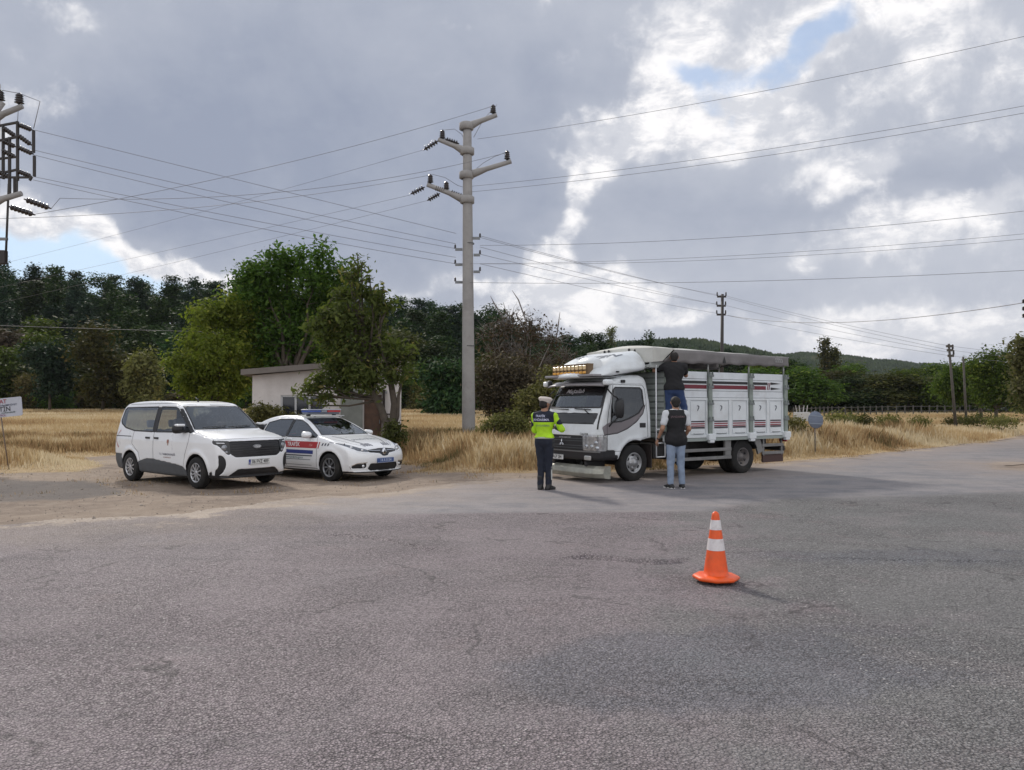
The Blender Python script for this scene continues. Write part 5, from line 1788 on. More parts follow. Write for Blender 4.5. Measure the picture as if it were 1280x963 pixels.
    for s in (-1, 1): m.box((-2.25, s * .40, .66), (5.6, .08, .22))
    for xx in (-.8, -1.8, -2.8, -4.2, -5.0): m.box((xx, 0, .66), (.10, .8, .18))
    m.lathe([(.0, -.75), (.07, -.75), (.07, -.2), (.16, -.15), (.16, .15), (.07, .2), (.07, .75), (0, .75)], origin=(-3.50, 0, .395), axis='Y', n=16)
    m.lathe([(.0, -.75), (.05, -.75), (.05, .75), (0, .75)], origin=(0, 0, .36), axis='Y', n=12)
    m.build('chassis', CH, root)
    m = MB(); m.box((-1.45, .62, .60), (.75, .42, .38)); m.build('fuel_tank', CH, root, bevel=.05, seg=3)
    m = MB(); m.box((-.78, .70, .62), (.34, .42, .34)); m.build('battery_box', CH, root, bevel=.02)
    m = MB(); m.box((-1.5, -.62, .58), (.6, .4, .36)); m.build('tool_box', CH, root, bevel=.02)
    m = MB(); m.box((-.46, .86, .52), (.03, .30, .50)); m.build('front_mudflap', mat_simple('mudflap', (.03, .022, .02), .8), root)
    AL = mat_simple('guard_rail_grey', (.22, .22, .215), .4, metal=.4, noise=.2, nscale=4)
    for z0 in (.60, .41):
        m = MB(); m.box((-2.0, 1.0, z0), (2.10, .03, .075)); m.build('side_guard', AL, root, bevel=.008)
        m = MB(); m.box((-2.0, -1.0, z0), (2.10, .03, .075)); m.build('side_guard', AL, root, bevel=.008)
        m = MB(); m.box((-4.58, 1.0, z0 + .05), (.82, .03, .075)); m.build('side_guard', AL, root, bevel=.008)
        m = MB(); m.box((-4.58, -1.0, z0 + .05), (.82, .03, .075)); m.build('side_guard', AL, root, bevel=.008)
    for s in (-1, 1):
        for xx in (-1.15, -2.85, -4.24, -4.94):
            m = MB(); m.box((xx, s * .975, .64), (.05, .04, .48)); m.build('guard_bracket', AL, root)
        m = MB(); m.bar((-2.94, s * .98, .45), (-2.94, s * .98, .85), .05, .2); m.build('mudguard_stay', AL, root)
        m = MB(); m.bar((-3.97, s * .98, .86), (-4.12, s * .98, .48), .05, .2); m.build('mudguard_stay', AL, root)
    for s in (-1, 1):
        m = MB(); m.box((-4.60, s * .97, .34), (.78, .04, .22)); m.build('rear_skirt', mat_simple('mudflap_red', (.065, .035, .03), .7), root)
        m = MB()
        pts = [Vector((-3.50 + .47 * math.cos(a), s * .88, .395 + .47 * math.sin(a))) for a in np.linspace(R(25), R(155), 12)]
        for i in range(11): m.bar(pts[i], pts[i + 1], .34, .012, up=(0, 0, 1))
        m.build('rear_mudguard', BLACKP, root)
    m = MB(); m.box((-5.08, 0, .55), (.08, 1.9, .12)); m.build('rear_underrun_bar', CH, root)
    # ---------------- load bed
    BX0, BX1, HW = -.88, -5.02, 1.05
    BW = WHITE_T
    m = MB(); m.box(((BX0 + BX1) / 2, 0, .86), (BX0 - BX1, 2 * HW - .06, .10)); m.build('bed_floor', mat_simple('bed_planks', (.10, .075, .055), .85), root)
    m = MB()
    for s in (-1, 1): m.box(((BX0 + BX1) / 2, s * HW, .845), (BX0 - BX1, .06, .07))
    m.build('bed_edge_rail', mat_simple('pale_grey_green', (.30, .34, .32), .5), root)
    stakes = [BX0 + .02, -2.24, -3.66, BX1 + .04]
    RB = mat_simple('ribbed_board', (.70, .74, .77), .4, noise=.06, nscale=3, dirt=((.34, .31, .28), 2.5, .3))
    PG = mat_simple('panel_groove', (.26, .28, .30), .6)
    for s in (1, -1):
        for b in range(3):
            x0, x1 = stakes[b] - .07, stakes[b + 1] + .07
            xc, L = (x0 + x1) / 2, x0 - x1
            # lower drop side: framed pressed panels
            m = MB(); m.box((xc, s * (HW - .012), 1.335), (L, .024, .90)); lo = m.build('drop_side', BW, root)
            fr_ = MB(); gv = MB()
            for z0 in (.915, 1.765): fr_.box((xc, s * (HW + .014), z0), (L, .028, .055))
            n_p = 2
            pw = L / n_p
            for k in range(n_p + 1):
                xx = x0 - k * pw
                wv = .05 if k in (0, n_p) else .10
                xx = xx - .025 if k == 0 else (xx + .025 if k == n_p else xx)
                fr_.box((xx, s * (HW + .013), 1.34), (wv, .026, .80))
            fr_.build('side_frame', BW, lo, bevel=.006)
            for k in range(n_p):
                pc = x0 - (k + .5) * pw
                wq = pw - .16
                q = MB(); q.box((pc, s * (HW + .006), 1.40), (wq, .012, .62)); q.box((pc, s * (HW + .008), 1.015), (wq, .02, .10)); q.build('pressed_panel', BW, lo, bevel=.006)
                q = MB()
                for zz_, hh in ((1.255, .03), (1.115, .035)): q.box((pc, s * (HW + .014), zz_), (wq - .02, .004, hh))
                q.build('black_stripe', mat_simple('stripe_dark', (.035, .02, .03), .5), lo)
                q = MB()
                for zz_, hh in ((1.205, .03), (1.155, .028)): q.box((pc, s * (HW + .014), zz_), (wq - .02, .004, hh))
                q.build('red_stripe', mat_simple('stripe_red', (.25, .04, .055), .5), lo)
                q = MB()
                # small curled emblem
                cv = [Vector((pc + .026 * math.cos(a) * s, s * (HW + .016), 1.575 + .04 * math.sin(a))) for a in np.linspace(R(60), R(250), 9)]
                for i in range(8): q.bar(cv[i], cv[i + 1], .012, .022, up=(0, s, 0))
                q.bar((pc - .04, s * (HW + .016), 1.60), (pc + .03, s * (HW + .016), 1.615), .010, .014, up=(0, s, 0))
                q.bar((pc - .01, s * (HW + .016), 1.55), (pc + .012, s * (HW + .016), 1.50), .012, .014, up=(0, s, 0))
                q.build('emblem', mat_simple('emblem_grey', (.10, .11, .13), .5), lo)
                q = MB(); q.tube([(pc - wq * .35, s * (HW + .03), .985), (pc - wq * .3, s * (HW + .045), .975), (pc + wq * .3, s * (HW + .045), .975), (pc + wq * .35, s * (HW + .03), .985)], .006, 6); q.build('latch_handle', GREYP, lo)
            # upper ribbed boards
            m = MB()
            zs = [1.80, 1.93, 1.99, 2.19, 2.25, 2.385]
            for a, b_ in ((1.80, 1.945), (1.955, 2.215), (2.225, 2.385)):
                m.box((xc, s * (HW - .005), (a + b_) / 2), (L, .035, b_ - a))
            up = m.build('upper_board', RB, root, bevel=.008)
            q = MB(); q.box((xc, s * (HW - .012), 2.09), (L, .022, .56)); q.build('board_groove', PG, up)
            yy = s * (HW + .0175)
            k_ = MB(); r_ = MB()
            def strip(mb, a0, a1, z0, z1, lean=0.0):
                mb.add([(a0, yy, z0), (a1, yy, z0), (a1 - lean, yy, z1), (a0 - lean, yy, z1)], [(0, 1, 2, 3) if s < 0 else (3, 2, 1, 0)])
            if b < 2:
                a0 = x0 - (.28 if b == 0 else 0.02)
                strip(k_, a0, x1 + .02, 2.115, 2.178); strip(r_, a0, x1 + .02, 2.0, 2.088)
                if b == 0:
                    for j in range(2): strip(k_, x0 - .10 - j * .08, x0 - .13 - j * .08, 2.0, 2.17, .05)
            else:
                strip(k_, x0 - .02, x0 - .58, 2.115, 2.178); strip(r_, x0 - .02, x0 - .52, 2.0, 2.088)
                for j in range(2): strip(r_, x0 - .56 - j * .06, x0 - .59 - j * .06, 2.0, 2.17, .04)
                for z0, z1 in ((2.14, 2.165), (2.015, 2.04)):
                    zt = 2.145 if z0 > 2.1 else 2.03
                    k_.add([(x0 - .70, yy, z0 - .02), (x1 + .08, yy, (z0 + z1) / 2), (x0 - .70, yy, z1 + .02)], [(0, 1, 2) if s < 0 else (2, 1, 0)])
            k_.build('black_stripe', BLACKM, up); r_.build('red_stripe', mat_simple('stripe_red_bright', (.17, .018, .032), .5), up)
        # stakes with hinges
        for i, sx_ in enumerate(stakes):
            m = MB(); m.box((sx_, s * (HW + .03), 1.60), (.115, .07, 1.54)); st = m.build('stake', mat_simple('stake_grey_green', (.25, .29, .26), .5, noise=.2, nscale=5), root, bevel=.012)
            q = MB()
            for zz_ in (2.30, 2.04, 1.66, 1.28):
                q.box((sx_, s * (HW + .07), zz_), (.17, .035, .05)); q.box((sx_ - .05, s * (HW + .075), zz_ + .04), (.025, .03, .09)); q.box((sx_ + .05, s * (HW + .075), zz_ + .04), (.025, .03, .09))
            q.build('hinge', mat_simple('hinge_grey', (.20, .22, .22), .5, metal=.3), st, bevel=.006)
            q = MB(); q.box((sx_, s * (HW + .06), .90), (.24, .10, .15)); q.box((sx_, s * (HW + .06), .80), (.16, .09, .07)); q.build('stake_pocket', BW, st, bevel=.02, seg=3)
            q = MB(); q.tube([(sx_, s * (HW - .02), 2.36), (sx_, s * (HW - .02), 2.66)], .020, 8); q.build('tarp_post', mat_simple('post_pale', (.45, .47, .45), .5), st)
    # ribbed headboard
    m = MB(); m.box((BX0 - .02, 0, 1.62), (.04, 2 * HW - .08, 1.50)); hb = m.build('headboard', mat_simple('headboard_grey', (.30, .33, .32), .6), root)
    m = MB()
    for k in range(11): m.box((BX0 + .012, 0, .95 + k * .135), (.03, 2 * HW - .10, .10))
    m.build('headboard_rib', mat_simple('headboard_rib', (.42, .46, .44), .55), hb, bevel=.01)
    m = MB(); m.box((BX1 + .02, 0, 1.60), (.045, 2 * HW - .10, 1.5)); tg = m.build('tailgate', BW, root)
    m = MB()
    for k in range(5): m.box((BX1 - .01, -.9 + k * .45, 1.6), (.03, .06, 1.46))
    m.build('tailgate_rib', BW, tg, bevel=.005)
    # over-cab shelf of the bed roof
    m = MB(); m.box((-.68, 0, 2.48), (.52, 2.06, .07)); m.box((-.68, 1.02, 2.51), (.52, .06, .14)); m.box((-.68, -1.02, 2.51), (.52, .06, .14)); m.build('front_roof_shelf', mat_simple('shelf_pale', (.38, .40, .39), .5), root, bevel=.01)
    # tarpaulin: ridge, eaves and hanging side valance
    TP = mat_simple('tarp_top', (.56, .56, .52), .75, noise=.10, nscale=2.5, bump=.3)
    TS = mat_simple('tarp_side', (.19, .18, .18), .8, noise=.22, nscale=1.8, bump=.5, dirt=((.27, .26, .25), 1.6, .45))
    nx = 34
    xs_ = np.linspace(-.42, BX1 - .05, nx)
    ys_ = np.linspace(-1.11, 1.11, 15)
    vs = []
    for i, xx in enumerate(xs_):
        hipf = min(1.0, (xs_[0] - xx) / .30)
        for yv in ys_:
            a = abs(yv) / 1.11
            zr = 2.985 - .11 * (i / nx)
            ze = 2.875 - .05 * (i / nx)
            zz_ = ze + (zr - ze) * (1 - a ** 2.6)
            zf = 2.86
            zz_ = min(zz_, 2.87 + (zr - 2.87) * hipf + (1 - a) * .02) if hipf < 1 else zz_
            zz_ += .012 * math.sin(i * 1.3 + yv * 2) * (1 - a) - .015 * math.sin(math.pi * ((i * 3.0 / nx) % 1)) * a
            vs.append((xx, yv, zz_))
    ny_ = len(ys_)
    fs = [(i * ny_ + j, i * ny_ + j + 1, (i + 1) * ny_ + j + 1, (i + 1) * ny_ + j) for i in range(nx - 1) for j in range(ny_ - 1)]
    m = MB(); m.add(vs, fs, True); tp = m.build('tarpaulin', TP, root)
    sd_ = tp.modifiers.new('t', 'SOLIDIFY'); sd_.thickness = .012
    for s in (1, -1):
        m = MB(); vs = []
        xs2 = np.linspace(-.72, BX1 - .05, 60)
        for i, xx in enumerate(xs2):
            ii = np.interp(xx, [xs_[-1], xs_[0]], [nx - 1, 0])
            zt = 2.875 - .05 * (ii / nx) - .015 * math.sin(math.pi * ((ii * 3.0 / nx) % 1))
            zb = 2.555 + .012 * math.sin(i * .9) + .03 * (ii / nx)
            sl_ = max(0.0, 1 - (xs2[0] - xx) / .38)
            zt_ = zt - .0
            for k in range(5):
                u = k / 4
                zt2 = zt_ * (1 - u) + zb * u
                if sl_ > 0: zt2 = (zb + (zt_ - zb) * (1 - sl_)) * (1 - u) + zb * u
                vs.append((xx, s * (1.115 + .012 * math.sin(i * .7 + k) * u), zt2))
        m.add(vs, [(i * 5 + k, i * 5 + k + 1, (i + 1) * 5 + k + 1, (i + 1) * 5 + k) for i in range(59) for k in range(4)], True)
        v_ = m.build('tarp_valance', TS, tp); sd_ = v_.modifiers.new('t', 'SOLIDIFY'); sd_.thickness = .008
        # pale front corner of the cover
        m = MB(); m.add([(-.42, s * 1.112, 2.87), (-1.06, s * 1.112, 2.87), (-.70, s * 1.112, 2.585), (-.42, s * 1.112, 2.56)], [(0, 1, 2, 3)])
        v_ = m.build('tarp_corner', TP, tp); sd_ = v_.modifiers.new('t', 'SOLIDIFY'); sd_.thickness = .008
        m = MB()
        for k in range(4):
            c = Vector((-4.55 - k * .075, s * 1.138, 2.72))
            ring = [c + Vector((.030 * math.cos(a) , 0, .045 * math.sin(a))) for a in np.linspace(0, 2 * math.pi, 13)]
            m.tube(ring, .006, 5, cap=False)
        m.build('tarp_emblem', mat_simple('tarp_white', (.5, .5, .5), .6), v_)
        m = MB(); m.add([(-2.62, s * 1.136, 2.60), (-2.74, s * 1.136, 2.60), (-2.68, s * 1.136, 2.76)], [(0, 1, 2)]); m.build('tarp_mark', BLACKM, v_)
    m = MB(); m.add([(-.42, -1.11, 2.56), (-.42, 1.11, 2.56), (-.42, 1.11, 2.87), (-.42, 0, 2.89), (-.42, -1.11, 2.87)], [(0, 1, 2, 3, 4)]); v_ = m.build('tarp_front', TP, tp); sd_ = v_.modifiers.new('t', 'SOLIDIFY'); sd_.thickness = .008
    m = MB()
    for xx in (-.9, -2.24, -3.66, BX1): m.tube([(xx, -1.03, 2.66), (xx, 0, 2.85), (xx, 1.03, 2.66)], .018, 8)
    m.build('roof_bow', GREYP, root)
    m = MB()
    for s in (1, -1): m.tube([(-.9, s * 1.03, 2.60), (BX1, s * 1.03, 2.62)], .018, 8)
    m.build('eave_rail', GREYP, root)
    # thin climbing ladder at the front corner of the bed
    m = MB(); lx = -.60
    m.tube([(lx + .02, 1.04, 2.50), (lx + .02, 1.04, .50)], .014, 8); m.tube([(lx - .24, 1.04, 1.10), (lx - .24, 1.04, .50)], .014, 8)
    for z0 in (.50, .80, 1.10): m.tube([(lx + .02, 1.04, z0), (lx - .24, 1.04, z0)], .013, 8)
    m.build('ladder', WHITEM, root)
    m = MB(); m.box((-.92, 1.12, 1.035), (.62, .30, .035)); m.box((-.92, 1.0, .98), (.06, .3, .12)); m.build('foot_plate', CH, root)
    for s in (-1, 1):
        m = MB(); m.box((BX1 - .03, s * .95, .78), (.05, .22, .12)); m.build('tail_light', REDM, root, bevel=.01)
    return root


TRUCK = build_truck()
# ------------------------------------------------------------------ people
SKIN = mat_simple('skin', (.36, .20, .13), .55, noise=.08, nscale=20, spec=.35)
HAIR = mat_simple('dark_hair', (.015, .012, .010), .7, noise=.4, nscale=60, bump=.6)


def caps_sdf(caps, h=.008, pad=.03, fold=0.0, seed=0, flat=1.0):
    """caps: (p1, r1, p2, r2[, flat_x]) ; smooth union"""
    P1 = np.array([c[0] for c in caps]); P2 = np.array([c[2] for c in caps])
    rm = max(max(c[1], c[3]) for c in caps) + pad + .03
    lo = np.minimum(P1.min(0), P2.min(0)) - rm; hi = np.maximum(P1.max(0), P2.max(0)) + rm
    ns = np.ceil((hi - lo) / h).astype(int) + 1
    F = np.full(tuple(ns), 9.0, dtype=np.float32)
    ax = [lo[i] + h * np.arange(ns[i]) for i in range(3)]
    for c in caps:
        a, r1, b, r2 = np.array(c[0], float), c[1], np.array(c[2], float), c[3]
        fx = c[4] if len(c) > 4 else 1.0
        kk = c[5] if len(c) > 5 else .03
        m = max(r1, r2) + .06
        l = np.minimum(a, b) - m; u = np.maximum(a, b) + m
        i0 = np.clip(((l - lo) / h).astype(int), 0, ns); i1 = np.clip(((u - lo) / h).astype(int) + 2, 0, ns)
        sl = tuple(slice(i0[k], i1[k]) for k in range(3))
        X, Y, Z = np.meshgrid(ax[0][sl[0]], ax[1][sl[1]], ax[2][sl[2]], indexing='ij')
        d = b - a
        ds = np.array([d[0] / fx, d[1], d[2]])
        px, py, pz = (X - a[0]) / fx, Y - a[1], Z - a[2]
        t = np.clip((px * ds[0] + py * ds[1] + pz * ds[2]) / max((ds ** 2).sum(), 1e-9), 0, 1)
        dist = np.sqrt((px - t * ds[0]) ** 2 + (py - t * ds[1]) ** 2 + (pz - t * ds[2]) ** 2) - (r1 + (r2 - r1) * t)
        dist = dist * (fx if fx < 1 else 1.0)
        F[sl] = smin(F[sl], dist.astype(np.float32), kk)
    if fold:
        X, Y, Z = np.meshgrid(*ax, indexing='ij')
        F += (fold * (np.sin(Z * 55 + 3 * np.sin(Y * 14 + seed) + X * 20) * .5 + np.sin(Z * 23 - X * 31 + Y * 27 + seed) * .5)).astype(np.float32)
    V, Q = surfnets(F, lo, h, 1)
    return V, Q


def hand_caps(w, d, side, palm_n, curl=.5):
    """w wrist, d pointing direction, palm_n palm normal; returns capsules"""
    w = Vector(w); d = Vector(d).normalized(); n = Vector(palm_n).normalized(); s = d.cross(n).normalized() * side
    n = s.cross(d).normalized() * side
    c = []
    for k, (off, ln) in enumerate(((.030, .068), (.010, .078), (-.010, .072), (-.030, .056))):
        base = w + d * .085 + s * off
        c.append((w + d * .02 + s * off * .7, .013, base, .0115, 1.0, .012))
        a1 = curl * .7; p1 = base + (d * math.cos(a1) + n * math.sin(a1)) * ln * .5
        a2 = curl * 1.6; p2 = p1 + (d * math.cos(a2) + n * math.sin(a2)) * ln * .32
        a3 = curl * 2.3; p3 = p2 + (d * math.cos(a3) + n * math.sin(a3)) * ln * .25
        c += [(base, .0100, p1, .0092, 1.0, .004), (p1, .0092, p2, .0086, 1.0, .004), (p2, .0086, p3, .0078, 1.0, .004)]
    t0 = w + d * .03 + s * .026
    t1 = t0 + (d * .6 + s * .7 + n * .25).normalized() * .042
    t2 = t1 + (d * .85 + s * .25 + n * .4).normalized() * .032
    c += [(w + d * .015 + s * .012, .014, t0, .013, 1.0, .01), (t0, .0125, t1, .011, 1.0, .008), (t1, .011, t2, .009, 1.0, .004)]
    return [(tuple(a[0]), a[1], tuple(a[2]), a[3], a[4], a[5]) for a in c]


def head_caps(c, yaw=0.0, pitch=0.0):
    """c = centre of the skull; looks along local +x turned by yaw"""
    M = Matrix.Rotation(yaw, 3, 'Z') @ Matrix.Rotation(pitch, 3, 'Y')
    def q(p): return tuple(Vector(c) + M @ Vector(p))
    L = [((-.018, 0, .025), .088, (.018, 0, .022), .083), ((.02, 0, -.02), .070, (.045, 0, -.075), .045),
         ((.06, 0, -.085), .026, (.072, 0, -.092), .020), ((.088, 0, .005), .010, (.105, 0, -.028), .014), ((.094, -.014, -.034), .009, (.094, .014, -.034), .009),
         ((.080, -.026, .022), .014, (.080, .026, .022), .014), ((.086, -.02, -.058), .008, (.086, .02, -.058), .008),
         ((-.005, .082, -.012), .010, (-.012, .090, .020), .014), ((-.005, -.082, -.012), .010, (-.012, -.090, .020), .014)]
    return [(q(a), r, q(b), s, 1.0, .014) for a, r, b, s in L], q


def build_person(name, label, cat, loc, rz, J, top_mat, trouser_mat, shoe_mat, sleeve='short', arm_mat=None, hat=None, sock=None, hair=True, yaw=0.0, pitch=0.0, group=None, bulk=1.0, vest=None):
    """J: joints in metres, body faces +x, left = +y"""
    caps = []
    nk, ch, pl = Vector(J['neck']), Vector(J['chest']), Vector(J['pelvis'])
    hc, q = head_caps(J['head'], yaw, pitch)
    b = bulk
    caps += hc
    caps += [(tuple(Vector(J['head']) + Vector((-.012, 0, -.06))), .056, tuple(nk), .060)]
    torso = [(tuple(ch + Vector((0, -.075 * b, .10))), .085 * b, tuple(ch + Vector((0, .075 * b, .10))), .085 * b, .78, .06),
             (tuple(ch + Vector((0, -.065 * b, .0))), .105 * b, tuple(ch + Vector((0, .065 * b, .0))), .105 * b, .80, .07),
             (tuple(ch), .13 * b, tuple(pl + Vector((0, 0, .10))), .13 * b, .78, .08),
             (tuple(pl + Vector((0, -.06, .0))), .11 * b, tuple(pl + Vector((0, .06, .0))), .11 * b, .86, .06)]
    caps += torso
    limb = {}
    for s, sd in (('l', 1), ('r', -1)):
        sh, el, wr = J['sh_' + s], J['el_' + s], J['wr_' + s]
        hp, kn, an, toe = J['hip_' + s], J['kn_' + s], J['an_' + s], J['toe_' + s]
        caps += [(sh, .052 * b, el, .040), (el, .041, wr, .027), (tuple(ch + Vector((0, sd * .08, .11))), .06, sh, .052 * b)]
        caps += [(hp, .085 * b, kn, .055), (kn, .055, an, .038), (an, .04, tuple(Vector(an) + (Vector(toe) - Vector(an)) * .5 + Vector((0, 0, -.02))), .035)]
        dd = J.get('hd_' + s) or tuple(Vector(wr) - Vector(el))
        caps += hand_caps(wr, dd, sd, J.get('pn_' + s, (0, -sd, 0)), J.get('curl_' + s, .5))
    V, Q = caps_sdf(caps, .0075)
    body = mesh_np(name, V, Q, SKIN)
    body.location = loc; body.rotation_euler = (0, 0, rz)
    tag(body, label, cat, group)
    # trousers
    tr = [(tuple(pl + Vector((0, -.06, .0))), .125 * b, tuple(pl + Vector((0, .06, .0))), .125 * b, .88, .05), (tuple(pl + Vector((0, 0, .10))), .135 * b, tuple(pl), .135 * b, .85, .05)]
    cuts = []
    for s in 'lr':
        hp, kn, an = Vector(J['hip_' + s]), Vector(J['kn_' + s]), Vector(J['an_' + s])
        tr += [(tuple(hp), .103 * b, tuple(kn), .072), (tuple(kn), .071, tuple(an + (kn - an).normalized() * .0 + Vector((0, 0, .02))), .060)]
    V, Q = caps_sdf(tr, .010, fold=.0035, seed=hash(name) % 7 * 0 + 2)
    C, N = face_cn(V, Q)
    keep = C[:, 2] < J.get('waist', pl.z + .06)
    o = mesh_np('trousers', V, Q[keep], trouser_mat, body)
    o.modifiers.new('t', 'SOLIDIFY').thickness = .006
    # upper garment
    tp = [(c[0], c[1] + .020, c[2], c[3] + .020, c[4], c[5]) for c in torso]
    tp += [(tuple(pl + Vector((0, -.065, -.02))), .140 * b, tuple(pl + Vector((0, .065, -.02))), .140 * b, .92, .05)]
    tp += [(tuple(nk + Vector((0, 0, -.03))), .07, tuple(ch + Vector((0, 0, .10))), .08)]
    slv = []
    for s, sd in (('l', 1), ('r', -1)):
        sh, el, wr = Vector(J['sh_' + s]), Vector(J['el_' + s]), Vector(J['wr_' + s])
        a = [(tuple(ch + Vector((0, sd * .08, .11))), .072 * b, tuple(sh), .068 * b)]
        if sleeve == 'long': a += [(tuple(sh), .068 * b, tuple(el), .058), (tuple(el), .058, tuple(wr - (wr - el).normalized() * .02), .042)]
        elif sleeve == 'short': a += [(tuple(sh), .068 * b, tuple(sh + (el - sh) * .62), .066)]
        slv += a
    V, Q = caps_sdf(tp + slv, .010, fold=.004, seed=4)
    C, N = face_cn(V, Q)
    hem = J.get('hem', pl.z + .02)
    keep = (C[:, 2] > hem) & ~((np.hypot(C[:, 0] - nk.x, C[:, 1] - nk.y) < .062) & (C[:, 2] > nk.z - .02))
    # open ends of the sleeves stay closed by the arm inside
    if isinstance(top_mat, (list, tuple)):
        zsp = top_mat[0]
        o = mesh_np('jacket_yoke', V, Q[keep & (C[:, 2] >= zsp) & (np.abs(C[:, 1]) < .215)], top_mat[1], body); o.modifiers.new('t', 'SOLIDIFY').thickness = .006
        o = mesh_np('jacket', V, Q[keep & ~((C[:, 2] >= zsp) & (np.abs(C[:, 1]) < .215))], top_mat[2], body); o.modifiers.new('t', 'SOLIDIFY').thickness = .006
    else:
        o = mesh_np('shirt', V, Q[keep], top_mat, body); o.modifiers.new('t', 'SOLIDIFY').thickness = .006
    shirt = (V, Q)
    if vest is not None:
        tv = [(c[0], c[1] + .034, c[2], c[3] + .034, c[4], c[5]) for c in torso] + [(tuple(pl + Vector((0, -.07, -.03))), .150 * b, tuple(pl + Vector((0, .07, -.03))), .150 * b, .92, .05)] + [(tuple(ch + Vector((0, -.13, .12))), .062, tuple(ch + Vector((0, .13, .12))), .062, .9)]
        V, Q = caps_sdf(tv, .010, fold=.003, seed=1)
        C, N = face_cn(V, Q)
        keep = (C[:, 2] > hem - .03) & (C[:, 2] < nk.z + .01) & ~((C[:, 0] > .03) & (np.abs(C[:, 1]) < .07) & (C[:, 2] > ch.z - .1)) & ~(np.hypot(C[:, 0] - nk.x, C[:, 1] - nk.y) < .075) 
        o = mesh_np('vest', V, Q[keep], vest, body); o.modifiers.new('t', 'SOLIDIFY').thickness = .008
        shirt = (V, Q)
    # shoes
    for s in 'lr':
        an, toe = Vector(J['an_' + s]), Vector(J['toe_' + s])
        heel = an + (an - toe) * .35
        zb = toe.z
        sh = [((heel.x, heel.y, zb + .035), .038, (an.x * .5 + toe.x * .5, an.y * .5 + toe.y * .5, zb + .036), .042), ((an.x * .5 + toe.x * .5, an.y * .5 + toe.y * .5, zb + .036), .042, (toe.x, toe.y, zb + .030), .032),
              (tuple(an), .052, ((an.x + heel.x) / 2, (an.y + heel.y) / 2, zb + .05), .046)]
        if J.get('boot'): sh.append((tuple(an + Vector((0, 0, .16))), .060, tuple(an), .052))
        V, Q = caps_sdf(sh, .008)
        V[:, 2] = np.maximum(V[:, 2], zb + .002)
        so = mesh_np('shoe', V, Q, shoe_mat, body)
        m = MB()
        if sock:
            d = (toe - heel); 
            m.bar((heel.x - d.x * .12, heel.y - d.y * .12, zb + .014), (toe.x + d.x * .1, toe.y + d.y * .1, zb + .014), .085, .028); m.build('sole', sock, so, bevel=.01)
    if hair:
        hcaps = [(q((-.028, 0, .040)), .092, q((.0, 0, .048)), .088, 1.0, .02), (q((-.05, 0, -.02)), .070, q((-.035, 0, .03)), .085, 1.0, .02)]
        V, Q = caps_sdf(hcaps, .008, fold=.002)
        mesh_np('hair', V, Q, HAIR, body)
    m = MB()
    for sd in (-1, 1):
        m.lathe([(0, .004), (.007, .002), (.009, -.004)], origin=q((.092, sd * .030, .006)), axis='X', n=8)
    m.build('eyes', HAIR, body)
    return body, q, shirt


def project_text(body, surf, s, size, yc, zc, mat, off=.008, name='lettering', M=None, **kw):
    """writing on a person's back (reads from behind)"""
    V, Q = surf
    bvh = BVHTree.FromPolygons([tuple(v) for v in V], [tuple(int(i) for i in q) for q in Q])
    Vt, Ft = text_geo(s, size, **kw)
    vs = []
    for a, b in Vt:
        l, n, i, d = bvh.ray_cast(Vector((-2, yc - a, zc + b)), Vector((1, 0, 0)))
        if l is None: l = Vector((-.12, yc - a, zc + b))
        vs.append((l.x - off, l.y, l.z))
    m = MB(); m.add(vs, Ft)
    return m.build(name, mat, body)


def std_joints(h=1.75, stance=.11):
    k = h / 1.75
    J = dict(head=(.02, 0, 1.635), neck=(0, 0, 1.50), chest=(0, 0, 1.32), pelvis=(0, 0, .96),
             hip_l=(0, .09, .90), hip_r=(0, -.09, .90), kn_l=(.02, stance, .50), kn_r=(.02, -stance, .50),
             an_l=(-.01, stance + .01, .09), an_r=(-.01, -stance - .01, .09), toe_l=(.16, stance + .03, 0.0), toe_r=(.16, -stance - .03, 0.0),
             sh_l=(0, .195, 1.43), sh_r=(0, -.195, 1.43), el_l=(-.01, .25, 1.13), el_r=(-.01, -.25, 1.13), wr_l=(.06, .26, .88), wr_r=(.06, -.26, .88))
    return {a: tuple(c * k for c in b) for a, b in J.items()}


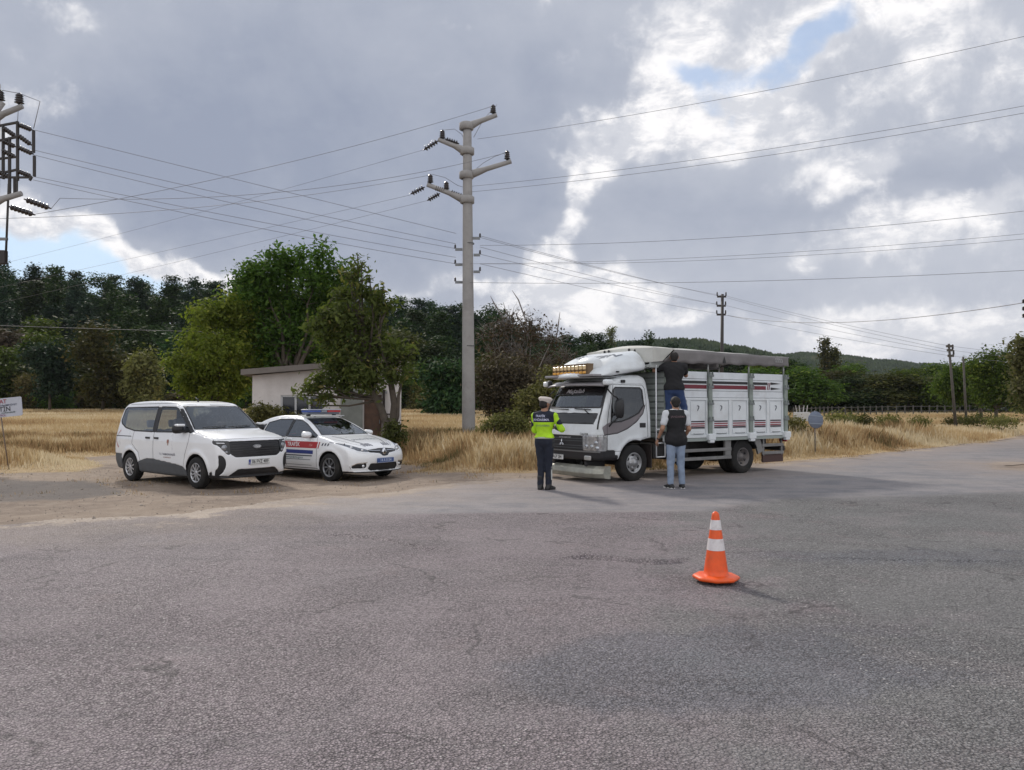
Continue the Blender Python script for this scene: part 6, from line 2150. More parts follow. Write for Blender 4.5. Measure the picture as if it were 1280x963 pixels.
def build_officer():
    p = Vector((.62, 14.75, 0))
    J = std_joints(1.74, .075)
    # forearms raised in front, holding a note pad
    J.update(el_r=(.06, -.33, 1.17), wr_r=(.25, -.14, 1.20), el_l=(.06, .22, 1.14), wr_l=(.24, .11, 1.15), curl_r=.9, curl_l=.9,
             hd_r=(.7, .6, .05), hd_l=(.7, -.6, .05), pn_r=(0, .7, .5), pn_l=(0, -.7, .5), boot=True, hem=1.005, waist=1.03,
             an_l=(-.02, .075, .09), an_r=(.03, -.075, .09), toe_l=(.14, .10, 0), toe_r=(.20, -.12, 0), kn_r=(.04, -.07, .50), kn_l=(.01, .07, .5))
    navy = mat_simple('navy_cloth', (.012, .016, .030), .85, noise=.2, nscale=12)
    hiviz = mat_simple('hi_vis_yellow', (.42, .72, .015), .7, noise=.12, nscale=9)
    rz = R(66)
    body, q, surf = build_person('person', 'person in yellow-green and navy jacket and pale cap, standing before the truck', 'person', p, rz, J,
                                 (1.30, navy, hiviz), navy, mat_simple('boot_black', (.012, .012, .013), .45), 'long', None, hair=False, yaw=R(-22), pitch=R(12))
    wt = mat_simple('reflective_white', (.55, .57, .72), .5)
    project_text(body, surf, 'TRAFİK', .060, .04, 1.415, wt)
    project_text(body, surf, 'JANDARMA', .066, .03, 1.345, wt)
    project_text(body, surf, 'JANDARMA', .052, .0, 1.235, mat_simple('reflective_grey', (.22, .30, .16), .5), spacing=1.1)
    # band of pale tape at the hem, belt
    V, Q = surf; C, N = face_cn(V, Q)
    m = MB()
    for (z0, z1, mat, nm, grow) in ((.985, 1.02, mat_simple('belt_pale', (.42, .44, .38), .6), 'belt', .006),):
        pts = []
        for a in np.linspace(0, 2 * math.pi, 41):
            pts.append(Vector((.136 * math.cos(a), .188 * math.sin(a), (z0 + z1) / 2)))
        b = MB()
        vs = []
        for pt in pts[:-1]:
            vs += [(pt.x, pt.y, z0), (pt.x, pt.y, z1)]
        n = 40
        b.add(vs, [(2 * i, 2 * ((i + 1) % n), 2 * ((i + 1) % n) + 1, 2 * i + 1) for i in range(n)], True)
        o = b.build(nm, mat, body); o.modifiers.new('t', 'SOLIDIFY').thickness = .006
    # cap
    capm = mat_simple('cap_pale', (.66, .60, .55), .7)
    M = Matrix.Translation(Vector(J['head'])) @ Matrix.Rotation(R(-22), 4, 'Z') @ Matrix.Rotation(R(8), 4, 'Y')
    c = MB(); c.lathe([(.096, .035), (.108, .075), (.134, .105), (.136, .125), (.11, .150), (.0, .165)], n=28)
    c.v = [tuple(M @ Vector((v[0] * 1.05 + .004, v[1] * .95, v[2]))) for v in c.v]
    cp = c.build('cap', capm, body)
    c = MB(); c.lathe([(.097, .042), (.101, .078)], n=28); c.v = [tuple(M @ Vector((v[0] * 1.06 + .003, v[1] * .97, v[2]))) for v in c.v]; cb = c.build('cap_band', navy, cp); cb.modifiers.new('t', 'SOLIDIFY').thickness = .004
    c = MB(); vs = []
    for i in range(11):
        a = R(-65 + 13 * i)
        vs += [(.098 * math.cos(a) + .003, .095 * math.sin(a), .048), ((.155) * math.cos(a) + .01, .105 * math.sin(a), .028)]
    c.add([tuple(M @ Vector(v)) for v in vs], [(2 * i, 2 * i + 1, 2 * i + 3, 2 * i + 2) for i in range(10)], True); cv = c.build('cap_visor', BLACKG, cp); cv.modifiers.new('t', 'SOLIDIFY').thickness = .004
    hcaps = [(q((-.030, 0, .0)), .084, q((-.028, 0, .03)), .090, 1.0, .02)]
    V, Q = caps_sdf(hcaps, .008); mesh_np('hair', V, Q, HAIR, body)
    # dark elbow patches, note pad, holster and torch
    for s, sd in (('l', 1), ('r', -1)):
        e = Vector(J['el_' + s]); w = Vector(J['wr_' + s])
        V, Q = caps_sdf([(tuple(e + (w - e) * .35), .059, tuple(e + (w - e) * .85), .049)], .009, fold=.002)
        mesh_np('forearm_sleeve', V, Q, navy, body)
        sh = Vector(J['sh_' + s])
        V, Q = caps_sdf([(tuple(sh + (e - sh) * .45 + Vector((0, sd * .012, 0))), .062, tuple(sh + (e - sh) * .62 + Vector((0, sd * .012, 0))), .060)], .009)
        mesh_np('sleeve_band', V, Q, navy, body)
    m = MB(); m.box((0, -.17, .90), (.09, .05, .16)); m.build('holster', BLACKM, body, bevel=.015)
    m = MB(); m.box((-.03, .16, .90), (.06, .05, .10)); m.build('pouch', mat_simple('pouch_grey', (.3, .32, .34), .6), body, bevel=.015)
    m = MB(); m.box((.02, -.135, .50), (.012, .006, .17)); m.box((.02, -.14, .30), (.04, .012, .20)); m.build('trouser_patch', mat_simple('patch_white', (.5, .52, .5), .6), body, bevel=.003)
    M2 = Matrix.Translation(p) @ Matrix.Rotation(rz, 4, 'Z')
    m = MB(); m.box((.36, -.01, 1.215), (.15, .21, .015)); pad = m.build('note_pad', mat_simple('pad_dark', (.03, .03, .035), .6), None, bevel=.003)
    pad.matrix_world = M2
    m = MB(); m.box((.36, -.01, 1.226), (.135, .19, .004)); m.build('paper_sheet', mat_simple('paper_sheet', (.7, .7, .68), .8), pad)
    tag(pad, 'small dark note pad with white sheet held by the person in yellow jacket', 'note pad')
    return body


def build_vest_man():
    p = Vector((3.20, 15.05, 0))
    J = std_joints(1.78, .10)
    J.update(toe_l=(.16, .16, 0), toe_r=(.17, -.15, 0), an_l=(-.01, .115, .09), an_r=(-.02, -.115, .09), el_l=(-.04, .285, 1.17), wr_l=(.10, .335, .95), el_r=(-.02, -.26, 1.16), wr_r=(.13, -.20, .96), hem=.80, curl_l=.5, curl_r=.6)
    jeans = mat_simple('light_jeans', (.24, .30, .40), .85, noise=.22, nscale=5, bump=.3)
    body, q, surf = build_person('person', 'person in black vest, white T-shirt and light blue jeans standing beside the truck', 'person', p, R(98), J,
                                 mat_simple('white_shirt', (.60, .62, .65), .8, noise=.05), jeans, mat_simple('shoe_black', (.015, .015, .016), .6), 'short', sock=mat_simple('sole_white', (.6, .6, .58), .6), yaw=R(-6), vest=mat_simple('black_vest', (.012, .012, .014), .85, noise=.2, nscale=10))
    project_text(body, surf, 'JANDARMA', .055, .0, 1.40, mat_simple('vest_text', (.12, .07, .08), .5), off=.012)
    for s, sd in (('l', 1), ('r', -1)):
        w = Vector(J['wr_' + s])
    m = MB(); w = Vector(J['wr_l']); e = Vector(J['el_l']); d = (w - e).normalized()
    m.tube([w - d * .045, w - d * .020], .034, 12); m.build('wrist_watch', BLACKM, body)
    return body


def build_climber():
    """stands on the bed's foot plate at the front corner, looking in under the tarpaulin"""
    th = R(56)
    f = Vector((-math.sin(th), -math.cos(th), 0)); left = Vector((-f.y, f.x, 0))
    def T(x, y): return Vector(TRUCK.location) + f * x + left * y
    p = T(-.90, 1.27)
    J = dict(head=(.06, .0, 1.60), neck=(.02, .0, 1.47), chest=(-.02, 0, 1.29), pelvis=(-.06, 0, .94),
             hip_l=(-.05, .09, .88), hip_r=(-.05, -.09, .88), kn_l=(.05, .12, .50), kn_r=(.10, -.20, .52), an_l=(-.02, .11, .09), an_r=(.0, -.24, .13), toe_l=(.14, .13, 0.0), toe_r=(.15, -.27, .03),
             sh_l=(.0, .205, 1.41), sh_r=(.0, -.205, 1.40), el_l=(.02, .43, 1.33), wr_l=(.10, .33, 1.54), el_r=(.17, -.24, 1.22), wr_r=(.30, -.16, 1.36), curl_l=1.0, curl_r=1.0,
             hd_l=(.3, -.2, .9), hd_r=(.7, 0, .7), pn_l=(0, 0, -1), pn_r=(.5, 0, -.8), hem=.90)
    z0 = 1.055
    body, q, surf = build_person('person', 'person in black T-shirt and dark jeans climbing on the truck, arm raised', 'person', (p.x, p.y, z0), R(75), J,
                                 mat_simple('black_shirt', (.012, .012, .014), .85, noise=.2, nscale=10), mat_simple('dark_jeans', (.035, .065, .16), .85, noise=.25, nscale=5), mat_simple('shoe_dark', (.03, .03, .03), .6), 'short', hair=True, yaw=R(5), bulk=1.12)
    return body


build_officer()
build_vest_man()
build_climber()
# ------------------------------------------------------------------ poles, wires, signs, fence
CONC = mat_simple('pole_concrete', (.34, .33, .32), .85, noise=.14, nscale=1.2, bump=.3, dirt=((.20, .19, .18), 3.0, .35))
INS = mat_simple('insulator_brown', (.018, .012, .012), .25, coat=.5)
STEEL = mat_simple('galvanised', (.20, .21, .22), .45, metal=.5)
DARKST = mat_simple('dark_steel', (.045, .04, .038), .6, metal=.3)
WIREM = mat_simple('wire_aluminium', (.22, .22, .235), .5, metal=.4)
WOODP = mat_simple('pole_wood', (.085, .078, .068), .9, noise=.25, nscale=3)


def post_insulator(parent, p, h=.36, r=.13, name='insulator'):
    m = MB(); pr = [(.03, 0)]
    n = 4
    for i in range(n):
        z = h * (.10 + .80 * i / n)
        pr += [(r * .55, z), (r * (1 - .06 * i), z + h * .05), (r * .62, z + h * .15)]
    pr += [(r * .45, h * .92), (r * .3, h), (0, h)]
    m.lathe(pr, origin=p, n=14)
    return m.build(name, INS, parent)


def string_insulator(parent, a, b, r=.11, n=5):
    a, b = Vector(a), Vector(b)
    d = (b - a); L = d.length; q = Vector((0, 0, 1)).rotation_difference(d.normalized()).to_matrix()
    m = MB(); pr = [(.02, 0)]
    for i in range(n):
        z = L * (.10 + .80 * i / n)
        pr += [(.03, z), (r, z + L * .05), (r * .85, z + L * .09), (.035, z + L * .13)]
    pr += [(.02, L)]
    m.lathe(pr, origin=a, rot=q, n=12)
    return m.build('insulator_string', INS, parent)


def pole_arm(parent, hub, end, r0, mat):
    m = MB()
    hub, end = Vector(hub), Vector(end)
    m.lathe([(r0 + .03, -.16), (r0 + .09, -.13), (r0 + .09, .10), (r0 + .03, .14)], origin=hub, n=20)
    d = (end - hub); k = Vector((d.x, d.y, 0)).normalized() * (r0 * .6)
    m.tube([hub + k, hub + d * .25 + Vector((0, 0, -.02)), hub + d * .45, end], [.17, .14, .10, .085], 10)
    return m.build('crossarm', mat, parent)


def build_main_pole():
    d = 30.0
    b = P(586, 507, d); gx, gy = b.x, d
    z0 = gz(gx, gy)
    top = P(584, 157, d)
    root = empty('concrete_utility_pole', (gx, gy, z0), 0, 'tall round concrete power pole with four crossarms in the dry grass', 'power pole')
    o = Vector((gx, gy, z0))
    L = lambda px, py, dd=d: P(px, py, dd) - o
    m = MB()
    H = top.z - z0 + .1
    zz = np.linspace(-.3, H, 14)
    m.tube([(0 + (top.x - gx) * max(0, t) / H, 0, t) for t in zz], [.262 - (.262 - .165) * max(0, t) / H for t in zz], 28)
    m.build('pole_shaft', CONC, root)
    m = MB()
    for zb in (H * .30, H * .62): m.lathe([(.262 - .097 * zb / H + .006, zb - .02), (.262 - .097 * zb / H + .006, zb + .02)], n=28)
    m.build('pole_band', mat_simple('band_dark', (.12, .12, .12), .7), root)
    arms = [((583, 158), (621, 144), 0.0), ((584, 189), (548, 174.5), 0.0), ((583, 219), (639, 202), 0.0), ((584, 250), (534, 231), 0.0)]
    for (h, e, dy) in arms:
        pole_arm(root, L(*h), L(*e), .19, CONC)
    for (px, py, hh) in ((616.5, 142.5, .36), (553, 174.5, .38), (634, 200.5, .38), (538, 229.5, .36), (558, 238, .34)):
        post_insulator(root, L(px, py), hh)
    for a, c in (((548, 176), (529, 188)), ((556, 174), (574, 180)), ((531, 234), (513, 243)), ((543, 235), (558, 239)), ((550, 242), (534, 251)), ((562, 240), (579, 246))):
        string_insulator(root, L(*a), L(*c))
    for (x0, x1, py) in ((591, 600, 298), (592, 600, 319), (592, 600, 340), (578, 569, 312), (578, 569, 331), (578, 569, 353)):
        m = MB(); a, c = L(x0, py), L(x1, py); m.bar(a, c, .10, .09); br = m.build('bracket', STEEL, root)
        post_insulator(br, c + Vector((0, 0, .03)), .17, .05)
    # loose jumpers hanging near the shaft
    for pts in ([(600, 160), (604, 175), (597, 190)], [(590, 196), (592, 212), (590, 225)], [(608, 220), (611, 235), (607, 246)], [(606, 300), (609, 318), (606, 330)], [(608, 340), (610, 350), (607, 358)], [(546, 218), (552, 223), (560, 228)], [(553, 163), (566, 162), (575, 168)]):
        pass
    j = MB()
    for pts in ([(553, 163), (568, 161.5), (577, 168), (588, 190)], [(540, 218), (556, 222), (572, 232), (588, 237)], [(634, 190), (618, 196), (604, 204), (592, 214)], [(621, 131), (604, 150), (592, 172)]):
        j.tube([L(*q) for q in pts], .010, 5)
    j.build('jumper_wire', WIREM, root)
    return root


def build_switch_pole():
    d = 25.0
    b = P(-14, 507, d); z0 = gz(b.x, d)
    o = Vector((b.x, d, z0))
    root = empty('switch_pole', o, 0, 'power pole with switch frame cut off by the left edge of the photo', 'power pole')
    L = lambda px, py, dd=d: P(px, py, dd) - o
    top = L(-14, 105)
    m = MB(); m.tube([(0, 0, -.3), (0, 0, top.z)], [.27, .17], 24); m.build('pole_shaft', CONC, root)
    for h, e in (((-14, 150), (28, 133)), ((-14, 254), (27, 242)), ((-14, 152), (4, 128))):
        pole_arm(root, L(*h), L(*e), .18, CONC)
    for px, py in ((24, 131), (0, 127)):
        post_insulator(root, L(px, py), .38, .15)
    for a, c in (((30, 249), (64, 261)), ((10, 258), (44, 269))):
        string_insulator(root, L(*a), L(*c), .10, 6)
    fr = MB()
    for (x, y0, y1) in ((22, 152, 226), (4, 158, 224), (12, 172, 246)): fr.bar(L(x, y0), L(x, y1), .09, .06)
    for (x0, y0, x1, y1) in ((-14, 160, 23, 153), (-10, 178, 23, 171), (-12, 200, 23, 196), (-14, 220, 23, 212), (-4, 222, 40, 222)): fr.bar(L(x0, y0), L(x1, y1), .07, .06)
    fr.bar(L(18, 222), L(18, 244), .06, .05); fr.bar(L(21, 222), L(21, 244), .06, .05)
    f = fr.build('switch_frame', DARKST, root)
    for a, c in (((23, 156), (41, 163)), ((22, 169), (40, 182)), ((22, 184), (42, 193)), ((22, 214), (40, 221)), ((4, 160), (20, 171)), ((3, 176), (20, 184)), ((2, 188), (20, 197)), ((-4, 214), (12, 222))):
        string_insulator(f, L(*a), L(*c), .085, 5)
    bl = MB()
    for (x, y0, y1) in ((42, 163, 191), (43, 195, 221)): bl.bar(L(x, y0), L(x, y1), .09, .06)
    bl.bar(L(40, 221), L(37, 226), .06, .06)
    bl.build('switch_blade', DARKST, f)
    m = MB(); m.tube([L(11, 230), L(7, 328)], .035, 8); m.build('operating_rod', DARKST, root)
    m = MB(); m.bar(L(-14, 299), L(9, 299), .10, .08); m.build('bracket', STEEL, root)
    m = MB(); m.tube([L(24, 117), L(50, 127), L(42, 161)], .012, 5); m.tube([L(23, 134), L(22, 152)], .010, 5); m.tube([L(-14, 110), L(24, 117)], .012, 5); m.build('jumper_wire', WIREM, root)
    # low box near the tree tops
    m = MB(); m.box(L(2, 322), (.30, .2, .45)); m.build('rod_handle_box', DARKST, root, bevel=.02)
    return root


def build_far_pole(px, py_top, d, w, label, base_px=None, brackets=(), name='utility_pole', mat=None):
    base = P(base_px or px, 507, d)
    z0 = gz(base.x, d)
    o = Vector((base.x, d, z0))
    root = empty(name, o, 0, label, 'power pole')
    t = P(px, py_top, d) - o
    m = MB(); m.tube([(0, 0, -.3), t], [w / 2 * 1.15, w / 2 * .8], 10); m.build('pole_shaft', mat or WOODP, root)
    for (x0, x1, y) in brackets:
        a, c = P(x0, y, d) - o, P(x1, y, d) - o
        m = MB(); m.bar(a, c, .12, .14); br = m.build('bracket', mat or WOODP, root)
        for q in (a, c):
            if abs(q.x - (t.x * q.z / t.z)) > .2: post_insulator(br, q + Vector((0, 0, .05)), .30, .075)
    return root


build_main_pole()
build_switch_pole()
build_far_pole(903, 368, 58, .27, 'dark slender pole with three short crossarms behind the truck', 901.5, ((896.5, 907.5, 371), (896, 907, 382.5), (896, 907, 393.5)), mat=DARKST)
build_far_pole(1186, 430, 46, .16, 'leaning wooden pole, the taller of the two right of the sign', 1195, ((1183, 1190, 433), (1184, 1191, 438), (1185, 1192, 445)))
build_far_pole(1204, 446, 49, .15, 'leaning wooden pole, the shorter of the two by the trees', 1208, ())


def wire(a, b, label, through=None, sag=None, r=.0085):
    A = P(*a) if len(a) == 3 and not isinstance(a, Vector) else a
    B = P(*b) if len(b) == 3 and not isinstance(b, Vector) else b
    if through is not None:
        px, py = through
        lo, hi = 0.0, 1.0
        def prx(t):
            q = A + (B - A) * t
            return 640 + q.x / q.y * FPX * (1 if True else 1)
        s = 1 if prx(1) > prx(0) else -1
        for _ in range(50):
            mid = (lo + hi) / 2
            if (prx(mid) - px) * s < 0: lo = mid
            else: hi = mid
        t = lo
        q = A + (B - A) * t
        zreq = P(px, py, q.y).z
        sag = max(0.0, (q.z - zreq) / max(4 * t * (1 - t), .05))
        sag = min(sag, 3.0)
    pts = []
    for i in range(33):
        t = i / 32
        q = A + (B - A) * t
        pts.append(Vector((q.x, q.y, q.z - 4 * sag * t * (1 - t))))
    m = MB(); m.tube(pts, r, 5, cap=False)
    o = m.build('power_line', WIREM)
    return tag(o, label, 'power line', 'overhead wires')


# towards the left pole
wire((44, 163, 25), (570, 292, 30), 'highest wire from the switch frame down to the lower brackets', (310, 227))
wire((43, 188, 25), (570, 305, 30), 'second wire from the switch frame down to the lower brackets', (310, 250))
wire((43, 194, 25), (570, 311, 30), 'third wire from the switch frame down to the lower brackets', (310, 259))
wire((42, 221, 25), (570, 322, 30), 'fourth wire from the switch frame down to the lower brackets', (310, 275))
wire((41, 225, 25), (570, 330, 30), 'lowest wire from the switch frame down to the lower brackets', (310, 283))
wire((44, 268, 25), (616, 133, 30), 'wire from the topmost insulator down to the lower insulator string', (330, 210))
wire((75, 248, 25), (634, 191, 30), 'wire from the right second crossarm to the left pole', (330, 242))
wire((538, 219, 30), (-30, 274, 25), 'wire from the lowest crossarm insulator past the left pole', (300, 254), r=.0075)
wire((528, 188, 30), (-60, 345, 55), 'faint wire from the second crossarm sloping down left', (250, 265), r=.006)
wire((513, 244, 30), (-60, 372, 55), 'faint wire from the left string of the lowest crossarm', (230, 308), r=.006)
wire((534, 251, 30), (-60, 392, 55), 'faintest wire sloping down left under the others', (230, 325), r=.006)
w1 = wire((-60, 405, 45), (420, 418, 60), 'pair of thin wires low against the dark wood', (200, 413.5), r=.014)
wire((64, 261, 25), (75, 248, 25), 'short link wire at the left pole', None, 0.0)
# towards the right
wire((597, 174, 30), (1600, -30, 20), 'topmost wire running right across the clouds', (1000, 106), r=.0075)
wire((590, 233, 30), (1600, 70, 20), 'upper wire of the pair running right above the truck', (1000, 181), r=.0075)
wire((590, 240, 30), (1600, 80, 20), 'lower wire of the pair running right above the truck', (1000, 189), r=.0075)
wire((600, 307, 30), (1600, 222, 22), 'upper of the low wires running right from the brackets', (1000, 291), r=.0075)
wire((570, 330, 30), (1600, 258, 22), 'second of the low wires running right from the brackets', (1000, 315), r=.006)
wire((600, 330, 30), (1600, 265, 22), 'third of the low wires running right from the brackets', (1000, 320), r=.006)
wire((570, 353, 30), (1600, 318, 22), 'lowest long wire running right over the tarpaulin', (1000, 350), r=.0075)
for k, (y0, y1, z) in enumerate(((295, 370, 'top left'), (297, 370.5, 'top right'), (309, 381, 'middle left'), (318, 382, 'middle right'), (330, 392, 'bottom'))):
    wire((600, y0, 30), (897 if k % 2 == 0 else 907, y1, 58), 'low wire to the %s insulator of the dark slender pole' % z, (750, (y0 + y1) / 2 + 2.5), r=.009)
for k, (y0, y1, z) in enumerate(((370, 433, 'top'), (372, 438, 'second'), (382, 441, 'third'), (394, 445, 'last'))):
    wire((907, y0, 58), (1188, y1, 46), '%s faint wire from the slender pole to the leaning poles' % z, (1050, (y0 + y1) / 2 + 3), r=.009)
for k, (y0, y1) in enumerate(((433, 452), (438, 458), (445, 463))):
    wire((1190, y0, 46), (1420, y1 - 10, 50), '%s thin wire running right past the leaning poles' % ('upper', 'middle', 'lower')[k], None, .3, r=.0075)
wire((907, 394, 58), (1290, 377, 30), 'sagging dark wire from the slender pole to the right edge', (1060, 403), r=.016)


def build_right_insulators():
    """fitting that just enters the picture at the right edge, on a pole outside it"""
    d = 30
    o = P(1310, 507, d); z0 = gz(o.x, d); o = Vector((o.x, d, z0))
    root = empty('wall_bracket_pole', o, 0, 'insulator fitting at the right edge above the pale leafy tree', 'power pole')
    root.name = 'bracket_pole'
    L = lambda px, py: P(px, py, d) - o
    m = MB(); m.tube([(0, 0, -.2), L(1310, 365)], [.16, .12], 12); m.build('pole_shaft', CONC, root)
    for py in (377, 386, 395):
        m = MB(); m.bar(L(1310, py), L(1279, py), .06, .05); b = m.build('bracket', DARKST, root)
        post_insulator(b, L(1279.5, py + 2.5), .16, .07)


build_right_insulators()


def build_board_sign():
    """small white notice board on thin legs at the left edge"""
    d = 20.3
    a, b = P(-34, 514, d), P(27, 509, d)
    c = (a + b) / 2
    z0 = gz(c.x, d)
    o = Vector((c.x, d, z0))
    root = empty('notice_board', o, 0, 'white notice board with red and black writing on thin legs at left', 'sign')
    ang = math.atan2(P(27, 502, d).z - P(-34, 508, d).z, P(27, 502, d).x - P(-34, 508, d).x)
    M = Matrix.Translation(c - o + Vector((0, 0, .02))) @ Matrix.Rotation(-ang, 4, 'Y') @ Matrix.Rotation(R(90), 4, 'X')
    w, h = 1.30, .50
    m = MB()
    r = .03
    m.prism([(-w / 2 + r, -h / 2), (w / 2 - r, -h / 2), (w / 2, -h / 2 + r), (w / 2, h / 2 - r), (w / 2 - r, h / 2), (-w / 2 + r, h / 2), (-w / 2, h / 2 - r), (-w / 2, -h / 2 + r)], -.02, M)
    bd = m.build('board', mat_simple('board_white', (.46, .48, .54), .5, noise=.05, nscale=4), root)
    rd = mat_simple('sign_red', (.30, .03, .05), .6)
    T = lambda x, y: M @ Matrix.Translation(Vector((x, y, .006)))
    flat_text('lettering', 'DİKKAT', .15, T(-.02, .155), rd, bd)
    flat_text('lettering', 'YOL KENARINDA EMNİYET', .062, T(.05, .055), mat_simple('sign_navy', (.03, .04, .08), .6), bd, xs=1.25)
    flat_text('lettering', 'ÇETİN', .17, T(.10, -.05), BLACKM, bd)
    flat_text('lettering', 'mühendislik', .06, T(.28, -.14), mat_simple('sign_green', (.05, .09, .08), .6), bd, shear=.3, xs=1.3)
    flat_text('lettering', 'TRAFİK KONTROL', .075, T(-.10, -.205), mat_simple('sign_purple', (.22, .07, .16), .6), bd)
    mt = mat_simple('leg_rust', (.16, .12, .09), .7)
    for px in (0, -28):
        m = MB(); m.tube([P(px, 512, d + .03) - o, P(px + 11, 583, d + .03) - o + Vector((0, 0, -.1))], .016, 8); m.build('post', mt, root)


def build_round_sign():
    d = 24.5
    c = P(1019.5, 525, d); z0 = gz(c.x, d)
    root = empty('round_sign', (c.x, d, z0), 0, 'round grey-blue road sign in the dry grass right of the truck', 'road sign')
    m = MB(); m.lathe([(0, -.012), (.265, -.012), (.275, -.004), (.275, .008), (.26, .010), (0, .004)], origin=(0, 0, c.z - z0), axis='Y', n=40)
    o = m.build('sign_plate', mat_simple('sign_back', (.15, .18, .24), .5, metal=.3, noise=.10, nscale=5), root)
    m = MB(); m.box((0, -.018, c.z - z0 + .12), (.5, .014, .03)); m.box((0, -.018, c.z - z0 - .12), (.5, .014, .03)); m.build('sign_rail', mat_simple('sign_rail', (.23, .27, .33), .5, metal=.3), root)
    m = MB(); m.tube([(0, .04, -.2), (0, .04, c.z - z0 + .30)], .018, 10); m.build('post', mat_simple('sign_post', (.12, .12, .12), .5, metal=.4), root)
    for v in root.children: pass
    root.rotation_euler = (R(-4), R(3), R(14))


def build_far_fence():
    """post and rail fence at the far edge of the right-hand field"""
    root = None
    pts = [P(992, 507, 66), P(1040, 507, 72), P(1110, 507, 78), P(1200, 507, 84), P(1300, 507, 90)]
    o = Vector((pts[0].x, pts[0].y, gz(pts[0].x, pts[0].y)))
    root = empty('field_fence', o, 0, 'low grey rail fence along the far edge of the right field', 'fence')
    rail = MB()
    seg = []
    for i in range(len(pts) - 1):
        n = 9
        for k in range(n):
            q = pts[i].lerp(pts[i + 1], k / n); q.z = gz(q.x, q.y); seg.append(q)
    fm = mat_simple('fence_grey', (.065, .065, .06), .7)
    for i, q in enumerate(seg):
        m = MB(); m.bar(q - o + Vector((0, 0, -.1)), q - o + Vector((0, 0, 1.05)), .09, .09, up=(0, 1, 0)); m.build('post', fm, root)
    for z in (.45, .92):
        rail = MB()
        for a, b in zip(seg[:-1], seg[1:]): rail.bar(a - o + Vector((0, 0, z)), b - o + Vector((0, 0, z)), .04, .06)
        rail.build('rail', fm, root)
    # white trough with upright bars
    p = P(1002, 507, 52); p.z = gz(p.x, p.y)
    r2 = empty('white_trough', p, R(10), 'small white box with four upright bars behind the truck tail', 'trough')
    m = MB(); m.box((0, 0, .62), (.95, .5, .6)); m.build('box', mat_simple('trough_white', (.50, .51, .50), .6), r2, bevel=.03)
    for k in range(4):
        m = MB(); m.bar((-.36 + k * .24, 0, .9), (-.44 + k * .26 + (k > 1) * .10, 0, 1.38), .035, .035, up=(0, 1, 0)); m.build('bar', mat_simple('trough_bar', (.45, .45, .44), .6), r2)


def build_cone():
    c = G(895, 727)
    c = Vector((c.x, c.y, .022))
    root = empty('traffic_cone', c, R(10), 'orange traffic cone with two white bands standing on the road', 'traffic cone')
    OR = mat_simple('cone_orange', (.85, .105, .012), .45, noise=.10, nscale=12, coat=.1, dirt=((.30, .12, .07), 9, .35))
    m = MB(); H = .625
    rad = lambda z: .120 - (.120 - .028) * (z / H) ** 1.0 + .0
    prof = [(rad(z), z) for z in np.linspace(.045, .58, 14)] + [(.032, .598), (.020, .615), (.0, .622)]
    m.lathe([(.155, .028), (.132, .038)] + prof, n=40)
    m.build('cone_body', OR, root)
    m = MB()
    k = 8
    ring = []
    base = [(.178, .0), (.194, .006), (.200, .022), (.190, .036), (.150, .044), (.115, .046)]
    m.lathe(base, n=8 * 6)
    vs = []
    for v in m.v:
        a = math.atan2(v[1], v[0]); r = math.hypot(v[0], v[1])
        f = (1 / max(abs(math.cos(((a + math.pi / 8) % (math.pi / 4)) - math.pi / 8)), .5)) if r > .14 else 1
        f = 1 + (f - 1) * .9
        vs.append((v[0] * f, v[1] * f, v[2]))
    m.v = vs
    m.build('cone_base', OR, root)
    WB = mat_simple('cone_white', (.74, .71, .71), .4, noise=.05, nscale=40, dirt=((.42, .34, .32), 14, .45))
    for z0, z1 in ((.270, .375), (.455, .545)):
        m = MB(); m.lathe([(rad(z) + .0025, z) for z in np.linspace(z0, z1, 4)], n=40); m.build('white_band', WB, root)


build_board_sign()
build_round_sign()
build_far_fence()
build_cone()


